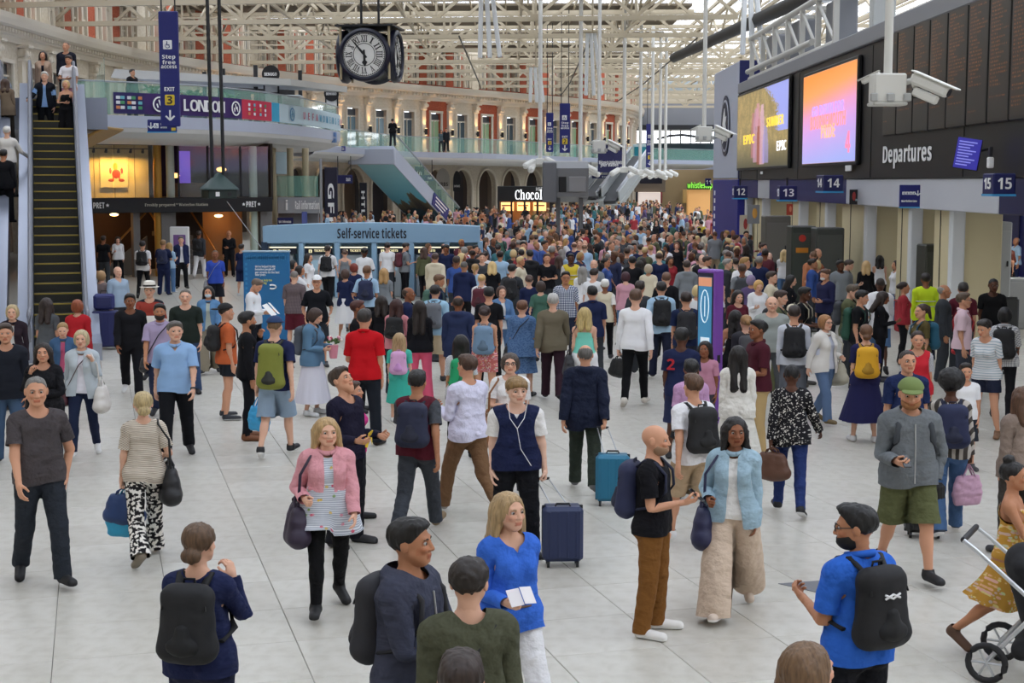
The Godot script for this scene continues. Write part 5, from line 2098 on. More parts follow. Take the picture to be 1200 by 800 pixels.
func floodlight(px: float, y0: float, y1: float, z: float, label: String) -> void:
	var a := at(px, y1, z)
	var t := thing("light_batten", label, "lamp", xf_at(a), "")
	for k in 3:
		var st := sb()
		var tilt := Basis(Vector3.BACK, (k - 1) * 0.07 + 0.05)
		rbox(st, Vector3((k - 1) * 0.32, (at(px, y0, z).y - a.y) / 2.0, 0), Vector3(0.2, at(px, y0, z).y - a.y, 0.22), 0.04, tilt)
		put("lamp_tube", st, mat("#e6e9ea", 0.35), t)
	var st2 := sb()
	box(st2, Vector3(0, at(px, y0, z).y - a.y, 0), Vector3(1.2, 0.1, 0.3))
	tube(st2, [Vector3(0, at(px, y0, z).y - a.y, 0), Vector3(0, 15.5 - a.y, 0)], 0.05, 6)
	put("mounting_bracket", st2, M.steel, t)

func clock() -> void:
	var c := at(434, 66.5, 60.0)
	var t := thing("station_clock", "large four-faced black station clock with roman numerals hanging from the roof", "clock", Transform3D(Basis(Vector3.UP, deg_to_rad(-7.5)), c))
	var R := 1.0
	var white := mat("#e9e8e4", 0.4)
	var rim := mat("#15172b", 0.35)
	for f in 4:
		var fx := Transform3D(Basis(Vector3.UP, f * PI / 2), Vector3.ZERO) * Transform3D(Basis(), Vector3(0, 0, 1.02))
		var st := sb()
		prism(st, disc_poly(R * 0.86, 40), 0.05, fx)
		var face := put("clock_face", st, white, t)
		st = sb()
		lathe(st, [Vector2(0.84, 0.0), Vector2(0.86, 0.12), Vector2(0.93, 0.16), Vector2(1.02, 0.1), Vector2(1.04, -0.08), Vector2(0.9, -0.25)], 40, fx * Transform3D(Basis(Vector3.RIGHT, PI / 2), Vector3.ZERO))
		put("clock_rim", st, rim, t)
		st = sb()
		for rr in [0.82, 0.43]:
			lathe(st, [Vector2(rr - 0.012, 0.055), Vector2(rr - 0.012, 0.062), Vector2(rr + 0.012, 0.062), Vector2(rr + 0.012, 0.055)], 40, fx * Transform3D(Basis(Vector3.RIGHT, PI / 2), Vector3.ZERO))
		for k in 60:
			var a := TAU * k / 60.0
			box(st, fx * Vector3(sin(a) * 0.79, cos(a) * 0.79, 0.055), Vector3(0.02, 0.05, 0.01), fx.basis * Basis(Vector3.BACK, -a))
		put("minute_track", st, M.black, face)
		for k in 12:
			var a := TAU * (k + 1) / 12.0
			var s: String = ["I", "II", "III", "IIII", "V", "VI", "VII", "VIII", "IX", "X", "XI", "XII"][k]
			var w := words(face, s, 0.24, fx * Transform3D(Basis(Vector3.BACK, -a), Vector3(sin(a) * 0.61, cos(a) * 0.61, 0.055)), M.black, minf(0.09 * s.length() + 0.04, 0.26), true, false, "numeral")
		st = sb()
		var ma := TAU * 53.3 / 60.0
		prism(st, PackedVector2Array([Vector2(-0.03, -0.16), Vector2(0.03, -0.16), Vector2(0.045, 0.1), Vector2(0.015, 0.74), Vector2(-0.015, 0.74), Vector2(-0.045, 0.1)]), 0.02, fx * Transform3D(Basis(Vector3.BACK, -ma), Vector3(0, 0, 0.085)))
		put("minute_hand", st, M.black, face)
		st = sb()
		var ha := TAU * (5.0 + 53.0 / 60.0) / 12.0
		prism(st, PackedVector2Array([Vector2(-0.04, -0.18), Vector2(0.04, -0.18), Vector2(0.045, 0.22), Vector2(0.11, 0.3), Vector2(0.0, 0.46), Vector2(-0.11, 0.3), Vector2(-0.045, 0.22)]), 0.02, fx * Transform3D(Basis(Vector3.BACK, -ha), Vector3(0, 0, 0.062)))
		put("hour_hand", st, M.black, face)
	var st2 := sb()
	rbox(st2, Vector3.ZERO, Vector3(1.35, 1.3, 1.35), 0.2)
	put("clock_case", st2, rim, t)
	st2 = sb()
	box(st2, Vector3(0, 1.12, 0), Vector3(2.3, 0.07, 2.3))
	for s in [-0.35, 0.35]:
		tube(st2, [Vector3(s, 1.1, 0), Vector3(s, 6.8, 0)], 0.05, 6)
	put("clock_hanger", st2, M.dark, t)
	for k in 4:
		var a := PI / 4 + PI / 2 * k
		st2 = sb()
		tube(st2, [Vector3(sin(a) * 1.36, -0.95, cos(a) * 1.36), Vector3(sin(a) * 1.36, 1.1, cos(a) * 1.36)], 0.05, 8)
		put("corner_bar", st2, mat("#b6a684", 0.5), t)

func amber(seed_: int) -> ImageTexture:
	var im := Image.create(64, 192, false, Image.FORMAT_RGB8)
	im.fill(Color(0.0, 0.0, 0.0))
	var r := RandomNumberGenerator.new()
	r.seed = seed_
	for row in 30:
		if row > 21 and r.randf() < 0.7:
			continue
		var x := 4
		var stop := r.randi_range(20, 60)
		while x < stop:
			var w := r.randi_range(2, 6)
			for yy in 3:
				for xx in w:
					if r.randf() < 0.8:
						im.set_pixel(mini(x + xx, 63), 6 + row * 6 + yy, Color(0.85, 0.5, 0.16))
			x += w + r.randi_range(1, 3)
	return ImageTexture.create_from_image(im)

func departures() -> void:
	var X := 9.3
	var t := thing("departures_board", "long black departures board with rows of dim amber lettering over the platform gates", "board")
	var st := sb()
	rbox(st, Vector3(X + 0.5, 5.42, -39.0), Vector3(1.0, 3.5, 45.0), 0.03)
	put("board_housing", st, M.black, t)
	st = sb()
	rbox(st, Vector3(X + 0.42, 7.36, -39.0), Vector3(1.05, 0.42, 45.1), 0.03)
	put("top_capping", st, M.grey, t)
	var edges := [1033, 1049, 1068, 1086.5, 1107, 1130.5, 1155, 1180.5, 1210, 1248, 1300]
	for k in edges.size() - 1:
		var z0: float = 1750.0 * X / (edges[k] - 600.0)
		var z1: float = 1750.0 * X / (edges[k + 1] - 600.0)
		st = sb()
		rbox(st, Vector3(X - 0.03, 5.98, -(z0 + z1) / 2), Vector3(0.1, 2.5, z0 - z1 - 0.06), 0.02)
		var p := put("led_panel", st, mat("#16171b", 0.35), t)
		st = sb()
		var a := Vector3(X - 0.083, 4.8, -z0 + 0.08)
		var b := Vector3(X - 0.083, 4.8, -z1 - 0.08)
		quad(st, a, b, b + Vector3(0, 2.36, 0), a + Vector3(0, 2.36, 0))
		var tx := amber(40 + k)
		put("amber_text_screen", st, mat("#2b2a2a", 0.35, 0.0, {"emission_enabled": true, "emission_texture": tx, "emission": Color.WHITE, "emission_operator": BaseMaterial3D.EMISSION_OP_MULTIPLY, "emission_energy_multiplier": 0.28}), p)
	st = sb()
	for z in [61.0, 57.0, 48.9, 39.0, 31.0, 25.0]:
		box(st, Vector3(X - 0.005, 5.4, -z), Vector3(0.02, 3.4, 0.05))
	put("panel_joint", st, mat("#060607", 0.5), t, "stuff")
	words(t, "Departures", 0.42, Transform3D(SIDE, Vector3(X - 0.02, 4.2, -35.45)), M.print, 4.35)
	# two big advertising screens set in the board
	var im := Image.create(128, 128, false, Image.FORMAT_RGB8)
	var nz := FastNoiseLite.new()
	nz.frequency = 0.05
	nz.seed = 9
	for y in 128:
		for x in 128:
			var v := nz.get_noise_2d(x * 2.2, y * 0.8) * 0.5 + nz.get_noise_2d(x * 7.0, y * 5.0) * 0.4
			var c := Color(0.5, 0.44, 0.26).lerp(Color(0.78, 0.68, 0.46), clampf(0.5 + v, 0, 1)).lerp(Color(0.3, 0.28, 0.18), clampf((y - 84) / 44.0, 0, 1))
			if x > 104 - maxf(0, 34 - y) * 0.8 + nz.get_noise_2d(x * 4.0, y * 4.0) * 12 and y < 74:
				c = Color(0.62, 0.66, 0.95)
			im.set_pixel(x, y, c)
	var drape := [[46, 36, 112, Color(0.72, 0.45, 0.5), 6], [54, 30, 120, Color(0.78, 0.58, 0.72), 8], [62, 48, 124, Color(0.6, 0.26, 0.16), 6], [69, 26, 124, Color(0.9, 0.72, 0.86), 6], [78, 62, 122, Color(0.62, 0.58, 0.85), 7], [58, 22, 60, Color(0.84, 0.6, 0.68), 7]]
	for q in drape:
		for y in range(q[1], q[2]):
			var w: float = q[4] * (0.5 + 0.5 * minf(1.0, (y - q[1]) / 30.0))
			for x in range(int(q[0] - w), int(q[0] + w)):
				im.set_pixel(x, y, (q[3] as Color).lerp(im.get_pixel(x, y), 0.25 + 0.25 * absf(nz.get_noise_2d(x * 9.0, y * 3.0))))
	_screen(X, 865.5, 924.8, 4.15, 7.0, ImageTexture.create_from_image(im), "landscape video screen with a woodland advert in yellow lettering, left part of departures board", [["EPIC", 0.36, 0.27, 0.62, "#f0d24a", 0.24], ["SUMMER", 0.34, 0.78, 0.45, "#f0d24a", 0.3], ["EPIC", 0.34, 0.9, 0.76, "#ffffff", 0.16]])
	var g := GradientTexture2D.new()
	g.gradient = ramp([[0.0, "#ff9a3c"], [0.2, "#ffa860"], [0.42, "#f2a2d2"], [0.62, "#d9a8f0"], [1.0, "#a8b4f8"]])
	g.fill_from = Vector2(0.4, 0.0)
	g.fill_to = Vector2(0.55, 1.0)
	g.width = 64
	g.height = 64
	_screen(X, 942.4, 1004.6, 4.15, 6.85, g, "square video screen with an orange to lilac advert, right of the woodland screen", [["GO DOWN FOR", 0.3, 0.5, 0.42, "#b89aee", 0.6], ["BOURNEMOUTH", 0.4, 0.5, 0.55, "#ef8f8a", 0.66], ["PRIDE", 0.4, 0.52, 0.66, "#efb08a", 0.26], ["4", 0.6, 0.88, 0.8, "#ee7f9f", 0.08]])
	# small makers' plates and a lit information screen hung on the board
	for q in [[893, 202.5, 0.1], [995, 197, 0.16]]:
		var z: float = 1750.0 * (X - 0.02) / (q[0] - 600.0)
		st = sb()
		rbox(st, at(q[0], q[1], z) - Vector3(0.02, 0, 0), Vector3(0.03, q[2], q[2] * 4.2), 0.01)
		put("screen_nameplate", st, M.print, t)
	var i := thing("information_screen", "small purple information screen on an arm under the departures board", "screen")
	var zc := 29.0
	var cc := at(1134, 180, zc)
	st = sb()
	var bs := Basis(Vector3.UP, deg_to_rad(-24)) * Basis(Vector3.BACK, deg_to_rad(-9))
	rbox(st, cc, Vector3(0.48, 0.62, 0.06), 0.02, bs)
	tube(st, [cc - bs.z * 0.03, Vector3(X, cc.y + 0.1, cc.z - 0.3)], 0.03, 6)
	put("screen_case", st, M.dark, i)
	st = sb()
	box(st, cc + bs.z * 0.032, Vector3(0.45, 0.58, 0.004), bs)
	put("screen_face", st, glow("#34309a", 0.55), i)
	for k in 9:
		st = sb()
		box(st, cc + bs * Vector3(-0.02 - 0.03 * (k % 3), 0.22 - k * 0.055, 0.036), Vector3(0.34 - 0.06 * (k % 3), 0.022, 0.003), bs)
		put("text_line", st, glow("#8d90d8", 0.6), i)
	i = thing("wall_light", "small white bulkhead light beside the purple information screen", "lamp")
	slab(i, "light_body", 1158.5, 184, 1165, 197, 28.2, 0.12, M.print, 0.02)
	slab(i, "light_cap", 1160, 172, 1163.5, 183, 28.2, 0.1, M.dark, 0.01)

func _screen(X: float, p0: float, p1: float, y0: float, y1: float, tex: Texture2D, label: String, lines: Array) -> void:
	var z0 := 1750.0 * X / (p0 - 600.0)
	var z1 := 1750.0 * X / (p1 - 600.0)
	var t := thing("video_screen", label, "screen")
	var st := sb()
	rbox(st, Vector3(X - 0.065, (y0 + y1) / 2, -(z0 + z1) / 2), Vector3(0.12, y1 - y0 + 0.2, z0 - z1 + 0.2), 0.03)
	put("screen_frame", st, M.black, t)
	st = sb()
	var a := Vector3(X - 0.13, y0, -z0)
	var b := Vector3(X - 0.13, y0, -z1)
	quad(st, a, b, b + Vector3(0, y1 - y0, 0), a + Vector3(0, y1 - y0, 0))
	put("screen_face", st, mat("#000000", 0.3, 0.0, {"emission_enabled": true, "emission_texture": tex, "emission": Color.WHITE, "emission_operator": BaseMaterial3D.EMISSION_OP_MULTIPLY, "emission_energy_multiplier": SCREEN_E}), t)
	for l in lines:
		var w: float = (z0 - z1) * l[5]
		words(t, l[0], l[1], Transform3D(SIDE, Vector3(X - 0.135, lerpf(y1, y0, l[3]), lerpf(-z0, -z1, l[2]))), glow(l[4], SCREEN_E), w)
	var al := AreaLight3D.new()
	al.name = "screen_light"
	add_child(al, true)
	al.transform = Transform3D(Basis(Vector3(0, 0, 1), Vector3.UP, Vector3(1, 0, 0)), Vector3(X - 0.2, (y0 + y1) / 2, -(z0 + z1) / 2))
	al.area_size = Vector2(z0 - z1, y1 - y0)
	al.light_energy = 0.35
	al.light_color = Color(1.0, 0.75, 0.75)
	al.shadow_enabled = true

func gates() -> void:
	var X := 9.35
	# the header over the gates: white with blue stretches
	var hd := root3("trim_1")
	for q in [[989.5, 1167, "#c9ccd4", "white_header"], [900, 989, "#1a1e60", "blue_header"], [886.5, 900, "#b9bcc2", "white_header"], [862, 886, "#1a1e60", "blue_header"], [1168, 1400, "#15184a", "blue_header"]]:
		var z0: float = 1750.0 * X / (q[0] - 600.0)
		var z1: float = 1750.0 * X / (q[1] - 600.0)
		var st := sb()
		rbox(st, Vector3(X + 0.2, 3.33, -(z0 + z1) / 2), Vector3(0.4, 0.7, z0 - z1), 0.02)
		put(q[3], st, mat(q[2], 0.5), hd)
	var pc := mat("#d9cda6", 0.5)
	var pw := mat("#dcdfe2", 0.5)
	for q in [[1112, 1124, 1.4], [1064, 1076, 1.3], [1012, 1030, 3.0], [966, 980, 1.6], [935, 950, 2.2], [892, 900, 2.0], [872, 879, 1.6]]:
		var z0: float = 1750.0 * (X + 0.15) / (q[0] - 600.0)
		var o := root3("trim_pier")
		var st := sb()
		rbox(st, Vector3(X + 0.75, 1.5, -z0 - q[2] / 2), Vector3(1.1, 3.0, q[2]), 0.03)
		put("pier_face", st, pc, o)
		st = sb()
		rbox(st, Vector3(X + 0.3, 1.5, -z0 + 0.02), Vector3(0.3, 3.0, 0.25), 0.03)
		put("pier_post", st, pw, o)
		st = sb()
		box(st, Vector3(X + 0.19, 1.5, -z0 - q[2] * 0.62), Vector3(0.012, 3.0, 0.03))
		put("panel_joint", st, M.dark, o)
	# numbered signs
	var nav := func(px0: float, px1: float, y0: float, y1: float, z: float, depth: float, num: String, label: String):
		var t := thing("platform_sign", label, "sign")
		var s := slab(t, "sign_box", px0, y0, px1, y1, z, depth, M.deep, 0.02)
		var c: Vector3 = s[1]
		var sz: Vector3 = s[2]
		words(t, num, sz.y * 0.5, front(c, 0, sz.y * 0.06), M.print, sz.x * 0.62)
		words(t, num, sz.y * 0.5, Transform3D(SIDE, Vector3(c.x - sz.x / 2 - 0.004, c.y + sz.y * 0.06, c.z - depth / 2)), M.print, depth * 0.6)
		var st := sb()
		box(st, c + Vector3(0, -sz.y / 2 + sz.y * 0.05, -depth / 2), Vector3(sz.x + 0.02, sz.y * 0.1, depth + 0.02))
		put("light_blue_edge", st, mat("#3d9bd0", 0.5), t)
		st = sb()
		tube(st, [c + Vector3(0, sz.y / 2, -depth / 2), Vector3(c.x, 3.72, c.z - depth / 2)], 0.03, 6)
		put("bracket", st, M.dark, t)
	nav.call(1164.5, 1190, 203, 230, 26.6, 0.62, "15", "blue platform sign reading 15 at the right edge of the white header")
	nav.call(965.5, 988, 205, 226, 40.0, 1.0, "14", "blue platform sign reading 14 where the white header starts")
	nav.call(914, 934, 217.5, 236, 46.0, 0.5, "13", "blue platform sign reading 13 between the 12 and 14 signs")
	nav.call(860.5, 876, 217.5, 233.5, 55.0, 0.5, "12", "blue platform sign reading 12 nearest the tall lilac totem")
	# small wayfinding sign and poster on the white header
	var t := thing("wayfinding_sign", "blue sign with four white pictograms and an arrow on the white header", "sign")
	var s := slab(t, "sign_board", 1055, 216.5, 1078, 243.5, 33.2, 0.08, M.navy, 0.01)
	for k in 4:
		pictogram(t, front(s[1], (k - 1.9) * 0.075, 0.07), 0.066, M.navy, M.print, k == 2)
	arrow_down(t, front(s[1], 0.17, 0.07), 0.12, M.print)
	words(t, "Main Platform Gates", 0.05, front(s[1], -0.02, -0.1), M.print, 0.34)
	var st := sb()
	box(st, s[1] + Vector3(0, -0.245, -0.03), Vector3(0.45, 0.03, 0.07))
	put("light_blue_edge", st, mat("#3d9bd0", 0.5), t)
	t = thing("poster", "small dark poster with a red figure on the left of the white header", "poster")
	s = slab(t, "poster_frame", 996, 222, 1008, 239.5, 40.6, 0.05, M.dark, 0.005)
	st = sb()
	ball(st, s[1] + Vector3(-0.03, 0.02, 0.01), Vector3(0.05, 0.12, 0.012))
	put("red_figure", st, mat("#b5403c", 0.6), t)
	st = sb()
	box(st, s[1] + Vector3(0.06, -0.08, 0.006), Vector3(0.1, 0.06, 0.006))
	put("caption_block", st, mat("#9fb4c0", 0.6), t)
	# ticket gates: cabinets with paddles between the piers
	var gm := mat("#3c3f42", 0.45)
	for k in 11:
		var z := -20.5 - k * 1.15
		if k >= 6:
			z -= 6.0
		var g := thing("ticket_gate", "dark ticket gate cabinet, %s in the gateline below the header" % ["nearest the camera", "second nearest", "third nearest", "fourth nearest", "fifth nearest", "sixth nearest", "first past the gap", "second past the gap", "third past the gap", "fourth past the gap", "farthest"][k], "ticket gate", xf_at(Vector3(10.5, 0, z)))
		st = sb()
		rbox(st, Vector3(0, 0.52, 0), Vector3(1.7, 1.04, 0.26), 0.05)
		put("cabinet", st, gm, g)
		st = sb()
		rbox(st, Vector3(-0.55, 1.06, 0), Vector3(0.4, 0.06, 0.22), 0.02)
		put("card_reader", st, mat("#d8c23a", 0.5), g)
		for q in [-1.0, 1.0]:
			st = sb()
			rbox(st, Vector3(0.1, 0.72, q * 0.32), Vector3(0.05, 0.75, 0.36), 0.02)
			put("paddle", st, mat("#26282b", 0.35), g)
	# tall grey cabinets, dark lockers and a staffed desk by the gates
	for q in [[1162.5, 1187, 260, 330, 36.0, "#a5a9a9", "tall grey metal cabinet by the blue hoarding at the right gates", "equipment_cabinet"], [1085, 1114, 287, 345, 34.6, "#35372f", "dark green equipment cabinet between two gate piers", "equipment_cabinet"], [928, 957, 265, 312, 41.5, "#3a4038", "dark cabinet bearing an orange notice beside the cream pier", "equipment_cabinet"], [957, 990, 267, 310, 40.5, "#41443f", "dark grey cabinet right of the one with an orange notice", "equipment_cabinet"], [897, 927, 253, 300, 46.0, "#5b5a52", "grey brown shuttered kiosk left of the cream pier", "kiosk"], [1173, 1225, 327, 400, 36.5, "#9b9e9e", "pale grey counter at the right edge by the gates", "counter"]]:
		var o := thing(q[7], q[6], "cabinet" if q[7] != "counter" else "counter")
		var a := at(q[0], q[2], q[4])
		var b := at(q[1], q[2], q[4])
		st = sb()
		rbox(st, Vector3((a.x + b.x) / 2, a.y / 2, a.z - 0.4), Vector3(b.x - a.x, a.y, 0.8), 0.03)
		put("cabinet_body", st, mat(q[5], 0.5), o)
		st = sb()
		rbox(st, Vector3((a.x + b.x) / 2, a.y / 2 + 0.05, a.z + 0.005), Vector3((b.x - a.x) * 0.86, a.y * 0.8, 0.02), 0.006)
		put("door_panel", st, mat(Color(q[5]).lightened(0.07), 0.5), o)
		st = sb()
		rbox(st, Vector3((a.x + b.x) / 2 + (b.x - a.x) * 0.3, a.y * 0.62, a.z + 0.02), Vector3(0.04, 0.14, 0.03), 0.01)
		put("handle", st, M.dark, o)
		if q[0] == 928:
			st = sb()
			box(st, Vector3((a.x + b.x) / 2 - 0.05, a.y * 0.72, a.z + 0.02), Vector3(0.34, 0.14, 0.012))
			put("orange_notice", st, mat("#d98a2b", 0.5), o)
			st = sb()
			prism(st, disc_poly(0.1, 12), 0.012, front(Vector3((a.x + b.x) / 2 - 0.05, a.y * 0.86, a.z + 0.02)))
			put("red_notice", st, mat("#c0392b", 0.5), o)
	# posters on the hoarding beyond the gates
	for q in [[867, 878, 252, 275, 58.0, "#c9bfae", "#a33a3a", "pale poster with a red corner on the hoarding below the 12 sign"], [876, 890, 240, 262, 57.0, "#8e8f92", "#d9a04a", "grey poster with a portrait beside the cream pier"], [981, 990, 240, 255, 47.0, "#2d2320", "#d8682f", "dark poster with an orange face under the 14 sign"], [922, 929, 239, 252, 49.5, "#b5452f", "#e08a6a", "small red poster left of the cream pier"]]:
		t = thing("poster", q[7], "poster")
		s = slab(t, "poster_sheet", q[0], q[2], q[1], q[3], q[4], 0.05, mat(q[5], 0.6), 0.005)
		st = sb()
		ball(st, s[1] + Vector3(s[2].x * 0.1, s[2].y * 0.05, 0.01), Vector3(s[2].x * 0.22, s[2].y * 0.28, 0.015))
		put("printed_face", st, mat(q[6], 0.6), t)
	# the tall totem at the end of the board
	var tt := thing("totem", "tall lilac totem with round white and navy emblem ending the departures board", "totem")
	st = sb()
	rbox(st, Vector3(9.7, 6.12, -65.4), Vector3(0.9, 4.76, 7.4), 0.04)
	put("totem_body", st, M.lilac, tt)
	st = sb()
	box(st, Vector3(9.75, 6.12, -61.66), Vector3(0.95, 4.8, 0.1))
	put("dark_edge", st, M.deep, tt)
	var ex := Transform3D(SIDE, Vector3(9.23, 6.0, -65.2))
	for q in [[1.3, 0.02, "#1b1d3a", "emblem_disc"], [1.12, 0.04, "#c8ccd8", "emblem_ring"], [1.02, 0.05, "#1b1d3a", "emblem_field"]]:
		st = sb()
		prism(st, disc_poly(q[0], 32), q[1], ex)
		put(q[3], st, mat(q[2], 0.5), tt)
	st = sb()
	prism(st, PackedVector2Array([Vector2(-0.55, -0.75), Vector2(-0.2, -0.3), Vector2(-0.5, 0.1), Vector2(-0.25, 0.45), Vector2(0.05, 0.75), Vector2(0.2, 0.35), Vector2(0.6, 0.4), Vector2(0.4, 0.05), Vector2(0.65, -0.35), Vector2(0.2, -0.2), Vector2(0.1, -0.6)]), 0.07, ex)
	put("emblem_figure", st, M.print, tt)
	var hw := root3("wall_blue")
	st = sb()
	rbox(st, Vector3(9.8, 1.85, -65.3), Vector3(1.1, 3.7, 7.6), 0.03)
	put("blue_panel", st, mat("#1c2080", 0.5), hw)
	st = sb()
	for k in 8:
		box(st, Vector3(9.24, 3.1 - k * 0.35, -68.4), Vector3(0.02, 0.2, 0.3))
	put("white_symbols", st, M.print, hw, "stuff")
	# steel gantry above the board
	var gt := thing("gantry", "white tubular steel gantry standing on top of the departures board", "gantry")
	var gm2 := mat("#cfcdc6", 0.5)
	for q in [[9.6, 7.7, 61, 45], [9.6, 9.3, 61, 45], [10.6, 9.3, 61, 45], [9.5, 8.0, 61, 48]]:
		st = sb()
		tube(st, [Vector3(q[0], q[1], -q[2]), Vector3(q[0], q[1], -q[3])], 0.11, 8)
		put("rail", st, gm2, gt)
	for k in 7:
		var z := -45.0 - k * 2.6
		st = sb()
		box(st, Vector3(9.6, 8.45, z), Vector3(0.16, 1.75, 0.2))
		put("post", st, gm2, gt)
		st = sb()
		beam(st, Vector3(9.6, 9.3, z), Vector3(10.6, 9.3, z), 0.12, 0.12)
		put("cross_rail", st, gm2, gt)
		if k < 6:
			st = sb()
			beam(st, Vector3(9.6, 7.7, z), Vector3(9.6, 9.25, z - 2.8), 0.08, 0.08)
			put("brace", st, gm2, gt)
	for q in [[47.0, 1.4], [53.0, 1.8], [58.0, 1.4]]:
		st = sb()
		rbox(st, Vector3(10.2, 8.5, -q[0]), Vector3(0.7, 1.3, q[1]), 0.05)
		put("equipment_box", st, M.grey, gt)
	# the lattice of the platform roof behind the board, and a riveted column
	var lt := root3("roof_lattice")
	for k in 22:
		st = sb()
		beam(st, Vector3(12.0, 9.0 + 0.12 * k, -30 - k * 1.9), Vector3(32.0, 13.0 + 0.1 * k, -36 - k * 1.9), 0.1, 0.16)
		put("lattice_bar", st, mat("#b9bcc0", 0.5), lt)
		st = sb()
		beam(st, Vector3(12.0 + k * 0.9, 9.2 + 0.17 * k, -28), Vector3(12.5 + k * 0.9, 11.8 + 0.17 * k, -74), 0.08, 0.14)
		put("lattice_bar", st, mat("#b9bcc0", 0.5), lt)
	st = sb()
	rbox(st, at(1034, 20, 42.0) + Vector3(0, 1.0, 0), Vector3(0.62, 6.5, 0.5), 0.03)
	put("riveted_column", st, mat("#c3c6c4", 0.5), lt)
	st = sb()
	tube(st, [Vector3(9.2, 10.6, -86), Vector3(10.6, 9.9, -46), Vector3(11.0, 9.7, -38)], 0.28, 8)
	put("dark_duct", st, mat("#2e2b28", 0.6), lt)

func escalator(called: String, label: String, base: Vector3, yaw: float, width: float, steps: int, m_side: Material, group := "") -> Node3D:
	# local: +z is the way up, the comb plate at the origin
	var b := Basis(Vector3.UP, deg_to_rad(yaw))
	var t := thing(called, label, "escalator", Transform3D(b, base), group)
	var rise := 0.2
	var run := 0.346
	var tread := mesh_once("step%s" % width, func(st):
		box(st, Vector3(0, rise / 2, 0.01), Vector3(width, rise, 0.02))
		box(st, Vector3(0, rise - 0.01, run / 2), Vector3(width, 0.02, run))
		for k in int(width / 0.06):
			box(st, Vector3(-width / 2 + 0.03 + k * 0.06, rise / 2, -0.006), Vector3(0.022, rise, 0.014)))
	var edge := mesh_once("edge%s" % width, func(st): box(st, Vector3(0, rise - 0.012, -0.008), Vector3(width, 0.03, 0.022)))
	var dk := mat("#2b2b26", 0.5)
	var yl := mat("#a8923c", 0.6)
	for k in steps:
		var o := put_mesh("step", tread, dk, t)
		o.position = Vector3(0, k * rise - 0.02, k * run)
		put_mesh("yellow_edge", edge, yl, o)
	var L := steps * run
	var H := steps * rise
	for s in [-1.0, 1.0]:
		var x: float = s * (width / 2 + 0.06)
		var st := sb()
		var sidep := PackedVector2Array([Vector2(-1.3, 0), Vector2(-1.5, 0.5), Vector2(-1.3, 0.86), Vector2(0.1, 0.88), Vector2(L, H + 0.88), Vector2(L + 1.4, H + 0.86), Vector2(L + 1.5, H + 0.4), Vector2(L + 1.3, H - 0.2), Vector2(L, H - 0.3), Vector2(0.4, 0)])
		prism(st, sidep, 0.1, Transform3D(Basis(Vector3(0, 0, 1), Vector3.UP, Vector3(-1, 0, 0)), Vector3(x + 0.05, 0, 0)))
		put("balustrade", st, m_side, t)
		st = sb()
		var xo: float = s * (width / 2 + 0.22)
		var deckp := PackedVector2Array([Vector2(-1.2, 0), Vector2(-1.2, 0.35), Vector2(0.1, 0.42), Vector2(L, H + 0.42), Vector2(L + 1.2, H + 0.42), Vector2(L + 1.2, H - 0.3), Vector2(L, H - 0.6), Vector2(0.8, 0)])
		prism(st, deckp, 0.22, Transform3D(Basis(Vector3(0, 0, 1), Vector3.UP, Vector3(-1, 0, 0)), Vector3(xo + 0.11, 0, 0)))
		put("outer_deck", st, mat("#a4aab9", 0.3, 0.45), t)
		st = sb()
		tube(st, [Vector3(x, 0.45, -1.45), Vector3(x, 0.72, -1.55), Vector3(x, 0.95, -1.42), Vector3(x, 1.0, -1.2), Vector3(x, 1.0, 0.05), Vector3(x, H + 1.0, L), Vector3(x, H + 1.0, L + 1.2), Vector3(x, H + 0.9, L + 1.5), Vector3(x, H + 0.6, L + 1.55)], 0.045, 8)
		put("handrail", st, mat("#6d6f78", 0.35), t)
	var st2 := sb()
	prism(st2, PackedVector2Array([Vector2(0.6, 0.05), Vector2(L + 0.4, H - 0.1), Vector2(L + 0.4, H - 1.0), Vector2(1.9, 0.05)]), width + 0.6, Transform3D(Basis(Vector3(0, 0, 1), Vector3.UP, Vector3(-1, 0, 0)), Vector3(width / 2 + 0.3, 0, 0)))
	put("truss_casing", st2, M.dark, t)
	st2 = sb()
	box(st2, Vector3(0, 0.004, -0.75), Vector3(width, 0.012, 1.5))
	put("comb_plate", st2, M.alu, t)
	return t
func strip(parent: Node, called: String, pts: Array, s0: float, s1: float, y0: float, y1: float, out: float, m: Material) -> void:   # a band that follows a balustrade from fraction s0 to s1
	var st := sb()
	var n := 10
	var prev := []
	for k in n + 1:
		var q := along(pts, lerpf(s0, s1, float(k) / n))
		var p: Vector3 = q[0] + q[1] * out
		var cur := [p + Vector3(0, y0, 0), p + Vector3(0, y1, 0), p - q[1] * 0.03 + Vector3(0, y1, 0)]
		if k > 0:
			quad(st, prev[0], cur[0], cur[1], prev[1])
			quad(st, prev[1], cur[1], cur[2], prev[2])
		prev = cur
	put(called, st, m, parent)

func along(pts: Array, f: float) -> Array:
	var total := 0.0
	for k in pts.size() - 1:
		total += pts[k].distance_to(pts[k + 1])
	var d := clampf(f, 0.0, 0.9999) * total
	for k in pts.size() - 1:
		var l: float = pts[k].distance_to(pts[k + 1])
		if d <= l:
			var x := face_xf(pts[k], pts[k + 1])
			return [pts[k].lerp(pts[k + 1], d / l), x.basis.z, x.basis]
		d -= l
	var x2 := face_xf(pts[-2], pts[-1])
	return [pts[-1], x2.basis.z, x2.basis]

func letters(parent: Node, s: String, h: float, pts: Array, f0: float, f1: float, y: float, cols: Array) -> void:
	for k in s.length():
		var q := along(pts, lerpf(f0, f1, (k + 0.5) / s.length()))
		words(parent, s[k], h, Transform3D(q[2], q[0] + q[1] * 0.07 + Vector3(0, y, 0)), cols[int(float(k) / s.length() * cols.size())])

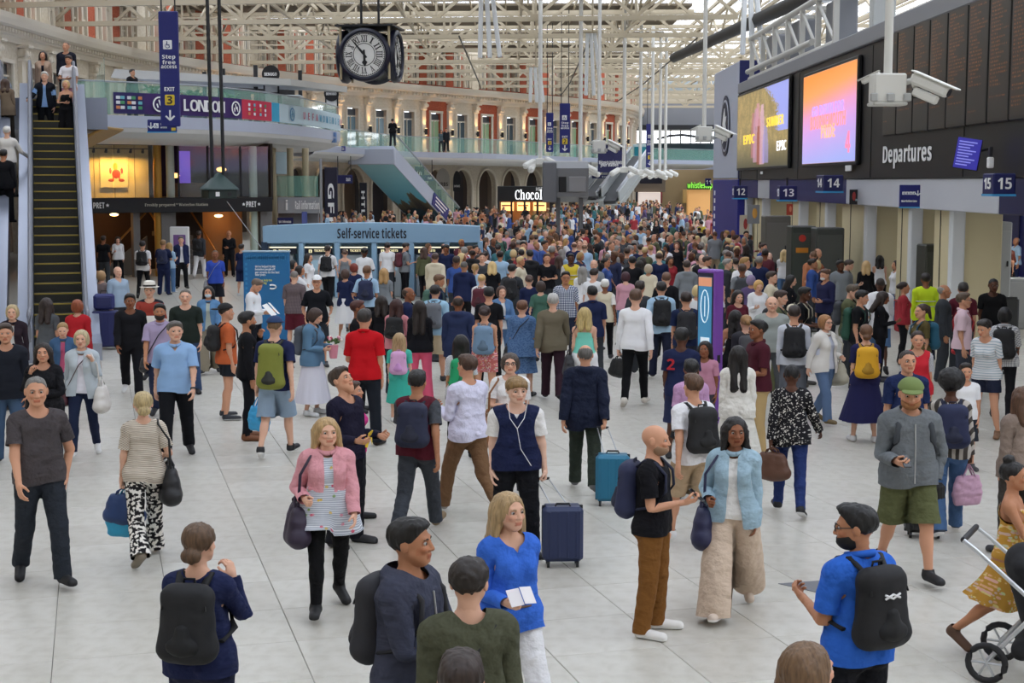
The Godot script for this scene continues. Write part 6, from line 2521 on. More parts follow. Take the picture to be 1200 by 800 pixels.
func fr(pts: Array, px: float, y: float) -> float:      # where on the balustrade a picture column falls
	var best := 0.0
	var err := INF
	for k in 400:
		var p: Vector3 = along(pts, k / 400.0)[0] + Vector3(0, y, 0)
		var e := absf(pix(p).x - px)
		if e < err and p.z > -72.5:
			err = e
			best = k / 400.0
	return best

func balconies() -> void:
	var p1 := smooth([[-15.0, 51.2], [-13.9, 52.0], [-12.6, 53.0], [-11.3, 54.3], [-10.3, 56.2], [-9.5, 58.5], [-8.95, 61], [-8.45, 64], [-8.15, 67], [-8.0, 70], [-8.4, 72.5], [-9.4, 74.5], [-11, 76], [-14, 79]], 1.0)
	var dk := deck("balcony", p1, [[-25, 79], [-25, 51.2]], M.lilac)
	var bn := thing("banner", "long printed banner around the balcony front reading LONDON over purple, red and pale blue", "banner")
	var cuts := [133, 168, 283, 318, 327, 404]
	var f := []
	for c in cuts:
		f.append(fr(p1, c, 6.2))
	var pale := mat("#c8dde6", 0.6)
	strip(bn, "partner_section", p1, f[0], f[1], 5.95, 6.68, 0.02, mat("#2b2160", 0.6))
	strip(bn, "purple_section", p1, f[1], f[2], 5.95, 6.68, 0.02, mat("#3a1f63", 0.6))
	strip(bn, "red_section", p1, f[2], f[3], 5.95, 6.68, 0.02, mat("#c92f4d", 0.6))
	strip(bn, "cyan_section", p1, f[3], f[4], 5.95, 6.68, 0.02, mat("#35a9d3", 0.6))
	strip(bn, "pale_section", p1, f[4], f[5], 5.95, 6.68, 0.02, pale)
	letters(bn, "LONDON", 0.42, p1, fr(p1, 212, 6.2), fr(p1, 261, 6.2), 6.32, [M.print])
	letters(bn, "UEFAWOMENSEURO", 0.3, p1, fr(p1, 352, 6.2), fr(p1, 401, 6.2), 6.32, [mat("#c24a6c", 0.6), mat("#4d93b4", 0.6), mat("#5fa0bc", 0.6), mat("#d8848e", 0.6)])
	for q in [[186, "#ffffff"], [275, "#ffffff"], [341, "#4c86ab"]]:
		var a := along(p1, fr(p1, q[0], 6.2))
		var xf := Transform3D(a[2], a[0] + a[1] * 0.06 + Vector3(0, 6.31, 0))
		var st := sb()
		lathe(st, [Vector2(0.22, 0), Vector2(0.22, 0.02), Vector2(0.27, 0.02), Vector2(0.27, 0)], 24, xf * Transform3D(Basis(Vector3.RIGHT, PI / 2), Vector3.ZERO))
		for k in 3:
			box(st, xf * Vector3((k - 1) * 0.09, [-0.05, 0.06, -0.02][k], 0.012), Vector3(0.05, [0.14, 0.2, 0.18][k], 0.012), xf.basis * Basis(Vector3.BACK, 0.3))
		put("round_emblem", st, mat(q[1], 0.6), bn)
	var r := RandomNumberGenerator.new()
	r.seed = 2
	for q in [[134, 166, 3, 5], [288, 313, 3, 4]]:
		for row in q[2]:
			for col in q[3]:
				var a := along(p1, fr(p1, lerpf(q[0] + 3.0, q[1] - 3.0, col / float(q[3] - 1)), 6.2))
				var st := sb()
				rbox(st, Vector3.ZERO, Vector3(0.15, 0.11, 0.012), 0.01)
				put("partner_logo", st, mat(["#e8e8ee", "#6fb7c8", "#e6e6ee", "#4f9a6a", "#d98a5a"][(row * 2 + col) % 5], 0.6), bn).transform = Transform3D(a[2], a[0] + a[1] * 0.05 + Vector3(0, 6.5 - row * 0.17, 0))
	# the small blue sign on the balcony edge, and one near its far end
	var t := thing("fascia_sign", "small blue step-free sign on the balcony edge below the tall hanging sign", "sign")
	var s := slab(t, "sign_board", 172.5, 140, 207, 154.5, 52.0, 0.1, M.navy, 0.02)
	arrow_down(t, front(s[1], -0.38, 0), 0.22, M.print)
	pictogram(t, front(s[1], -0.2, 0), 0.17, M.navy, M.print)
	words(t, "Step free", 0.07, front(s[1], 0.1, 0.04), M.print, 0.3)
	words(t, "access", 0.07, front(s[1], 0.06, -0.06), M.print, 0.22)
	var st := sb()
	box(st, s[1] + Vector3(0, -0.22, 0), Vector3(1.02, 0.04, 0.08))
	put("light_blue_edge", st, mat("#3d9bd0", 0.5), t)
	st = sb()
	box(st, s[1] + Vector3(0.4, -0.12, 0.006), Vector3(0.15, 0.1, 0.01))
	put("yellow_patch", st, mat("#d9b93a", 0.5), t)
	t = thing("fascia_sign", "small pale blue sign on the rounded end of the balcony edge", "sign")
	s = slab(t, "sign_board", 388, 155, 394, 167, 68.0, 0.3, mat("#6f8fc0", 0.5), 0.02)
	words(t, "Exits", 0.1, front(s[1]), M.print, 0.18)
	# the cafe on the balcony: white awning roof, round black signs, planters
	t = thing("cafe_pavilion", "cafe pavilion with a sloping pale awning on the balcony behind the banner", "pavilion")
	st = sb()
	prism(st, PackedVector2Array([Vector2(-4.2, 0.0), Vector2(4.2, -0.5), Vector2(4.2, -0.25), Vector2(-4.0, 0.35)]), 5.0, Transform3D(Basis(Vector3.UP, deg_to_rad(-20)), at(305, 97, 66.0)))
	put("awning_roof", st, mat("#c9c8c2", 0.6), t)
	st = sb()
	for q in [[262, 66], [300, 64], [352, 67], [240, 68]]:
		var p := at(q[0], 110, q[1])
		box(st, Vector3(p.x, 7.2, p.z), Vector3(0.16, 2.6, 0.16))
	put("awning_posts", st, M.dark, t, "stuff")
	slab(t, "serving_counter", 330, 111, 352, 124, 66.0, 1.0, mat("#c4c9c9", 0.5), 0.03)
	slab(t, "dark_back_wall", 255, 101, 345, 128, 70.0, 0.3, mat("#2c2a2a", 0.7), 0.03)
	for q in [[317.5, 87, 61.5, 1.0, "larger"], [388.5, 110, 74.0, 0.8, "smaller"]]:
		t = thing("round_sign", "%s round black cafe sign on a white post above the balcony banner" % q[4], "sign")
		var c := at(q[0], q[1], q[2])
		st = sb()
		prism(st, disc_poly(0.36, 28), 0.08, Transform3D(Basis(), c))
		put("sign_disc", st, M.black, t)
		words(t, "BENUGO", 0.13, front(c, 0, 0, 0.082), M.print, 0.5)
		st = sb()
		rbox(st, Vector3(c.x, (c.y + 6.0) / 2 - 0.1, c.z - 0.05), Vector3(0.52, c.y - 6.0, 0.1), 0.02)
		put("sign_post", st, M.white, t)
		st = sb()
		for s2 in [-1.0, 1.0]:
			box(st, Vector3(c.x + s2 * 0.29, (c.y + 6.0) / 2, c.z - 0.03), Vector3(0.05, c.y - 5.9, 0.12))
		box(st, Vector3(c.x, c.y - 0.75, c.z + 0.01), Vector3(0.56, 0.05, 0.05))
		put("post_frame", st, M.dark, t, "stuff")
	var k2 := 0
	for q in [[176, 105, 54.0], [200, 105, 55.5], [226, 105, 57.0], [268, 99, 59.0]]:
		t = thing("potted_palm", "leafy green plant on the balcony, %s from the left behind the banner" % ["first", "second", "third", "fourth", "fifth", "sixth"][k2], "plant", Transform3D(), "")
		k2 += 1
		var p := at(q[0], q[1], q[2])
		st = sb()
		box(st, Vector3(p.x, 6.3, p.z - 0.3), Vector3(0.5, 0.8, 0.5))
		put("planter", st, M.dark, t)
		st = sb()
		for l in 26:
			var a := r.randf() * TAU
			var d := Vector3(sin(a), r.randf_range(0.2, 1.0), cos(a)).normalized()
			var o := Vector3(p.x, 6.7, p.z - 0.3)
			var e := o + d * r.randf_range(0.5, 0.85)
			var sd := d.cross(Vector3.UP).normalized() * 0.09
			var m := (o + e) / 2 + Vector3(0, 0.08, 0)
			quad(st, o - sd * 0.3, o + sd * 0.3, m + sd, m - sd)
			tri(st, m - sd, m + sd, e - Vector3(0, 0.16, 0))
		put("leaves", st, mat(["#4f7a3a", "#5f8d45", "#476f38"][k2 % 3], 0.6), t, "stuff")
	# the landing slab at the head of the escalators
	var ld := root3("landing")
	st = sb()
	prism(st, PackedVector2Array([Vector2(-11.1, 41.4), Vector2(-14.35, 52.2), Vector2(-20.5, 52.2), Vector2(-20.5, 41.4)]), 0.86, Transform3D(Basis(Vector3.RIGHT, -PI / 2), Vector3(0, 5.03, 0)))
	put("landing_slab", st, mat("#9a9fae", 0.5), ld)
	st = sb()
	rbox(st, Vector3(-11.75, 4.82, -42.4), Vector3(1.3, 0.08, 1.9), 0.03, Basis(Vector3.BACK, 0.45))
	put("gold_soffit", st, mat("#b08a4c", 0.4, 0.3), ld)
	for k in 5:
		st = sb()
		box(st, Vector3(-11.45 - k * 0.62, 6.44, -42.4 - k * 2.05), Vector3(0.016, 1.1, 2.05), Basis(Vector3.UP, 0.292))
		put("balustrade_pane", st, M.green_glass, ld)
	# the second deck, along the curved facade
	var p2 := smooth([[-12.2, 93], [-10.9, 99], [-9.6, 107], [-8.0, 114], [-4.5, 119], [-1.5, 123], [3.2, 134], [7.8, 144], [13, 153], [22, 163]], 2.2)
	deck("balcony_far", p2, [[26, 176], [8, 150], [-13.0, 117.4], [-20.6, 100], [-20, 93]], M.lilac)
	for q in [[559, 565, 179, 186, 122.0, "blue exit sign on the long balcony edge near the hotel shop"], [400, 404, 171, 177, 97.0, "blue exit sign on the balcony edge beside the rounded end"]]:
		t = thing("fascia_sign", q[5], "sign")
		s = slab(t, "sign_board", q[0], q[2], q[1], q[3], q[4], 0.6, mat("#27308a", 0.5), 0.02)
		words(t, "Exits", 0.2, front(s[1]), M.print, s[2].x * 0.7)

func sandwich_shop() -> void:
	var A := Vector3(-16.2, 0, -55.2)
	var B := Vector3(-9.55, 0, -59.4)
	var f := face_xf(A, B)
	var L := A.distance_to(B)
	var t := thing("sandwich_shop", "glass-fronted sandwich shop with a black PRET sign band under the balcony", "shop", f)
	var st := sb()
	rbox(st, Vector3(L / 2, 2.72, 0.05), Vector3(L, 0.56, 0.25), 0.02)
	put("sign_band", st, M.black, t)
	for x in [0.12, 0.885]:
		words(t, "PRET", 0.22, Transform3D(Basis(), Vector3(L * x, 2.73, 0.18)), M.print, 0.42)
		for s in [-1.0, 1.0]:
			st = sb()
			var star := PackedVector2Array()
			for k in 10:
				star.append(Vector2(sin(TAU * k / 10.0), cos(TAU * k / 10.0)) * (0.07 if k % 2 == 0 else 0.035))
			prism(st, star, 0.02, Transform3D(Basis(), Vector3(L * x + s * 0.32, 2.73, 0.18)))
			put("star", st, M.print, t)
	words(t, "Freshly prepared * Waterloo Station", 0.1, Transform3D(Basis(), Vector3(L * 0.5, 2.72, 0.18)), mat("#b9b4a4", 0.6), 2.5, true)
	for q in [[0.02, 0.2], [0.2, 0.4], [0.52, 0.67], [0.67, 0.84], [0.84, 0.99]]:
		st = sb()
		box(st, Vector3(L * (q[0] + q[1]) / 2, 4.0, 0.0), Vector3(L * (q[1] - q[0]) - 0.04, 1.96, 0.02))
		put("window_pane", st, glass(Color(0.8, 0.85, 0.85, 0.08)), t)
	for x in [0.52, 0.67, 0.84]:
		st = sb()
		box(st, Vector3(L * x, 4.0, 0.02), Vector3(0.05, 1.96, 0.08))
		put("mullion", st, M.dark, t)
	for q in [[0.43, "#b98c3e", 0.4], [0.495, "#c8cfc4", 0.0], [0.925, "#b4c4b8", 0.0]]:
		st = sb()
		lathe(st, [Vector2(0.16, 0), Vector2(0.16, 5.0)], 16, Transform3D(Basis(), Vector3(L * q[0], 0, -0.35)))
		put("column", st, mat(q[1], 0.35, q[2]), t)
	# inside: a warm panelled wall with a framed picture, a dark bar, floor between storeys
	st = sb()
	box(st, Vector3(L / 2, 2.75, -2.5), Vector3(L, 0.5, 4.6))
	put("upper_floor", st, mat("#3b3026", 0.7), t)
	st = sb()
	box(st, Vector3(L * 0.22, 4.0, -1.4), Vector3(L * 0.42, 2.0, 0.1))
	put("cream_panel", st, mat("#d9c68e", 0.6), t)
	st = sb()
	for k in 4:
		box(st, Vector3(L * (0.06 + 0.1 * k), 4.0, -1.34), Vector3(0.02, 2.0, 0.02))
	put("panel_joint", st, mat("#8d7c50", 0.7), t, "stuff")
	st = sb()
	box(st, Vector3(L * 0.6, 4.0, -4.6), Vector3(L * 1.1, 2.2, 0.1))
	box(st, Vector3(L + 0.1, 4.0, -2.4), Vector3(0.1, 2.2, 4.6))
	put("dark_back_wall", st, mat("#2a2018", 0.7), t)
	st = sb()
	box(st, Vector3(L * 0.73, 4.1, -3.9), Vector3(0.5, 1.5, 0.1))
	put("purple_screen", st, glow("#6a4fc4", 0.8), t)
	for q in [[0.62, 3.85], [0.87, 4.1], [0.6, 3.3], [0.88, 3.4]]:
		st = sb()
		ball(st, Vector3(L * q[0], q[1], -2.6), Vector3(0.2, 0.1, 0.2))
		put("pendant_lamp", st, glow("#ffc070", 3.0), t)
	st = sb()
	rbox(st, Vector3(L * 0.72, 3.2, -2.2), Vector3(2.4, 0.7, 0.5), 0.03)
	put("bar_counter", st, mat("#6b4a26", 0.5), t)
	var pc := thing("picture", "framed picture of a red and gold figure on the lit cream wall of the shop", "picture", f)
	st = sb()
	rbox(st, Vector3(L * 0.255, 4.02, -1.3), Vector3(1.1, 1.35, 0.05), 0.02)
	put("frame", st, mat("#e0cf9c", 0.6), pc)
	st = sb()
	box(st, Vector3(L * 0.255, 4.02, -1.272), Vector3(1.0, 1.25, 0.006))
	put("canvas", st, mat("#ead99f", 0.6), pc)
	st = sb()
	var c := Vector3(L * 0.265, 3.9, -1.265)
	ball(st, c, Vector3(0.18, 0.17, 0.01))
	for s in [-1.0, 1.0]:
		ball(st, c + Vector3(s * 0.2, -0.24, 0), Vector3(0.12, 0.06, 0.01))
		ball(st, c + Vector3(s * 0.22, 0.12, 0), Vector3(0.05, 0.12, 0.01))
		box(st, c + Vector3(s * 0.12, -0.16, 0), Vector3(0.04, 0.16, 0.01))
	put("red_figure", st, mat("#b8432a", 0.6), pc)
	st = sb()
	ball(st, c + Vector3(-0.03, 0.28, 0), Vector3(0.1, 0.15, 0.01))
	put("gold_head", st, mat("#d9a93a", 0.6), pc)
	st = sb()
	tube(st, [Vector3(L * 0.1, 4.85, -0.8), Vector3(L * 0.42, 4.85, -0.8)], 0.02, 6)
	put("lamp_track", st, M.dark, t)
	for k in 5:
		var x := L * (0.14 + k * 0.06)
		st = sb()
		lathe(st, [Vector2(0.0, 0.08), Vector2(0.04, 0.08), Vector2(0.06, -0.06), Vector2(0.0, -0.05)], 10, Transform3D(Basis(Vector3.RIGHT, 0.5), Vector3(x, 4.76, -0.8)))
		put("spot_lamp", st, M.dark, t)
		var l := SpotLight3D.new()
		l.name = "spot_lamp_light"
		t.add_child(l, true)
		l.position = Vector3(x, 4.68, -0.78)
		l.rotation_degrees = Vector3(-58, 0, 0)
		l.light_color = Color(1.0, 0.8, 0.45)
		l.light_energy = 2.6 if k in [1, 2, 3] else 1.5
		l.spot_angle = 50
		l.spot_range = 60
		l.light_size = 0.06
		l.shadow_enabled = true
	# below: stairs, a warm wall and dark joinery
	st = sb()
	box(st, Vector3(L / 2, 1.25, -5.2), Vector3(L + 1.0, 2.5, 0.1))
	put("rear_wall", st, mat("#33241a", 0.7), t)
	st = sb()
	box(st, Vector3(L * 0.86, 1.25, -2.4), Vector3(L * 0.2, 2.5, 0.1), Basis(Vector3.UP, -0.35))
	put("amber_wall", st, mat("#8a6438", 0.5), t)
	for k in 9:
		st = sb()
		box(st, Vector3(L * 0.63, 0.09 + k * 0.18, -1.0 - k * 0.3), Vector3(1.5, 0.18, 0.34))
		put("stair_step", st, mat("#5d5a57", 0.6), t)
	for q in [[0.52, 0.3], [0.74, 0.3]]:
		st = sb()
		tube(st, [Vector3(L * q[0], 0.9, -0.8), Vector3(L * q[0], 2.5, -3.6)], 0.04, 6)
		put("stair_rail", st, mat("#b07a34", 0.35, 0.4), t)
	st = sb()
	tube(st, [Vector3(L * 0.2, 0.9, -1.0), Vector3(L * 0.42, 2.4, -1.6)], 0.04, 6)
	put("stair_rail", st, mat("#b07a34", 0.35, 0.4), t)
	st = sb()
	prism(st, PackedVector2Array([Vector2(L * 0.2, 0), Vector2(L * 0.43, 0), Vector2(L * 0.43, 1.5), Vector2(L * 0.2, 0.2)]), 0.1, Transform3D(Basis(), Vector3(0, 0, -1.8)))
	put("stair_string", st, mat("#6f675c", 0.6), t)
	for q in [[0.0, 0.04], [0.3, 0.02], [0.46, 0.06], [0.97, 0.05]]:
		st = sb()
		box(st, Vector3(L * q[0] + 0.1, 1.22, -0.3), Vector3(L * q[1] + 0.1, 2.44, 0.3))
		put("pillar", st, mat("#6c6a68", 0.6), t)
	for q in [[0.13, 2.1, -3.0], [0.14, 1.6, -3.4], [0.35, 2.3, -3.8], [0.8, 2.25, -1.6]]:
		st = sb()
		ball(st, Vector3(L * q[0], q[1], q[2]), Vector3(0.18, 0.06, 0.12))
		put("ceiling_lamp", st, glow("#ffd9a0", 4.0), t)
		var l := OmniLight3D.new()
		l.name = "ceiling_lamp_light"
		t.add_child(l, true)
		l.position = Vector3(L * q[0], q[1] - 0.12, q[2])
		l.light_color = Color(1.0, 0.7, 0.38)
		l.light_energy = 0.5
		l.omni_range = 60
		l.light_size = 0.1
		l.shadow_enabled = true
	# free-standing poster totem in front of the shop
	var p := thing("poster_totem", "white free-standing poster totem with a purple picture before the sandwich shop", "totem")
	var s2 := slab(p, "totem_case", 198.5, 265.5, 222, 322, 54.5, 0.2, M.white, 0.03)
	slab(p, "poster_sheet", 203, 275, 218, 312, 54.45, 0.03, mat("#7a5590", 0.6), 0.005)
	slab(p, "poster_band", 204, 296, 217, 303, 54.4, 0.03, mat("#c9a8c0", 0.6), 0.004)
	# the glazed information pod to the right
	var g := thing("information_pod", "glass and grey information pod with a pale sign beside the sandwich shop", "kiosk")
	slab(g, "sign_panel", 325, 231, 374, 250, 62.0, 0.4, mat("#9a9da2", 0.4), 0.02)
	var iv := at(360, 240, 61.95)
	words(g, "Rail information", 0.34, front(iv), M.print, 1.0)
	words(g, "i", 0.4, front(at(336, 240, 61.95)), M.print)
	slab(g, "upper_glass", 324, 206, 373, 230, 62.0, 0.03, M.green_glass, 0.004)
	slab(g, "display_sheet", 323, 178, 336, 204, 61.6, 0.06, mat("#b7cdd6", 0.5), 0.01)
	slab(g, "glass_post", 374, 186, 378, 262, 61.8, 0.12, M.alu, 0.02)
	slab(g, "grey_wall", 326, 250, 374, 330, 62.4, 0.4, mat("#77777c", 0.6), 0.02)
	slab(g, "blue_sign", 325, 255, 343.5, 266.5, 61.9, 0.08, M.deep, 0.01)
	slab(g, "blue_screen", 353.5, 248, 360, 262, 61.9, 0.08, mat("#5a66a8", 0.4), 0.01)
	words(g, "Exit / Information", 0.1, front(at(334, 259.5, 61.85)), M.print, 0.5)
	st = sb()
	for x in [320, 340, 358]:
		var q := at(x, 190, 63.0)
		lathe(st, [Vector2(0.14, 0.0), Vector2(0.14, 5.0)], 12, Transform3D(Basis(), Vector3(q.x, 0, q.z)))
	put("column", st, mat("#b9ab8c", 0.5), g, "stuff")

func lamp_pyramid() -> void:
	var c := at(257, 232, 45.0)
	var t := thing("pyramid_kiosk", "dark green pyramid-topped box hanging from two black cables before the balcony", "sign", Transform3D(Basis(Vector3.UP, 0.45), c))
	var g := mat("#1f2d2a", 0.5)
	var st := sb()
	rbox(st, Vector3(0, 0.12, 0), Vector3(0.86, 0.26, 0.86), 0.02)
	put("box_body", st, g, t)
	st = sb()
	lathe(st, [Vector2(0.68, 0.25), Vector2(0.66, 0.29), Vector2(0.05, 0.76), Vector2(0.0, 0.76)], 4, Transform3D(Basis(Vector3.UP, PI / 4), Vector3.ZERO))
	put("pyramid_roof", st, mat("#2e4340", 0.45), t)
	st = sb()
	box(st, Vector3(-0.16, 0.12, 0.435), Vector3(0.12, 0.13, 0.01))
	put("white_notice", st, M.print, t)
	st = sb()
	prism(st, disc_poly(0.06, 14), 0.02, Transform3D(Basis(), Vector3(0.2, 0.12, 0.43)))
	put("speaker_grille", st, M.dark, t)
	var inv := t.transform.affine_inverse()
	for q in [[241, 249], [255, 262]]:
		st = sb()
		tube(st, [inv * at(q[0], -60, 45.0), inv * at(q[1], 208, 45.0)], 0.055, 8)
		put("cable", st, M.dark, t)
	st = sb()
	tube(st, [inv * at(266, 236, 45.0), inv * at(306, 290, 45.0)], 0.012, 5)
	put("thin_wire", st, M.alu, t)

func ticket_machines() -> void:
	var z := 46.6
	var a := at(308, 262, z)
	var b := at(562, 262, z)
	var H := a.y
	var t := thing("ticket_machine_bank", "long pale blue bank of self-service ticket machines with an arched top", "ticket machine")
	var bl := mat("#8fb3cf", 0.5)
	var st := sb()
	var top := PackedVector2Array([Vector2(a.x, H - 0.6)])
	top.append(Vector2(b.x, H - 0.58))
	for k in 13:
		var u := 1.0 - k / 12.0
		top.append(Vector2(lerpf(a.x, b.x, u), H - 0.14 + sin(PI * (0.12 + u * 0.78)) * 0.16))
	prism(st, top, 0.95, Transform3D(Basis(), Vector3(0, 0, -z - 0.9)))
	put("canopy", st, bl, t)
	words(t, "Self-service tickets", 0.31, front(Vector3((at(395, 274, z).x + at(477, 274, z).x) / 2, at(436, 273, z).y, -z + 0.05)), mat("#1c2030", 0.6), 2.15)
	for k in 7:
		var x := [308, 350.5, 392.5, 436, 479.5, 521, 560][k] as float
		var p := at(x + 2.5, 300, z)
		st = sb()
		rbox(st, Vector3(p.x, (H - 0.55) / 2, -z - 0.2), Vector3(0.16 if k > 0 else 0.22, H - 0.55, 0.5), 0.02)
		put("divider", st, bl if k > 0 else mat("#2a3a50", 0.5), t)
	st = sb()
	box(st, Vector3((a.x + b.x) / 2, (H - 0.4) / 2, -z - 0.95), Vector3(b.x - a.x, H - 0.4, 0.1))
	put("back_panel", st, bl, t)
	for k in 6:
		var x0: float = [311, 353, 395, 438, 482, 524][k]
		var c := at(x0 + 18, 300, z)
		var m := thing("ticket_machine", "grey ticket machine in the %s bay from the left of the pale blue bank" % ["first", "second", "third", "fourth", "fifth", "sixth"][k], "ticket machine", xf_at(Vector3(c.x, 0, -z - 0.55)))
		st = sb()
		rbox(st, Vector3(0, 0.67, 0), Vector3(0.72, 1.34, 0.5), 0.03)
		put("machine_body", st, mat("#a9b0b4", 0.5), m)
		st = sb()
		box(st, Vector3(0, 1.0, 0.256), Vector3(0.44, 0.32, 0.012))
		put("touch_screen", st, glow("#8fa9b8", 0.4), m)
		st = sb()
		rbox(st, Vector3(0, 0.55, 0.26), Vector3(0.36, 0.14, 0.03), 0.01)
		put("ticket_tray", st, M.dark, m)
		st = sb()
		rbox(st, Vector3(0, 1.44, 0.3), Vector3(0.94, 0.17, 0.06), 0.01)
		put("header_sign", st, mat("#1b1f33", 0.4), m)
		words(m, "TICKETS", 0.07, Transform3D(Basis(), Vector3(0.08, 1.46, 0.335)), glow("#f3e7b4", 0.8), 0.36)
		pictogram(m, Transform3D(Basis(), Vector3(-0.22, 1.44, 0.335)), 0.1, M.dark, glow("#f3e7b4", 0.8), false)
		st = sb()
		box(st, Vector3(0.0, 1.56, 0.3), Vector3(0.9, 0.03, 0.04))
		put("light_strip", st, glow("#fff3cf", 1.5), m)

func stands() -> void:
	var z := 34.0
	var t := thing("information_board", "tall blue information board beside the pale blue ticket machines", "board")
	var a := at(284.5, 294, z)
	var b := at(338.5, 294, z)
	var st := sb()
	rbox(st, Vector3((a.x + b.x) / 2, a.y / 2, -z - 0.08), Vector3(b.x - a.x, a.y, 0.16), 0.02)
	put("board_panel", st, mat("#1d6aa0", 0.55), t)
	st = sb()
	rbox(st, Vector3((a.x + b.x) / 2, a.y - 0.01, -z - 0.08), Vector3(b.x - a.x + 0.03, 0.035, 0.19), 0.01)
	put("top_edge", st, mat("#9fb7c6", 0.4), t)
	st = sb()
	for k in 22:
		for q in 2:
			box(st, Vector3(a.x + 0.06 + k * (b.x - a.x - 0.1) / 22.0, a.y - 0.14 - q * 0.03, -z + 0.002), Vector3(0.018, 0.05 + 0.03 * ((k * 7) % 3), 0.006))
	for k in 14:
		box(st, Vector3(a.x + 0.07, a.y - 0.3 - k * 0.11, -z + 0.002), Vector3(0.05, 0.06, 0.006))
	put("dash_pattern", st, mat("#2f80b4", 0.6), t, "stuff")
	var y := 312.5
	for l in [["We've helped 10,000", "#e8eef2"], ["homeless people off", "#e8eef2"], ["our streets in the last", "#e8eef2"], ["four years", "#e8eef2"], ["", ""], ["You can help too", "#d9dc7a"], ["by donating", "#d9dc7a"]]:
		if l[0] != "":
			words(t, l[0], 0.05, front(at(299, y, z), 0, 0, 0.004), mat(l[1], 0.6), 0.024 * l[0].length(), false, true)
		y += 3.2
	st = sb()
	var ring := []
	for k in 9:
		var an := -PI * 0.7 + PI * 1.4 * k / 8.0
		ring.append(at(319, 336, z) + Vector3(cos(an) * 0.09, sin(an) * 0.045, 0.01))
	tube(st, ring, 0.02, 6)
	put("white_loop", st, M.print, t)
	# purple kiosk in the crowd
	var c := at(833, 318, 22.0)
	t = thing("digital_kiosk", "slim purple digital kiosk with a blue screen standing among the crowd", "kiosk", Transform3D(Basis(Vector3.UP, deg_to_rad(-48)), Vector3(c.x, 0, c.z)))
	st = sb()
	rbox(st, Vector3(0, 1.16, 0), Vector3(0.34, 2.32, 0.22), 0.02)
	put("kiosk_body", st, mat("#7d4aa8", 0.45), t)
	st = sb()
	box(st, Vector3(0, 1.42, 0.112), Vector3(0.3, 1.7, 0.01))
	put("dark_bezel", st, mat("#2a2a44", 0.4), t)
	st = sb()
	box(st, Vector3(0, 1.5, 0.12), Vector3(0.25, 1.42, 0.006))
	put("screen_face", st, glow("#3f7fa6", 0.45), t)
	st = sb()
	box(st, Vector3(0, 2.14, 0.124), Vector3(0.25, 0.13, 0.004))
	put("orange_heading", st, glow("#c98a6a", 0.6), t)
	st = sb()
	var ov := []
	for k in 21:
		ov.append(Vector3(cos(TAU * k / 20.0) * 0.075, 1.78 + sin(TAU * k / 20.0) * 0.24, 0.126))
	tube(st, ov, 0.008, 5, false)
	box(st, Vector3(0, 1.78, 0.126), Vector3(0.012, 0.3, 0.006))
	put("oval_symbol", st, glow("#d5e6ee", 0.6), t)
	st = sb()
	box(st, Vector3(0.01, 1.27, 0.125), Vector3(0.17, 0.1, 0.004))
	for k in 8:
		box(st, Vector3(0, 1.16 - k * 0.045, 0.125), Vector3(0.2 - 0.03 * (k % 3), 0.015, 0.004))
	put("screen_text", st, glow("#cfe0ea", 0.55), t, "stuff")
	words(t, "Touch here", 0.045, Transform3D(Basis(), Vector3(0, 0.62, 0.116)), M.print, 0.24)
	words(t, "to donate", 0.045, Transform3D(Basis(), Vector3(0, 0.54, 0.116)), M.print, 0.22)
	st = sb()
	rbox(st, Vector3(0.02, 0.32, 0.116), Vector3(0.09, 0.22, 0.012), 0.01)
	put("card_reader", st, M.print, t)
	st = sb()
	box(st, Vector3(0.172, 1.0, 0.0), Vector3(0.012, 0.12, 0.06))
	put("side_socket", st, M.dark, t)
	# the grey hooded portal on two posts
	z = 64.0
	t = thing("hooded_portal", "large grey hooded steel box raised on two posts in the middle of the concourse", "structure")
	var p := at(637, 233, z)
	var q := at(690, 190, z)
	st = sb()
	prism(st, PackedVector2Array([Vector2(0, 0), Vector2(1.6, 0.25), Vector2(1.6, 1.45), Vector2(0.9, 1.72), Vector2(0, 1.78)]), q.x - p.x, Transform3D(Basis(Vector3(0, 0, 1), Vector3.UP, Vector3(-1, 0, 0)), Vector3(q.x, p.y - 0.15, p.z - 1.6)))
	put("hood", st, mat("#77787a", 0.45, 0.2), t)
	st = sb()
	rbox(st, Vector3(p.x + 0.25, p.y + 0.7, p.z + 0.05), Vector3(0.6, 1.7, 0.3), 0.04)
	put("side_cheek", st, mat("#6d6e72", 0.45, 0.2), t)
	st = sb()
	rbox(st, Vector3(lerpf(p.x, q.x, 0.42), p.y + 0.62, p.z + 0.02), Vector3(0.32, 0.66, 0.06), 0.02)
	put("dark_slot", st, M.black, t)
	st = sb()
	rbox(st, Vector3(lerpf(p.x, q.x, 0.75), p.y + 0.62, p.z + 0.02), Vector3(0.75, 0.66, 0.05), 0.02)
	put("brushed_panel", st, mat("#909092", 0.4, 0.3), t)
	for x in [654.5, 681.5]:
		st = sb()
		rbox(st, Vector3(at(x, 260, z).x, (p.y + 0.2) / 2, p.z - 0.6), Vector3(0.18, p.y + 0.3, 0.3), 0.03)
		put("post", st, mat("#6a6b6d", 0.5), t)

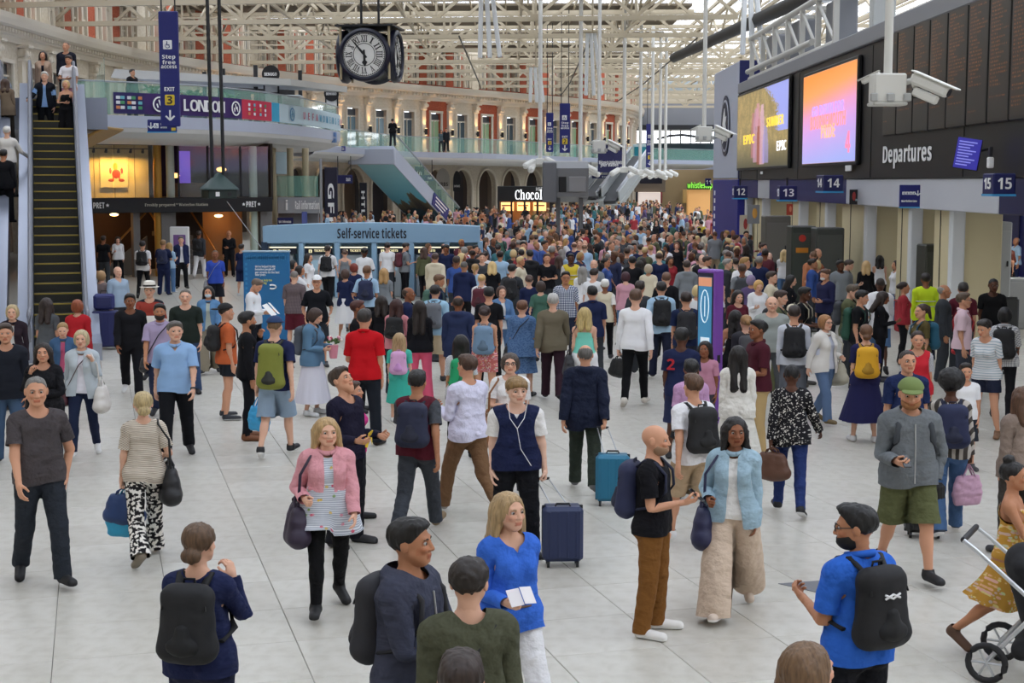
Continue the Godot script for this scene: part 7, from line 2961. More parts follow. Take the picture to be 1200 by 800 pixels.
func hotel_shop() -> void:
	var z := 112.0
	var t := thing("chocolate_shop", "small black-fronted chocolate shop with white script sign and glowing shelves", "shop")
	var s := slab(t, "sign_fascia", 583, 218, 646, 236, z, 0.5, M.black, 0.03)
	words(t, "HOTEL", 0.28, front(at(634, 221.5, z)), M.print, 0.75)
	words(t, "Chocolat", 0.7, front(at(624, 228, z)), glow("#ffffff", 0.9), 2.6, true)
	slab(t, "rear_wall", 583, 234, 646, 275, z + 2.5, 0.2, mat("#6e4a2a", 0.6), 0.02)
	for k in 5:
		slab(t, "shop_pillar", 583 + k * 15.2, 235, 585.5 + k * 15.2, 278, z, 0.4, M.black, 0.02)
	for k in 3:
		slab(t, "lit_shelf", 587 + k * 19, 237, 602 + k * 19, 247, z + 2.2, 0.3, glow("#ffcf8a", 1.2), 0.02)
		slab(t, "shelf_row", 588 + k * 19, 240, 600 + k * 19, 241.5, z + 1.9, 0.3, mat("#5a2f1c", 0.6), 0.01)
	var l := OmniLight3D.new()
	l.name = "shop_lamp_light"
	add_child(l, true)
	l.position = at(612, 240, z + 1.2)
	l.light_color = Color(1, 0.75, 0.45)
	l.light_energy = 3.0
	l.omni_range = 60
	l.light_size = 0.3
	l.shadow_enabled = true
	# dark unit names, pillar banners and small hung signs under the far balcony
	for q in [[380, 396, 196, 290, 92.0, "#1d1b33", "GFH", "tall dark banner with white letters, left of the poster escalator"], [421, 430, 214, 262, 103.0, "#1b1a26", "HTL", "narrow dark banner with white letters beneath the poster escalator"], [486, 497, 195, 222, 118.0, "#1a1930", "SE", "dark banner with white letters behind the escalator rail"]]:
		t = thing("pillar_banner", q[7], "banner")
		s = slab(t, "banner_sheet", q[0], q[2], q[1], q[3], q[4], 0.3, mat(q[5], 0.6), 0.02)
		words(t, q[6], s[2].x * 0.5, Transform3D(Basis(Vector3.BACK, -PI / 2), s[1] + Vector3(0, 0, 0.01)), M.print, s[2].y * 0.6)
	for q in [[394, 413, 205, 215, 96.0, "dark blue hanging direction sign left of the poster escalator"], [491, 508, 205, 212, 117.0, "dark blue hanging direction sign right of the poster escalator"], [690, 715, 205, 209, 139.0, "slim blue sign over the far escalators"]]:
		t = thing("direction_sign", q[5], "sign")
		s = slab(t, "sign_board", q[0], q[2], q[1], q[3], q[4], 0.2, M.deep, 0.02)
		words(t, "Exit", s[2].y * 0.4, front(s[1], s[2].x * 0.25, 0), M.print, s[2].x * 0.25)
		var st := sb()
		for e in [-0.4, 0.4]:
			tube(st, [s[1] + Vector3(s[2].x * e, s[2].y / 2, -0.1), s[1] + Vector3(s[2].x * e, s[2].y / 2 + 1.2, -0.1)], 0.03, 5)
		put("hanger", st, M.dark, t, "stuff")
	for q in [[511, 527, 197, 222, 124.0, "#a9a49a", "URBS", "#222222", "arched white shop sign with dark letters under the balcony"], [531, 540, 200, 224, 128.0, "#2c2c30", "HOME", "#e6e6e6", "arched dark shop sign with pale letters under the balcony"]]:
		t = thing("shop_sign", q[8], "sign")
		var a := at(q[0], q[3], q[4])
		var b := at(q[1], q[2], q[4])
		var w: float = b.x - a.x
		var h: float = b.y - a.y
		var poly := PackedVector2Array([Vector2(-w / 2, 0), Vector2(w / 2, 0), Vector2(w / 2, h * 0.45)])
		for k in 9:
			poly.append(Vector2(cos(PI * k / 8.0) * w / 2, h * 0.45 + sin(PI * k / 8.0) * h * 0.55))
		var st := sb()
		prism(st, poly, 0.1, Transform3D(Basis(), Vector3((a.x + b.x) / 2, a.y, a.z)))
		put("arched_board", st, mat(q[5], 0.6), t)
		words(t, q[6], w * 0.28, front(Vector3((a.x + b.x) / 2, a.y + h * 0.25, a.z), 0, 0, 0.105), mat(q[7], 0.6), w * 0.75)

func poster_escalator() -> void:
	# seen from below: its casing rises towards us, with a printed underside
	var top := at(437, 183, 105.0)
	var e := thing("poster_escalator", "enclosed pale escalator with a sea and rock poster on its underside", "escalator")
	var T := Vector3(top.x, 5.5, -105.0)
	var B := Vector3(-5.6, 0.2, -115.2)
	var run := (B - T)
	var flat := Vector3(run.x, 0, run.z).normalized()
	var side := flat.cross(Vector3.UP)          # to the right of the way down
	var w := 1.45
	var up := side.cross(run.normalized())
	if up.y < 0:
		up = -up
	var st := sb()
	box(st, (T + B) / 2 + up * 0.1, Vector3(w * 2, 1.1, run.length()), Basis(side, up, side.cross(up)))
	put("casing", st, M.lilac, e)
	st = sb()
	var lo := up * -0.46
	var im := Image.create(64, 96, false, Image.FORMAT_RGB8)
	var nz := FastNoiseLite.new()
	nz.frequency = 0.06
	nz.seed = 14
	for y in 96:
		for x in 64:
			var c := Color("#b4e0e6").lerp(Color("#6cbcd4"), y / 50.0)
			var edge := 46.0 + nz.get_noise_2d(x * 0.7, 3.0) * 16.0 + absf(x - 40.0) * 0.2
			if y > edge:
				c = Color("#7a6a52").lerp(Color("#3a3430"), clampf((y - edge) / 16.0 + nz.get_noise_2d(x * 5.0, y * 5.0) * 0.4, 0, 1))
			if y > 66 + nz.get_noise_2d(x * 0.6, 40.0) * 10:
				c = Color("#16384a").lerp(Color("#1a1c22"), clampf((y - 70) / 22.0, 0, 1))
			im.set_pixel(x, y, c)
	var tx := ImageTexture.create_from_image(im)
	var a0 := T + lo + side * w * 0.96
	var a1 := T + lo - side * w * 0.96
	var b0 := B + lo + side * w * 0.96
	var b1 := B + lo - side * w * 0.96
	quad(st, b1, b0, a0, a1)
	put("underside_poster", st, mat("#ffffff", 0.5, 0.0, {"albedo_texture": tx}), e)
	st = sb()
	rbox(st, Vector3(top.x, 5.35, -104.6), Vector3(3.2, 1.1, 1.6), 0.05)
	put("top_casing", st, M.lilac, e)
	for s in [-1.0, 1.0]:
		st = sb()
		var o: Vector3 = side * w * s * 0.95
		quad(st, T + o + up * 0.65, B + o + up * 0.65, B + o + up * 1.6, T + o + up * 1.6)
		put("balustrade_pane", st, M.green_glass, e)
		st = sb()
		tube(st, [T + o + up * 1.62 - run.normalized() * 0.6, B + o + up * 1.62], 0.06, 6)
		put("handrail", st, M.alu, e)
	var sg := thing("escalator_sign", "blue sign with white lines on the side of the poster escalator", "sign")
	st = sb()
	# on the flank that faces the camera
	var flank := side if side.z > 0 else -side
	var d := run.normalized()
	var fb := Basis(d, flank.cross(d), flank)
	if fb.y.y < 0:
		fb = Basis(-d, flank.cross(-d), flank)
	var c2 := T.lerp(B, 0.72) + flank * (w + 0.06) + up * 0.1
	rbox(st, c2, Vector3(2.9, 0.95, 0.08), 0.02, fb)
	put("sign_board", st, M.navy, sg)
	for k in 3:
		st = sb()
		box(st, c2 + fb * Vector3(-0.1 * k, 0.26 - k * 0.26, 0.045), Vector3(2.2 - 0.3 * k, 0.1, 0.01), fb)
		put("text_line", st, M.print, sg)

func far_end() -> void:
	# twin escalators at the far end and the boards about them
	for q in [[750, 190, 144.0, 712, 243, 134.0, "grey far escalator with a glass side rising to the right"], [716, 208, 143.0, 692, 238, 134.0, "paler far escalator beneath the slim blue sign"]]:
		var a := at(q[0], q[1], q[2])
		var b := at(q[3], q[4], q[5])
		var t := thing("far_escalator", q[6], "escalator")
		var st := sb()
		beam(st, b, a, 2.2, 0.5)
		put("casing", st, mat("#a3a6a3", 0.5), t)
		for s in [-1.0, 1.0]:
			st = sb()
			beam(st, b + Vector3(s * 1.0, 0.95, 0), a + Vector3(s * 1.0, 0.95, 0), 0.12, 0.9)
			put("balustrade", st, mat("#a9adad", 0.4), t)
			st = sb()
			beam(st, b + Vector3(s * 0.85, 1.45, 0), a + Vector3(s * 0.85, 1.45, 0), 0.2, 0.12)
			put("handrail", st, M.alu, t)
		st = sb()
		beam(st, b + Vector3(0, 0.5, 0), a + Vector3(0, 0.5, 0), 1.4, 0.2)
		put("step_band", st, mat("#3f4042", 0.6), t)
	var t := thing("information_wall", "large purple blue advertising board above the far escalators", "board")
	var s := slab(t, "board_face", 701, 169, 734, 202, 136.0, 0.4, mat("#1d1c50", 0.5), 0.03)
	words(t, "Welcome to London Waterloo", 0.32, front(at(716, 190, 136.0)), M.print, 2.2)
	words(t, "your station", 0.3, front(at(714, 193.5, 136.0)), M.print, 1.6)
	t = thing("teal_board", "bright teal square board beside the far hanging sign", "board")
	slab(t, "board_frame", 742, 169, 758, 188, 146.0, 0.3, mat("#b9ced0", 0.5), 0.03)
	slab(t, "teal_face", 743.5, 172, 757, 186, 145.8, 0.1, mat("#15808e", 0.5), 0.01)
	t = thing("snack_shop", "green lettered shop front with a warm interior at the far right end", "shop")
	slab(t, "warm_counter", 806, 222, 832, 252, 163.0, 1.0, glow("#e0a868", 0.45), 0.05)
	slab(t, "sign_band", 805, 214.5, 835, 222, 162.5, 0.3, mat("#244f1c", 0.5), 0.05)
	words(t, "whistlestop", 0.62, front(at(820, 218, 162.4)), glow("#8be04a", 0.9), 2.7)
	t = thing("ticket_hall_front", "pale lit doorway with a dark sign above it at the far end", "shop")
	slab(t, "doorway", 748, 225, 774, 240, 165.0, 0.4, glow("#e8d9d0", 0.6), 0.05)
	slab(t, "dark_sign", 750, 208, 776, 215, 164.5, 0.4, mat("#15152a", 0.5), 0.05)
	slab(t, "stone_surround", 744, 204, 780, 225, 165.5, 0.6, mat("#8f8272", 0.7), 0.05)
	t = thing("platform_sign", "small blue platform sign at the left edge of the lilac totem", "sign")
	s = slab(t, "sign_box", 827, 209, 833.5, 218, 66.0, 0.3, M.deep, 0.02)
	words(t, "11", 0.18, front(s[1]), M.print)
	hanging_sign(640, 132, 648.5, 178, 100.0, "blue hanging exit sign left of the pair over the middle of the concourse", "2", ["Step", "free", "access"])
	hanging_sign(656, 121, 668, 179, 92.0, "taller blue hanging exit sign beside the first over the middle concourse", "2", ["Step", "free", "access"])
	hanging_sign(757.5, 145, 765.5, 196, 120.0, "blue hanging exit sign far off near the teal board", "1", ["Step", "free", "access"])
	hanging_sign(185, 13, 211, 148, 50.0, "tall blue hanging sign reading step free access and exit 3 by the balcony", "3", ["Step", "free", "access"])
# ---------------------------------------------------------------- who stands where
const ORD := ["leftmost", "second from left", "third from left", "fourth from left", "fifth from left", "sixth from left", "seventh from left", "eighth from left", "ninth from left", "tenth from left", "eleventh from left", "twelfth from left", "thirteenth from left", "fourteenth from left", "fifteenth from left"]
const HUE := {"white": "#e6e6e8", "black": "#17171b", "navy": "#20284a", "grey": "#80858a", "pale blue": "#a4c2dc", "blue": "#3a5596", "red": "#9c3038", "maroon": "#5a1f2c", "pink": "#cf9aa8", "cream": "#d8cdb4", "olive": "#5c5f44", "green": "#46685a", "beige": "#b8a68a", "teal": "#3f7a82", "purple": "#5f5078", "yellow": "#d9c040", "orange": "#b8744e", "denim": "#5a7ba4", "charcoal": "#3a3d42", "brown": "#6b4c36"}
var waiting := []      # figures of the mid crowd, labelled once all are known

func w(px, py, h, yaw, sex, pose, top, bottom, shoes, hair, skin, extra, bags, say, more := "", level := 0.0) -> void:
	person(px, py, h, yaw, sex, pose, top, bottom, shoes, hair, skin, extra, bags, say, more, level)

func near_people() -> void:
	w(42, 443, 1.87, 30, "m", "step_l;L=pocket;head=-10,3", "tee:#4b4648", "trousers:#2b3038", "#16161a", "buzz:#8a8680", 1, "", "", "plain dark grey t-shirt", "walking with one hand in a jeans pocket, far left")
	w(167, 455, 1.66, 198, "f", "walk_r;L=tote;R=bag", "tee:#ddd4c6:fine:#8a7a68:0.24", "flared:#e8e4dc:blotch:#1e1c1e:0.4", "#8a7f70", "lowbun:#dcc38e", 0, "", "shoulderbag:black:R:#1b1b1e;carrier:bright blue:L:#2f9fc8;handbag:navy:L:#27406e", "striped top and blotched black-and-white trousers", "walking away")
	w(235, 612, 1.68, 172, "f", "stand;R=face;head=-8,6", "long:#232a4e", "slim:#20243a", "#222226", "lowbun:#6d5138", 0, "", "backpack:black:L:#17181c", "navy jumper", "hand raised to the face, back turned, lower left")
	w(383, 492, 1.63, 12, "f", "step_r;R=bag;head=8", "smock:#a9b0bd:garden:#e2e5ea:0.4+open:#d99aa2", "leggings:#121214", "#141416", "long:#d3ae78", 0, "wide=1.1", "shoulderbag:dark purple:R:#2b1f35", "pink cardigan over a flowered striped tunic", "black leggings")
	w(482, 608, 1.8, 68, "m", "stand;L=fold;R=chest;head=8", "hoodie:#3f4252", "trousers:#23252e", "#222226", "short:#15110f", 2, "", "backpack:dark grey:L:#26262c", "slate blue hoodie", "hands on the chest, looking right")
	w(550, 650, 1.76, 195, "m", "stand;head=-25", "jacket:#4f5140", "trousers:#2a2a2c", "#222226", "mop:#2b211c", 0, "", "crossbag:black:L:#17171a", "olive green shirt", "back turned at the bottom of the picture")
	w(540, 764, 1.72, 180, "m", "stand", "jacket:#232326", "trousers:#222226", "#222226", "short:#3a2a22", 1, "", "", "dark jacket", "mostly below the bottom edge, under the olive shirt")
	w(597, 572, 1.68, 28, "f", "walk_l;R=carry;L=aft;head=8,-2", "blouse:#3a6cd0", "trousers:#e9e9ec", "#d8cfc2", "long:#c9a878", 0, "belt:#5a4030", "paper:small white leaflet:R:#e8e4e6", "bright blue blouse and white jeans", "striding towards the right")
	w(606, 440, 1.76, 3, "m", "stand;L=tote;head=12,2;lean=3", "tee:#eeecea+vest:#1e2547", "trousers:#17181d", "#1c1c20", "mop:#a3804f", 5, "earphones;wide=1.1", "case:navy:L:#232f54:0.16:0.42", "navy knitted vest over a white t-shirt", "wearing earphones, facing the camera")
	w(598, 414, 1.64, 0, "f", "stand;R=fold", "tee:#e9e7e6", "trousers:#3a3a44", "#333338", "bob:#5a4c42", 0, "glasses:#333336;wide=1.1", "shoulderbag:brown:R:#8a5a34", "plain white t-shirt and glasses", "right behind the navy vest")
	w(489, 430, 1.72, 168, "m", "walk_r", "tee:#4b4e54+vest:#5b1f2c", "trousers:#3f434a", "#8a7558", "short:#1d1816", 2, "", "backpack:navy:L:#262b44", "maroon vest with grey sleeves", "walking away")
	w(547, 412, 1.78, 215, "m", "walk_l;L=phone;head=10", "long:#dddcf2", "trousers:#7a5c42", "#a9a49c", "short:#5a3f2e", 1, "watch:L", "", "white shirt and brown chinos", "striding away to the left")
	w(686, 405, 1.71, 176, "m", "step_l;R=pull", "coat:#1e2438", "trousers:#333b33", "#77777a", "fringe:#77736e", 1, "", "case:teal:R:#1f6f8f:-0.12:-0.5", "navy rain jacket and dark green trousers", "walking away")
	w(770, 498, 1.69, 72, "m", "stand;R=phone;head=0,4", "tee:#15151a", "trousers:#7b5227", "#e6e4e0:#f4f4f2", "", 1, "beard:#9a7a60", "backpack:navy blue:L:#23294a;phone:dark:R:#15151a", "black t-shirt and tan trousers", "facing right behind the wide cream trousers")
	w(862, 485, 1.69, -12, "f", "walk_r;R=bag;L=down;head=14", "under:#f1efec+open:#9db8c8", "wide:#cdb8a4", "#c9b8a8:#e8e4e0", "curly:#1c1614", 3, "", "shoulderbag:navy:R:#23264a", "pale denim jacket and wide cream trousers", "walking forward")
	w(812, 440, 1.7, 205, "m", "step_l", "tee:#ebebef", "shorts:#b59d80", "#e9e9ea:#ffffff", "short:#6a4a32", 1, "", "backpack:black:L:#18181b", "white t-shirt and beige shorts", "back turned behind the tan trousers")
	w(928, 428, 1.64, 172, "f", "step_l;R=out", "blouse:#1d1c20:speck:#cfcbc4:0.35", "slim:#2a3a6e", "#1a1a1d:#e0e0e0", "buzz:#141112", 4, "", "handbag:brown:L:#5a3a2a", "speckled black blouse and blue jeans", "walking away")
	w(1068, 447, 1.82, 3, "m", "step_l;R=carry;L=pocket;head=-12,8", "hoodie:#6d7276", "shorts:#5c6040", "#18181b", "short:#6b4a30", 1, "cap:#6f8048;beard:#9a6a44;wide=1.08", "backpack:grey:L:#4a5058;phone:black:R:#121214", "grey hoodie, green cap and olive shorts")
	w(1115, 432, 1.72, 172, "f", "step_r;R=tote", "long:#bdb6ae:bold:#4a4440:0.3", "trousers:#4a678f", "#3a4250:#e6e6e6", "afro:#151212", 4, "", "backpack:dark blue:L:#232a4c;tote:pink:R:#c9a0b8;case:black:L:#1a1a1c", "boldly striped cardigan and jeans", "back turned")
	w(1190, 537, 1.52, 62, "f", "walk_l;L=push;R=push", "tank:#c2923f:flower:#e0c080:0.25", "skirt_52_34:#c2923f:flower:#e0c080:0.25", "#5a4030", "topbun:#171313", 2, "", "", "yellow flowered sundress", "pushing a pushchair at the right edge")
	w(1000, 588, 1.78, 207, "m", "stand;L=phone;head=48,6", "polo:#2f66c9", "trousers:#15161c", "#1b1b1f", "quiff:#121012", 2, "beard:#15110f;glasses:#222226", "backpack:large black:L:#131317::mark", "royal blue polo shirt", "back turned at the lower right")
	w(950, 753, 1.66, 115, "f", "stand", "tee:#444448", "trousers:#333338", "#222226", "long:#8a6a4c", 0, "", "", "dark top", "mostly below the bottom edge, lower right")
	w(205, 378, 1.78, 8, "m", "step_r;head=15", "shirt:#8fb2dc", "trousers:#15161b", "#1a1a1e", "short:#6a645e", 0, "wide=1.08;watch:L", "", "pale blue short-sleeved shirt and black trousers", "walking forward")
	w(187, 357, 1.74, 10, "m", "step_l", "polo:#a99ab8", "trousers:#2c3450", "#2a2a2e", "short:#17130f", 2, "beard:#241b16", "crossbag:black:R:#222226", "lilac polo shirt", "behind the pale blue shirt")
	w(217, 339, 1.78, 8, "m", "stand", "tee:#232b27", "trousers:#3a4e70", "#222226", "buzz:#6a5f55", 0, "wide=1.1", "", "very dark green t-shirt and jeans", "facing the camera")
	w(175, 331, 1.8, 5, "m", "step_l", "long:#9c3f34:band:#e6e2dc:0.58:2.5", "trousers:#2a3044", "#222226", "short:#8a7a6a", 0, "hat:#e8e4da:#2a2622", "", "red and white banded jumper and white hat")
	w(152, 342, 1.76, 15, "m", "walk_l", "jacket:#17171b", "trousers:#15151a", "#e8e8e8", "short:#17130f", 3, "", "", "black jacket and white shoes", "left of the white hat")
	w(95, 388, 1.66, 6, "f", "step_r;L=strap", "under:#e6e4ec+open:#b9c2c8", "slim:#222a44", "#e9e9e9", "bob:#dfcba0", 0, "", "crossbag:maroon:R:#4a2028;shoulderbag:white:L:#d9d4ce", "pale grey cardigan and navy trousers")
	w(50, 402, 1.66, 12, "f", "stand;R=face;L=fold", "jacket:#1a1a1e", "trousers:#1a1a20", "#222226", "long:#2a1d17", 1, "", "", "black cardigan", "hand held to the cheek")
	w(6, 379, 1.8, 15, "m", "stand", "jacket:#20232c", "trousers:#4a617f", "#222226", "short:#5a4a40", 1, "", "", "dark jacket and blue jeans", "cut by the left edge")
	w(14, 357, 1.68, 10, "f", "stand", "under:#e6e4e2+open:#2b2028", "slim:#1b1b20", "#222226", "bob:#d9c08f", 0, "", "", "dark blazer over a white top", "standing at the left edge")
	w(73, 378, 1.5, 12, "f", "stand;head=0,14", "under:#c05a7a+open:#3d5a7c", "trousers:#33415c", "#444448", "pony:#b8935f", 0, "", "", "denim jacket over a pink top", "head bowed")
	w(55, 349, 1.66, 170, "f", "stand", "tee:#55585c", "trousers:#22252c", "#222226", "curly:#3a2b26", 1, "", "", "dark grey t-shirt", "back turned at the foot of the escalator")
	w(91, 351, 1.64, 175, "f", "stand;L=fold", "jacket:#b3242c", "slim:#1c1c20", "#222226", "bob:#a8552f", 0, "", "", "shiny red jacket", "back turned before the escalator")
	w(138, 312, 1.74, 40, "m", "stand", "shirt:#9fb2c6", "trousers:#44444a", "#222226", "fringe:#8a8680", 0, "", "", "grey blue shirt", "behind the stacked navy luggage")
	w(119, 317, 1.64, 160, "f", "stand", "long:#8a7a78", "trousers:#44444a", "#222226", "bob:#a8845a", 0, "", "", "dusty pink jumper", "left of the stacked navy luggage")
	w(265, 356, 1.76, 115, "m", "ease", "tee:#c4633a", "briefshorts:#20232a", "#2a2c34:#c8c8c8", "short:#3a2a20", 1, "capback:#1c1c1f", "smallpack:black:L:#1b1b1d", "orange t-shirt and black shorts")
	w(290, 365, 1.8, 105, "m", "stand;L=face;head=10", "long:#16161a", "slim:#15151a", "#7a4a2c", "short:#17120f", 2, "beard:#1b1512", "", "black shirt and black trousers", "hand at the mouth")
	w(322, 373, 1.83, 172, "m", "step_r;L=tote", "tee:#20264a", "shorts:#8fa3b8", "#1c1c20:#f0f0f0", "short:#8a6a4a", 0, "cap:#223a63", "bigpack:olive hiking:L:#7d8233:#2c2e2a;carrier:sky blue:L:#3fa6dc", "navy t-shirt, blue cap and denim shorts")
	w(374, 360, 1.68, 75, "f", "stand;R=carry;L=carry;head=0,28", "jacket:#5d7f9c", "skirt_22_30:#d9d8e4", "#d9dcdf", "bob:#4a332a", 0, "", "backpack:slate grey:L:#4c525c;flowers:pink potted flowers:R", "denim jacket and long white skirt")
	w(427, 362, 1.87, 172, "m", "ease;L=carry", "polo:#c4151f", "trousers:#1f232b", "#2a1c18", "short:#3b342e", 1, "", "", "bright red polo shirt", "back turned")
	w(396, 430, 1.78, 58, "m", "stand;R=carry;L=carry;head=0,-22", "long:#1e1c30", "trousers:#1b1b22", "#26262a", "short:#4a3a2e", 1, "", "banana:yellow:R:#e6c437", "dark navy jumper", "looking up and eating")
	w(413, 447, 1.5, 80, "f", "stand;head=0,-5", "tee:#d2408c", "trousers:#2a2a30", "#222226", "short:#5a4034", 1, "", "", "bright pink top", "half hidden behind the one eating a banana")
	w(468, 392, 1.32, 178, "c", "stand", "tee:#49b6a2", "skirt_40_25:#3fae9c", "#dddddd", "vlong:#c8a678", 0, "", "backpack:pink patterned:L:#d7a5cf:#c58fc4", "turquoise dress", "small, back turned")
	w(492, 352, 1.66, 175, "f", "stand", "long:#17171c", "flared:#e2607f", "#1a1a1a", "vlong:#2b1f1a", 1, "", "", "black top and hot pink trousers", "back turned")
	w(465, 350, 1.64, 170, "f", "stand", "long:#d58c92", "trousers:#2a2d38", "#333338", "long:#4a2520", 0, "", "smallpack:black:L:#1b1b1d", "salmon pink jumper", "back turned")
	w(540, 392, 1.62, 185, "f", "stand", "tee:#e8e8ea:fine:#5a5f70:0.2", "slim:#17171b", "#18181b", "vlong:#17120f", 2, "", "backpack:bright green:L:#169a63", "striped t-shirt and black trousers", "back turned under a green backpack")
	w(568, 358, 1.68, 175, "f", "stand", "tank:#b5534f:flower:#e8b0a0:0.2", "briefshorts:#c26a66:flower:#e8b0a0:0.2", "#222226", "bun:#3a221b", 1, "", "backpack:blue grey:L:#6f8ba6", "red flowered playsuit", "back turned")
	w(612, 352, 1.62, 172, "f", "stand", "tunic:#5d7ba3:camo:#3f5c88:0.2", "skirt_45_25:#5d7ba3:camo:#3f5c88:0.2", "#26262a", "short:#7a4f34", 0, "wide=1.1", "crossbag:black:L:#1b1b1e", "blue patterned dress", "back turned")
	w(648, 345, 1.76, 178, "m", "step_l", "jacket:#6e6655", "trousers:#33202a", "#26262a", "short:#d9d6d0", 0, "", "", "taupe jacket and dark plum trousers", "walking away")
	w(685, 360, 1.66, 178, "f", "stand", "strapless:#7fd6c3", "wide:#ececee", "#d8d8d8", "long:#dcc17f", 0, "", "shoulderbag:dark grey:L:#2b2b2f", "mint strapless top and white trousers")
	w(745, 340, 1.88, 168, "m", "step_r;L=tote", "long:#f0f0f2", "slim:#121215", "#d9d2c8", "short:#6b4d38", 0, "", "handbag:soft black:L:#1a1c1e", "loose white shirt and black jeans", "walking away")
	w(663, 318, 1.8, 5, "m", "stand", "shirt:#e0e3e8:check:#2b3a5c:0.14", "trousers:#2a3044", "#222226", "short:#201915", 2, "glasses:#222226", "", "blue checked shirt and glasses", "facing the camera")
	w(537, 346, 1.76, 175, "m", "stand", "coat:#2b3556", "trousers:#23262e", "#222226", "fringe:#3a2a20", 3, "", "", "navy hooded top", "back turned beside the blue grey backpack")
	w(510, 334, 1.74, 170, "m", "stand", "shirt:#9fc4dc", "shorts:#c9b89a", "#333338", "short:#231a16", 1, "", "backpack:grey:L:#6d7178", "sky blue shirt and beige shorts", "back turned")
	w(775, 331, 1.78, 180, "m", "step_l", "shirt:#a9c8e0", "trousers:#23283c", "#222226", "short:#241c18", 1, "", "backpack:black:L:#18181b", "pale blue shirt and navy trousers", "back turned left of the purple kiosk")
	w(804, 342, 1.76, 178, "m", "stand", "tee:#202a4a", "trousers:#2a2d38", "#222226", "short:#3a2a22", 1, "", "backpack:faded black:L:#1f1f24", "navy t-shirt and charcoal trousers", "back turned beside the purple kiosk")
	w(799, 384, 1.72, 165, "m", "stand", "tee:#20284a", "shorts:#2a3050", "#333338", "short:#14110f", 4, "number:2:#b3202c", "", "navy sports shirt with red marks", "back turned below the kiosk")
	w(826, 402, 1.38, -20, "c", "stand;R=face", "tee:#c48aa0", "trousers:#44444c", "#444448", "long:#17120f", 3, "", "", "rose pink top", "small, facing the camera below the kiosk")
	w(810, 421, 1.6, 185, "f", "stand", "polo:#c79cc4", "trousers:#3a3a44", "#333338", "short:#15110f", 3, "", "", "lilac pink polo shirt", "back turned behind the white t-shirt and beige shorts")
	w(865, 405, 1.64, 178, "f", "stand", "blouse:#e6e3da", "skirt_35_30:#e4e1d8", "#333338", "vlong:#1b1411", 3, "", "", "white dress", "back turned beside the dark red polo")
	w(888, 375, 1.8, -75, "m", "stand;L=carry", "polo:#4a1c28", "trousers:#b59a6c", "#3a3030", "short:#15110f", 3, "", "", "dark red polo shirt and tan trousers", "facing left")
	w(968, 370, 1.62, 35, "f", "step_r;L=bag", "under:#c9cddc+open:#dedad4", "trousers:#5d7394", "#6b5a3c", "bob:#b8814f", 0, "glasses:#6a5a4a", "shoulderbag:cream:L:#b0aa98", "white jacket and pale jeans", "walking to the right")
	w(1015, 380, 1.64, 175, "f", "stand", "tee:#25264f", "skirt_32_32:#25264f", "#d5d5d8", "lowbun:#7a5438", 0, "", "backpack:yellow:L:#d9a31f", "long navy dress", "back turned")
	w(1064, 410, 1.76, 5, "m", "stand", "polo:#1f2b52", "trousers:#222228", "#222226", "buzz:#3a2e28", 1, "", "", "navy polo shirt", "facing the camera behind the green cap")
	w(1076, 388, 1.64, -8, "f", "stand", "tee:#e4e4e6:fine:#20243c:0.2+vest:#c42b36", "trousers:#2a2c34", "#222226", "pony:#3a2a22", 1, "", "", "red vest with striped sleeves")
	w(1152, 373, 1.7, -35, "f", "ease;lean=10;head=-20,10", "tee:#dcdde0:stripe:#9ab0bc:0.3", "briefshorts:#23283c", "#7a5a40", "short:#2a211d", 1, "", "", "striped t-shirt and navy shorts", "leaning over a small one")
	w(1132, 428, 1.32, -5, "c", "stand", "tee:#e9e9ec", "shorts:#2a2d36", "#444448", "short:#2b201a", 1, "", "", "small white t-shirt", "facing the camera beside the striped t-shirt")
	w(1130, 343, 1.78, 70, "m", "stand", "shirt:#e3c6d0", "trousers:#3c3f4a", "#222226", "short:#6a5440", 1, "glasses:#333338", "crossbag:red:L:#c03038", "pale pink shirt and glasses", "facing right")
	w(1012, 340, 1.74, 60, "m", "stand;head=10,10", "tee:#17181b", "trousers:#2b2b2e", "#222226", "short:#17130f", 1, "", "bigpack:dark green:L:#1d4a3a", "plain black t-shirt", "facing right under a big pack")
	w(1085, 320, 1.78, 175, "m", "stand", "jacket:#c9e32e", "trousers:#1f2433", "#222226", "short:#231c18", 3, "hivis", "", "high-visibility yellow jacket", "back turned by the gates")
	w(1080, 356, 1.66, -80, "f", "stand", "tee:#5a5030", "trousers:#2a2c30", "#222226", "pony:#4a352a", 1, "", "backpack:teal:L:#1f5870", "mottled olive top", "facing left")
	w(1178, 361, 1.72, 160, "f", "step_l", "shirt:#d8d8d8:check:#8a8a90:0.12", "slim:#17171b", "#222226", "bob:#141212", 3, "", "backpack:black:L:#151518", "grey checked shirt and black trousers", "back turned near the right edge")
	w(1197, 453, 1.64, 200, "f", "stand", "jacket:#8a7a70", "trousers:#44403c", "#333338", "long:#6b4a34", 0, "", "", "grey brown wrap", "cut by the right edge")
	w(1165, 326, 1.8, -10, "m", "stand;L=carry;head=10,10", "tee:#141416", "trousers:#141416", "#222226", "buzz:#121010", 4, "", "paper:small white card:L:#e8e8e8", "black t-shirt and lanyard", "facing the camera by the grey counter")
	w(905, 347, 1.76, -5, "m", "stand", "tee:#9aa09c", "trousers:#55585c", "#333338", "fringe:#b09a88", 0, "wide=1.15", "", "loose grey t-shirt", "facing the camera right of the kiosk")
	w(931, 358, 1.74, 172, "m", "stand", "long:#d6dae4", "trousers:#6b6f78", "#222226", "short:#3a2c24", 1, "", "backpack:big black:L:#17171b", "white shirt and grey trousers", "back turned right of the grey t-shirt")
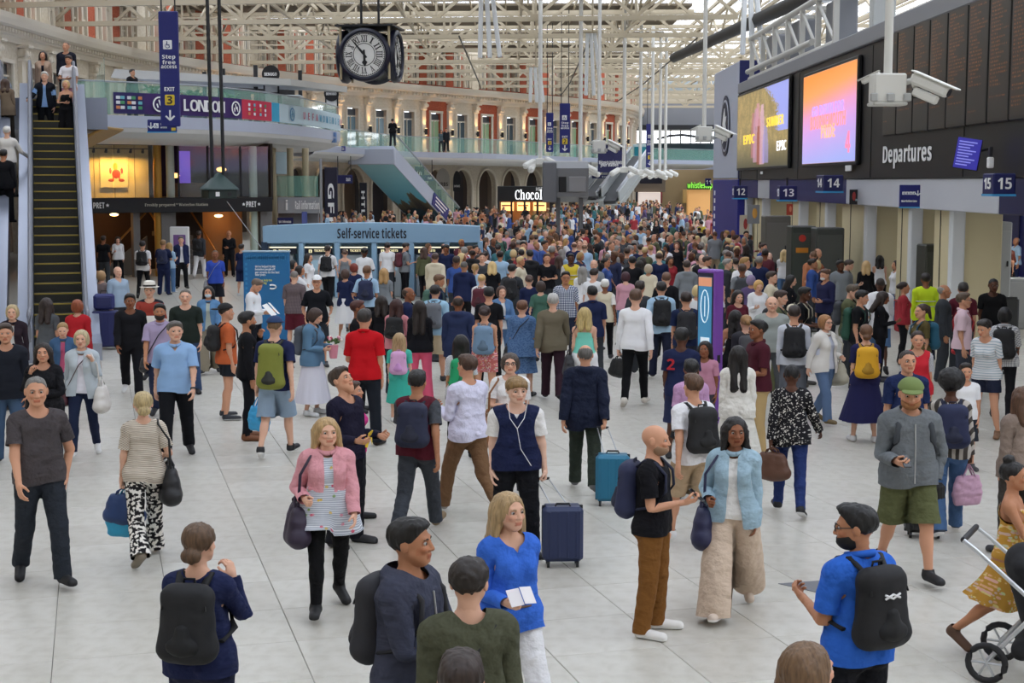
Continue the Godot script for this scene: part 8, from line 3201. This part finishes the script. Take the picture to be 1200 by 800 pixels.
	w(874, 369, 1.62, 185, "f", "stand", "jacket:#3a3a40", "trousers:#2a2a30", "#222226", "bun:#b88a54", 0, "", "backpack:worn grey:L:#4a4a4e", "charcoal jacket", "back turned beyond the white dress")
	w(966, 315, 1.76, -60, "m", "stand;L=carry;head=0,10", "jacket:#27294a", "trousers:#2a2a34", "#222226", "short:#5a4030", 1, "mask:#e6e6e6", "", "dark blue jacket and white face mask")
	w(252, 293, 1.76, 8, "m", "stand", "tee:#3550b0", "shorts:#1b1d25", "#333338", "buzz:#5a4638", 3, "", "crossbag:grey:R:#88888c", "royal blue t-shirt and black shorts", "facing the camera left of the blue board")
	w(244, 336, 1.64, 5, "f", "step_r", "under:#b9c0b4+open:#5d86b0", "wide:#8b8270", "#333338", "vlong:#15110f", 1, "mask:#c9dbe6", "", "denim jacket, wide grey trousers and face mask")
	w(305, 325, 1.76, 80, "m", "stand;L=carry;R=carry;head=0,35", "long:#eef0f4", "trousers:#1c1e26", "#222226", "short:#6b5a4c", 1, "", "paper:white newspaper:R:#f0f0ee", "white shirt and dark tie", "reading before the blue board")
	w(345, 317, 1.74, 170, "m", "stand", "shirt:#7d6f72:check:#4e4448:0.1", "shorts:#5a1f2c", "#333338", "buzz:#77706a", 0, "", "", "brown checked shirt and maroon shorts", "right of the blue board")
	w(371, 323, 1.78, 5, "m", "stand;R=pocket;L=pocket", "polo:#15171d", "shorts:#2a2d33", "#333338", "short:#4a3a2e", 1, "cap:#e8e8e8;glasses:#111114", "", "black polo shirt, white cap and sunglasses")
	# on and before the escalators, on the balconies
	w(52, 84, 1.78, 10, "m", "stand;R=rail", "shirt:#86a8d8+open:#171a22", "trousers:#15171c", "#111114", "short:#d4d2cc", 0, "", "", "dark suit and pale blue shirt", "riding the escalator", 4.68)
	w(77, 94, 1.64, 0, "f", "stand;L=rail;R=fold", "tank:#17171a", "wide:#17171a", "#111114", "bob:#cfae7a", 1, "", "", "black dress", "riding the escalator beside the suit", 4.59)
	w(50, 60, 1.66, 10, "f", "stand", "tank:#232433+open:#b59a86", "slim:#22242e", "#222226", "vlong:#2b1f19", 1, "", "", "beige cardigan over a dark top", "riding the escalator behind the suit", 5.44)
	w(80, 64, 1.72, -5, "m", "stand;R=fold", "tee:#e9e6ea", "trousers:#c48a9c", "#222226", "mop:#3a2c24", 1, "", "", "white t-shirt and pink trousers", "riding the escalator", 5.26)
	w(77, 49, 1.8, 0, "m", "stand", "jacket:#20222e", "trousers:#20222a", "#222226", "buzz:#5a4a40", 1, "", "", "dark jacket", "highest on the escalator", 5.57)
	w(6, 92, 1.66, 190, "f", "stand", "coat:#7a6a58", "trousers:#3a342e", "#222226", "long:#4a352a", 0, "", "", "brown belted coat", "riding up at the left edge", 4.57)
	w(8, 148, 1.7, 185, "m", "stand;R=rail", "long:#d8d4ce", "trousers:#55524e", "#222226", "short:#d9d6d0", 0, "", "", "pale jumper", "one hand on the rail, riding up at the left edge", 3.23)
	w(4, 175, 1.72, 185, "m", "stand", "jacket:#141418", "trousers:#141418", "#222226", "short:#17130f", 2, "", "", "black jacket", "riding up at the left edge", 2.64)
	w(155, 81, 1.74, 60, "m", "stand", "jacket:#1b1b20", "trousers:#1b1b20", "#222226", "short:#3a3430", 1, "", "", "black clothes", "standing on the balcony behind the banner", 5.9)
	w(460, 139, 1.76, 180, "m", "stand;R=face;L=face", "jacket:#17171b", "trousers:#2a2d34", "#222226", "short:#2a211c", 1, "", "", "black jacket", "on the far balcony with raised arms", 5.9)
	w(517, 152, 1.7, 10, "f", "stand", "tee:#5a6a72", "trousers:#3a3d42", "#222226", "long:#2a211c", 1, "", "", "grey top", "left of a pair on the far balcony", 5.9)
	w(523, 150, 1.76, 20, "m", "stand", "jacket:#26262c", "trousers:#26262c", "#222226", "short:#2a211c", 1, "", "", "dark jacket", "right of a pair on the far balcony", 5.9)
	w(296, 110, 1.7, 0, "f", "stand", "tee:#dedede", "trousers:#333338", "#222226", "bun:#c9a060", 0, "", "", "white top", "on the balcony above the red part of the banner", 5.9)
	w(564, 168, 1.72, 0, "m", "stand", "jacket:#202024", "trousers:#202024", "#222226", "short:#2a211c", 1, "", "", "dark clothes", "on the far balcony above the blue exit sign", 5.9)

# px py sex yaw top-kind colour bottom-kind colour hair [pack colour]
const CROWD := """
121 276 m 175 tee black trousers charcoal short:#241c18
138 277 f 15 long white slim black long:#2a1f1a
167 283 m 178 tee white slim black short:#241c18 black
191 281 m 176 tee navy trousers navy short:#8a6a44 navy
212 277 m 22 open navy trousers black short:#6a645e
233 271 m 172 jacket charcoal trousers white short:#3a2c24 black
268 270 m 5 long black trousers black fringe:#a8a49c
283 286 f 165 tee navy shorts navy short:#2a211c
222 262 f 175 long charcoal trousers black bob:#6a4a32
199 284 f 160 tee pale_blue trousers denim long:#a8834f
384 288 m 178 tee white trousers black short:#2a1f18 black
404 292 f 175 tank grey trousers charcoal bun:#5a4234
427 290 m 170 shirt white trousers black short:#17130f
454 284 m 178 tee white trousers charcoal short:#2a1f18
477 284 m 120 tee grey trousers black short:#2a1f18 maroon
497 290 f 172 long olive slim black long:#4a342a
522 286 m -20 tee navy trousers navy short:#17130f
362 297 f 80 tee white trousers white long:#2a1f1a
352 311 f 90 tee white slim navy bob:#2a1f1a
344 305 f 75 tee maroon slim black bob:#17130f
430 311 m 176 shirt pale_blue trousers black short:#6a4a32 navy
415 309 f 170 long navy trousers grey bob:#7a2f20
450 314 f 178 tee grey slim black long:#b08a58
405 315 f 160 tee navy skirt white bob:#4a342a
510 297 m 176 coat cream trousers beige short:#4a342a
535 300 m 172 tee blue trousers charcoal short:#3a2a20
544 306 m 175 hoodie navy trousers black buzz:#5a5650
557 309 f 178 shirt pale_blue slim denim pony:#a8834f
565 321 f 172 blouse white slim navy bun:#c9a468 maroon
577 306 f 176 tee black slim black long:#d3b47a
586 294 m 170 shirt pale_blue trousers navy short:#2a1f18
517 321 m 85 jacket navy trousers charcoal short:#6b4c34 green
479 336 m 80 jacket navy trousers charcoal fringe:#5a4638
447 346 f 174 long black slim black long:#2a1c16
420 352 m 95 tee black trousers black short:#5a2a20
588 335 f 10 open denim slim denim bob:#4a2f22
573 336 m 175 tee black trousers black short:#17130f
586 273 m 5 tee green trousers beige fringe:#7a6a58 charcoal
628 275 m 178 shirt white trousers brown short:#3a2a20
641 297 m 5 tee black trousers charcoal short:#4a342a
608 299 f -10 tunic navy slim navy bob:#3a2a22
669 297 m 5 vest yellow trousers navy short:#17130f
673 284 m 176 jacket navy trousers navy fringe:#6a4a38
685 285 m 176 shirt pale_blue trousers charcoal fringe:#8a6a52
696 304 m 0 polo grey trousers charcoal fringe:#a08878
683 312 f 170 blouse white trousers beige curly:#8e8a84
709 328 f 175 vest cream slim black short:#dedbd4
694 335 m 178 polo navy trousers charcoal short:#17130f
697 314 m 160 tee white trousers grey short:#2a1f18
712 282 m 12 shirt pink trousers charcoal fringe:#8a6a52 black
721 271 m 10 tee grey trousers charcoal short:#3a2a20
733 318 f 172 long pink slim denim bob:#3a1420
741 301 m 176 jacket black trousers black short:#17130f
751 286 m 165 tee navy trousers navy short:#3a2a20
772 296 m 178 tee navy trousers charcoal short:#4a3426
760 263 m 178 jacket charcoal trousers charcoal short:#3a2a20
779 259 m 5 tee navy shorts beige short:#6a4a32
822 259 m 178 vest yellow trousers black short:#17130f
820 287 f 176 tank black slim denim bun:#3a2a22
833 276 f 174 tank charcoal wide charcoal long:#1b1411
793 284 f 0 tunic black slim black bob:#7a4a30
810 271 f 176 long black slim black long:#17120f
830 300 m 80 jacket cream trousers denim short:#3a2a20
853 303 m 85 jacket charcoal trousers charcoal short:#8a8680
870 309 m 172 tee grey trousers charcoal short:#4a3426 charcoal
890 328 f 15 blouse white slim navy bob:#c49a5a
866 340 f 20 tee maroon slim black long:#2a1c16
817 334 f 178 tee white slim white bob:#d8c08a
781 319 m 172 jacket black trousers black short:#6a4a38
862 363 f 175 tank black slim black curly:#17120f
700 261 f 178 tank black slim black long:#a8834f
671 250 m 176 shirt blue trousers navy short:#8a5a38
836 254 m -70 tee red shorts beige short:#5a3a28
832 252 m 170 shirt pink trousers navy fringe:#6a4a38
907 267 m 40 tee black trousers charcoal short:#2a1f18
917 275 m 60 shirt white trousers blue short:#d4d2cc
978 268 m -70 tee black trousers black fringe:#8a5a40
996 276 m 60 jacket black trousers black short:#17130f
1016 279 f -85 long beige slim black pony:#2a1f1a
1041 282 m 80 jacket black trousers black short:#3a2a20
1066 288 m 172 shirt pale_blue trousers denim short:#17130f
1092 302 m 75 jacket maroon trousers black short:#17130f black
1120 305 f 5 tank black slim black long:#5a3426
1141 281 m 176 long cream trousers black short:#5a4a3a
1158 283 m -20 shirt white trousers charcoal buzz:#17130f
1176 284 m -80 jacket brown trousers charcoal fringe:#8a8070
1191 278 m -75 shirt pale_blue trousers navy fringe:#8a8a86
1184 293 f -85 tank black slim black long:#6a2f1c
1107 333 m 70 jacket charcoal trousers charcoal fringe:#b8b4ac
1129 331 m 172 polo maroon trousers charcoal short:#3a342e
1050 305 f -80 tee white slim denim curly:#2a1c16
1031 299 f 172 tank white slim black long:#17120f
1015 306 f 165 long black slim black long:#c9a878
985 305 m 20 hoodie grey trousers charcoal short:#17130f
997 304 m 75 jacket grey trousers grey short:#3a2a20
953 303 m 80 jacket blue trousers charcoal short:#2a1f18
936 288 f 172 tee white slim navy long:#3a2a22
973 286 m 65 tee white trousers beige short:#4a342a
1002 333 m 60 jacket olive trousers charcoal short:#6a5a48 charcoal
1038 341 f 75 long black slim black curly:#3a2a22
945 336 m 65 tee black trousers black short:#17130f cream
905 318 m 70 jacket cream trousers grey short:#3a2a20
919 293 f 165 tee white slim denim long:#d3b884
929 322 f 75 long black slim black long:#17120f
890 300 m 160 jacket navy trousers navy short:#8a8680
880 322 f 172 blouse purple slim black bob:#8a7a9a
917 340 m 60 tee olive trousers olive short:#4a342a black
1060 330 f 80 long red slim black bun:#2a1c16
1150 300 f 172 tee green slim charcoal pony:#2a1f1a
620 322 f 178 long navy slim navy bun:#4a342a
634 330 f 172 tee green slim denim bob:#3a2a22
600 310 m 172 tee charcoal trousers charcoal short:#17130f black
655 300 f 165 long charcoal slim black long:#4a342a
722 300 f 176 tee white slim denim bob:#8a8680
735 290 m 178 tee olive trousers beige short:#3a2a20 charcoal
760 310 f 172 tunic cream slim beige bob:#b8a890
750 330 m 168 tee charcoal trousers charcoal short:#3a2a20
786 300 f 10 tee red slim black long:#3a2a22
805 305 m 176 hoodie grey trousers charcoal short:#3a2a20
840 318 f 170 tank white slim charcoal pony:#6a4a32
895 285 m 50 tee blue trousers charcoal short:#3a2a20
880 275 f 60 long pink slim navy long:#2a1c16
"""

func described(kind: String, colour: String) -> String:
	return colour + " " + {"tee": "t-shirt", "shirt": "shirt", "polo": "polo shirt", "long": "jumper", "jacket": "jacket", "hoodie": "hoodie", "coat": "hooded top", "tank": "vest top", "blouse": "blouse", "tunic": "tunic", "open": "suit jacket", "vest": "waistcoat", "trousers": "trousers", "slim": "jeans", "wide": "wide trousers", "shorts": "shorts", "skirt": "skirt"}[kind]

func spot(p: Vector3) -> String:
	var best := ""
	var d := INF
	for q in [["at the ticket machines", -4, -43], ["near the blue board", -5, -33], ["by the sandwich shop", -12, -52], ["near the hooded portal", 2, -62], ["by the chocolate shop", 1, -108], ["left of the kiosk", 2.5, -26], ["right of the kiosk", 4.5, -26], ["by the near gates", 8.5, -27], ["by the middle gates", 7.5, -36], ["by the far gates", 7.5, -48], ["below the totem", 8, -62], ["mid concourse", 2, -42], ["beyond the ticket machines", -5, -60], ["far down the concourse", 4, -95], ["at the far end", 10, -140], ["under the long balcony", -4, -95]]:
		var e := Vector2(p.x - q[1], (p.z - q[2]) * 0.6).length()
		if e < d:
			d = e
			best = q[0]
	return best

func facing(yaw: float) -> String:
	var a := wrapf(yaw, -180.0, 180.0)
	if absf(a) > 125.0:
		return "back turned"
	if absf(a) < 40.0:
		return "facing the camera"
	return "facing right" if a > 0 else "facing left"

func mid_crowd() -> void:
	var r := RandomNumberGenerator.new()
	r.seed = 77
	for line in CROWD.split("\n", false):
		var q := line.split(" ", false)
		var f: bool = q[2] == "f"
		var yaw := q[3].to_float() + r.randf_range(-8, 8)
		var c1 := q[5].replace("_", " ")
		var c2 := q[7].replace("_", " ")
		var top := "%s:%s" % [q[4], HUE[c1]]
		if q[4] == "open":
			top = "under:#e6e6e8+" + top
		if q[4] == "vest":
			top = "tee:#e0dcd4+" + top
		var bot := "%s:%s" % ["skirt_45_27" if q[6] == "skirt" else q[6], HUE[c2]]
		var pose: String = ["stand", "ease", "step_l", "step_r", "stand;R=phone;head=0,14", "stand;L=carry", "stand;R=strap", "ease;L=bag"][r.randi() % 8]
		if absf(wrapf(yaw, -180, 180)) < 125:
			pose = ["stand", "ease", "stand;R=phone;head=0,18", "stand;L=carry;R=carry;head=0,10", "stand;L=fold"][r.randi() % 5]
		var sk: int = [0, 1, 1, 2, 0, 3][r.randi() % 6]
		if q[8].contains("#17130f") and r.randf() < 0.4:
			sk = 3 + r.randi() % 2
		var say := described(q[4], c1) + ", " + described(q[6], c2)
		var shoe: String = ["#222226", "#dedede", "#44403c", "#2a2a30"][r.randi() % 4]
		var o := person(q[0].to_float(), q[1].to_float(), 1.64 if f else 1.76, yaw, q[2], pose, top, bot, shoe, q[8], sk, "hivis" if c1 == "yellow" else "", "", say, "", 0.0, "~")
		waiting.append([o, "person in " + say + ", " + facing(yaw) + ", " + spot(o.position)])
		if q.size() > 9:
			var b := thing("backpack", "", "backpack", o.transform * bend(pose, q[2]).T[1], "~")
			put_pack(b, HUE[q[9]], q[2], 0.9, "", 1)
			waiting.append([b, "%s backpack on person in %s, %s" % [q[9], say, spot(o.position)]])

func settle_labels() -> void:
	var by := {}
	for e in waiting:
		by.get_or_add(e[1], []).append(e[0])
	for s in by:
		var l: Array = by[s]
		l.sort_custom(func(a, b): return pix(a.position + Vector3(0, 1.5, 0)).x < pix(b.position + Vector3(0, 1.5, 0)).x)
		for k in l.size():
			var label: String = s if l.size() == 1 else "%s, %s" % [s, ORD[mini(k, 14)]]
			l[k].set_meta("label", label)
			l[k].set_meta("group", "crowd on the concourse" if l[k].get_meta("category") == "person" else "backpacks in the crowd")
			used_labels[label] = true

func free_spot(p: Vector3, gap: float) -> bool:
	for s in stood:
		if absf(s[0].y - p.y) < 1.0 and Vector2(s[0].x - p.x, s[0].z - p.z).length() < gap:
			return false
	for q in [[-7.9, -0.9, -48.2, -46.0], [1.2, 3.6, -66.5, -63.5], [-1.4, 3.4, -115.5, -111.0], [9.0, 12, -68, -59], [-12.5, -4.0, -117, -103]]:
		if p.x > q[0] and p.x < q[1] and p.z > q[2] and p.z < q[3]:
			return false
	return true

func crowd_spec(r: RandomNumberGenerator) -> Dictionary:
	var f := r.randf() < 0.48
	var tops := ["tee", "tee", "long", "shirt", "jacket", "hoodie"] if not f else ["tee", "tank", "long", "blouse", "jacket", "tee"]
	var bots := ["trousers", "trousers", "slim", "shorts"] if not f else ["slim", "trousers", "skirt", "wide"]
	return {"sex": "f" if f else "m", "top": tops[r.randi() % tops.size()], "bottom": bots[r.randi() % bots.size()], "pose": ["stand", "step_l", "step_r", "stand;R=phone;head=0,14", "ease"][r.randi() % 5],
		"hair": (["short", "short", "buzz", "fringe", "mop"] if not f else ["long", "bob", "pony", "bun", "long"])[r.randi() % 5]}

func far_crowd() -> void:
	var r := RandomNumberGenerator.new()
	r.seed = 2024
	var names := ["white", "black", "navy", "grey", "pale blue", "blue", "red", "pink", "cream", "olive", "green", "teal", "black", "white", "navy", "charcoal", "maroon", "orange", "purple", "black", "charcoal"]
	var legs := ["black", "charcoal", "navy", "denim", "beige", "black", "navy"]
	var hairs := ["#17130f", "#2a1f18", "#4a342a", "#6b4c34", "#a8834f", "#d3b884", "#8a8680", "#241c18"]
	# models of the crowd, each built once and then copied with clothes of its own colours
	var models := []
	for k in 26:
		var d := crowd_spec(r)
		var holder := Node3D.new()
		var bot: String = "skirt_45_27" if d.bottom == "skirt" else d.bottom
		figure(holder, {"sex": d.sex, "pose": d.pose, "top": d.top + ":#888888", "bottom": bot + ":#333333", "shoes": "#2a2a2e", "hair": d.hair + ":#222222", "skin": 1, "extra": ""}, 2)
		models.append([d, holder])
	var spots := []
	var tries := 0
	while spots.size() < 660 and tries < 40000:
		tries += 1
		if spots.size() < 95:
			var zz := r.randf_range(27.0, 50.0)
			var xx := (r.randf_range(470 if zz > 39.0 else 585, 1090) - 600.0) / FOC * zz
			var pp := Vector3(xx, 0, -zz)
			var sp := pix(pp + Vector3(0, 1.7, 0))
			var hides := false
			for s in stood:
				var e := pix(s[0] + Vector3(0, 1.7, 0))
				if s[0].z < pp.z and absf(e.x - sp.x) < 15.0 and sp.y - e.y < 34.0 and s[1] is StringName:
					hides = true
			if xx < 8.5 and not hides and free_spot(pp, 0.5):
				spots.append(pp)
				stood.append([pp, "crowd"])
			continue
		var z := lerpf(38.0, 163.0, pow(r.randf(), 1.25))
		var px := r.randf_range(330, 880)
		if z < 58.0:
			px = r.randf_range(575, 905)
		elif z < 70.0:
			px = r.randf_range(390, 860)
		var x := (px - 600.0) / FOC * z
		if z > 105 and x < lerpf(-9.0, 10.0, clampf((z - 105.0) / 50.0, 0, 1)):
			continue
		var p := Vector3(x, 0, -z)
		if x > (8.4 if z < 72.0 else 15.0) or not free_spot(p, 0.62):
			continue
		spots.append(p)
		stood.append([p, "crowd"])
	spots.sort_custom(func(a, b): return a.z > b.z)
	var single := maxi(300 - int(counts.get("person", 0)), 40)
	for k in mini(single, spots.size()):
		var m: Array = models[r.randi() % models.size()]
		var d: Dictionary = m[0]
		var c1: String = names[r.randi() % names.size()]
		var c2: String = legs[r.randi() % legs.size()]
		var yaw: float = [178.0, 172.0, 165.0, 5.0, 60.0, -60.0, 185.0, 90.0][r.randi() % 8] + r.randf_range(-12, 12)
		var o: Node3D = m[1].duplicate()
		o.name = numbered("person")
		add_child(o)
		var s := (1.65 if d.sex == "f" else 1.76) / 1.755 * r.randf_range(0.94, 1.05)
		o.transform = Transform3D(Basis(Vector3.UP, deg_to_rad(yaw)) * Basis.from_scale(Vector3.ONE * s), spots[k])
		o.set_meta("category", "person")
		var hc: String = hairs[r.randi() % hairs.size()]
		for c in o.get_children():
			if c.name == "body":
				c.set_surface_override_material(0, skin_mat([0, 1, 1, 2, 3, 0, 5, 4][r.randi() % 8]))
			elif c.name == "hair":
				c.material_override = mat(hc, 0.6)
			elif c.name.begins_with("shoe"):
				pass
			elif c.name in ["trousers", "wide_trousers", "skirt", "shorts"]:
				c.material_override = mat(HUE[c2], 0.85)
			else:
				c.material_override = mat(HUE[c1], 0.85)
		waiting.append([o, "person in " + described(d.top, c1) + ", " + described(d.bottom, c2) + ", " + facing(yaw) + ", " + spot(spots[k])])
	# the rest, too small to tell apart
	var crowd := Node3D.new()
	crowd.name = "crowd"
	add_child(crowd)
	tag(crowd, "dense distant crowd of travellers filling the far half of the concourse", "crowd", "", "stuff")
	var rest := spots.slice(single)
	var lots := []
	for k in 12:
		lots.append([])
	for p in rest:
		lots[r.randi() % 12].append(p)
	var plain := mat(Color.WHITE, 0.85, 0.0, {"vertex_color_use_as_albedo": true})
	for k in 12:
		var xs := []
		for p in lots[k]:
			var s := (1.65 if models[k][0].sex == "f" else 1.76) / 1.755 * r.randf_range(0.94, 1.05)
			xs.append(Transform3D(Basis(Vector3.UP, r.randf() * TAU) * Basis.from_scale(Vector3.ONE * s), p))
		for c in models[k][1].get_children():
			var mm := MultiMesh.new()
			mm.transform_format = MultiMesh.TRANSFORM_3D
			mm.use_colors = true
			mm.mesh = c.mesh
			mm.instance_count = xs.size()
			for i in xs.size():
				mm.set_instance_transform(i, xs[i])
				var hue: String = HUE[names[r.randi() % names.size()]]
				if c.name == "body":
					hue = SKIN[[0, 1, 1, 2, 3, 0][r.randi() % 6]]
				elif c.name == "hair":
					hue = hairs[r.randi() % hairs.size()]
				elif c.name.begins_with("shoe"):
					hue = "#2a2a2e"
				elif c.name in ["trousers", "wide_trousers", "skirt", "shorts"]:
					hue = HUE[legs[r.randi() % legs.size()]]
				mm.set_instance_color(i, Color(hue).srgb_to_linear())
			var mi := MultiMeshInstance3D.new()
			mi.name = "crowd_" + String(c.name).rstrip("0123456789")
			mi.multimesh = mm
			mi.material_override = plain
			mi.set_meta("kind", "stuff")
			crowd.add_child(mi, true)
	for m in models:
		m[1].free()

func luggage() -> void:
	var base := on_plane(125, 409, 0.0)
	var t := thing("suitcase", "large navy suitcase standing by the escalator with a smaller case on top", "suitcase", xf_at(base, 12))
	put_case(t, "#252a5c", Vector3(0, 1.0, -0.1), Vector3(0.58, 0.78, 0.32))
	t = thing("travel_bag", "small navy case resting on top of the large navy suitcase", "suitcase", xf_at(base + Vector3(-0.02, 0.865, 0.02), 12))
	var st := sb()
	rbox(st, Vector3(0, 0.17, 0), Vector3(0.44, 0.34, 0.26), 0.05)
	var b := put("bag_body", st, mat("#2a2f68", 0.6), t)
	st = sb()
	rbox(st, Vector3(0, 0.17, 0.133), Vector3(0.3, 0.2, 0.02), 0.01)
	put("front_pocket", st, mat("#222757", 0.6), b)
	st = sb()
	tube(st, [Vector3(-0.08, 0.33, 0), Vector3(-0.06, 0.4, 0), Vector3(0.06, 0.4, 0), Vector3(0.08, 0.33, 0)], 0.012, 6)
	put("handle", st, M.black, t)
	# the pushchair at the right edge
	var c := on_plane(1234, 797, 0.0)
	t = thing("pushchair", "silver framed pushchair with black seat pushed by the yellow sundress at the right edge", "pushchair", xf_at(c, 62))
	var fm := mat("#c9ccd0", 0.3, 0.7)
	for s in [-1.0, 1.0]:
		st = sb()
		tube(st, [Vector3(0.24 * s, 1.02, -0.62), Vector3(0.24 * s, 0.95, -0.52), Vector3(0.25 * s, 0.45, 0.1), Vector3(0.25 * s, 0.16, 0.45)], 0.017, 8)
		put("frame_tube", st, fm, t)
		st = sb()
		tube(st, [Vector3(0.25 * s, 0.6, -0.06), Vector3(0.26 * s, 0.16, -0.42)], 0.017, 8)
		put("frame_tube", st, fm, t)
		for q in [[0.15, -0.42], [0.11, 0.45]]:
			st = sb()
			var ring := []
			for k in 19:
				ring.append(Vector3(0.29 * s, q[0] + sin(TAU * k / 18.0) * q[0] * 0.86, q[1] + cos(TAU * k / 18.0) * q[0] * 0.86))
			tube(st, ring, q[0] * 0.16, 7, false)
			var wh := put("wheel", st, mat("#1d1d20", 0.7), t)
			st = sb()
			for k in 6:
				tube(st, [Vector3(0.29 * s, q[0], q[1]), Vector3(0.29 * s, q[0] + sin(TAU * k / 6.0) * q[0] * 0.8, q[1] + cos(TAU * k / 6.0) * q[0] * 0.8)], 0.009, 5)
			put("spokes", st, fm, wh, "stuff")
	st = sb()
	tube(st, [Vector3(-0.24, 1.02, -0.62), Vector3(0.24, 1.02, -0.62)], 0.022, 8)
	put("push_handle", st, mat("#26262a", 0.6), t)
	put_mesh("seat", soft("pram", [cap(Vector3(-0.14, 0.48, -0.05), Vector3(0.14, 0.48, -0.05), 0.1, 0.1, 0.05), cap(Vector3(-0.14, 0.85, -0.22), Vector3(0.14, 0.85, -0.22), 0.07, 0.07, 0.05), cap(Vector3(0, 0.48, -0.08), Vector3(0, 0.85, -0.22), 0.17, 0.15, 0.05), cap(Vector3(-0.12, 0.46, 0.2), Vector3(0.12, 0.46, 0.2), 0.07, 0.07, 0.05)], 0.025), mat("#1c1c20", 0.85), t)
	put_mesh("basket", soft("prambasket", [cap(Vector3(-0.16, 0.24, -0.2), Vector3(0.16, 0.24, -0.2), 0.08, 0.08, 0.03), cap(Vector3(-0.16, 0.24, 0.15), Vector3(0.16, 0.24, 0.15), 0.08, 0.08, 0.03)], 0.025), mat("#232326", 0.9), t)
	# the red barrier bins by the queue
	var d := on_plane(1058, 388, 0.0)
	t = thing("litter_bin", "red plastic crate standing in the queue before the gates", "bin", xf_at(d, 5))
	st = sb()
	rbox(st, Vector3(0, 0.36, 0), Vector3(0.34, 0.72, 0.34), 0.03)
	put("bin_body", st, mat("#a8242c", 0.6), t)
	st = sb()
	rbox(st, Vector3(0, 0.74, 0), Vector3(0.38, 0.05, 0.38), 0.02)
	put("bin_rim", st, mat("#8a1c24", 0.6), t)

func people() -> void:
	near_people()
	luggage()
	mid_crowd()
	far_crowd()
	settle_labels()
	for i in stood.size():
		for j in range(i + 1, stood.size()):
			if stood[i][1] is StringName and stood[j][1] is StringName and absf(stood[i][0].y - stood[j][0].y) < 0.6:
				var g := Vector2(stood[i][0].x - stood[j][0].x, stood[i][0].z - stood[j][0].z).length()
				if g < 0.36:
					print("CLOSE ", stood[i][1], " ", pix(stood[i][0] + Vector3(0, 1.7, 0)), " ", stood[j][1], " ", pix(stood[j][0] + Vector3(0, 1.7, 0)), " ", g)
func _ready() -> void:
	setup()
	hall_floor()
	facade()
	shell()
	roof()
	balconies()
	sandwich_shop()
	departures()
	gates()
	clock()
	lamp_pyramid()
	ticket_machines()
	stands()
	hotel_shop()
	poster_escalator()
	far_end()
	var base := Vector3(-9.45, 0, -31.0)
	escalator("escalator", "grey escalator with yellow step edges and pale steel sides rising to the balcony", base, 180.0 + 16.8, 1.0, 29, mat("#9aa0b0", 0.3, 0.5))
	escalator("escalator", "second escalator at the left edge carrying people past the pale steel side", base + Vector3(-1.8, 0, 0.54), 180.0 + 16.8, 1.0, 29, mat("#9aa0b0", 0.3, 0.5))
	cctv(1040, 105, 13.5, "white surveillance camera cluster on a pole before the departures board", 0.46)
	cctv(825, 157, 34.0, "white surveillance camera cluster hanging before the lilac totem", 0.56)
	cctv(702, 172, 62.0, "white surveillance camera cluster over the grey hooded portal", 0.85)
	pole_cameras(633, 187, 78.0, "white pole of cameras left of the hooded portal", 4)
	pole_cameras(680, 195, 82.0, "white pole of cameras right of the tall blue pair of signs", 4)
	pole_cameras(731, 197, 92.0, "white pole of cameras before the purple blue board", 2)
	pole_cameras(750, 200, 100.0, "white pole of cameras before the teal board", 2)
	pole_cameras(764, 201, 104.0, "white pole of cameras beneath the far hanging sign", 3)
	pole_cameras(773, 202, 108.0, "left white pole of cameras of the far pair", 2)
	pole_cameras(779.5, 201, 110.0, "right white pole of cameras of the far pair", 2)
	floodlight(572, -20, 68, 66.0, "white fluorescent battens hanging at the top of the picture")
	floodlight(628, 78, 120, 90.0, "white fluorescent battens hanging above the left blue exit sign")
	floodlight(694, 38, 112, 85.0, "white fluorescent battens hanging by the camera cluster pole")
	floodlight(880, -10, 64, 62.0, "white fluorescent battens hanging above the gantry")
	people()
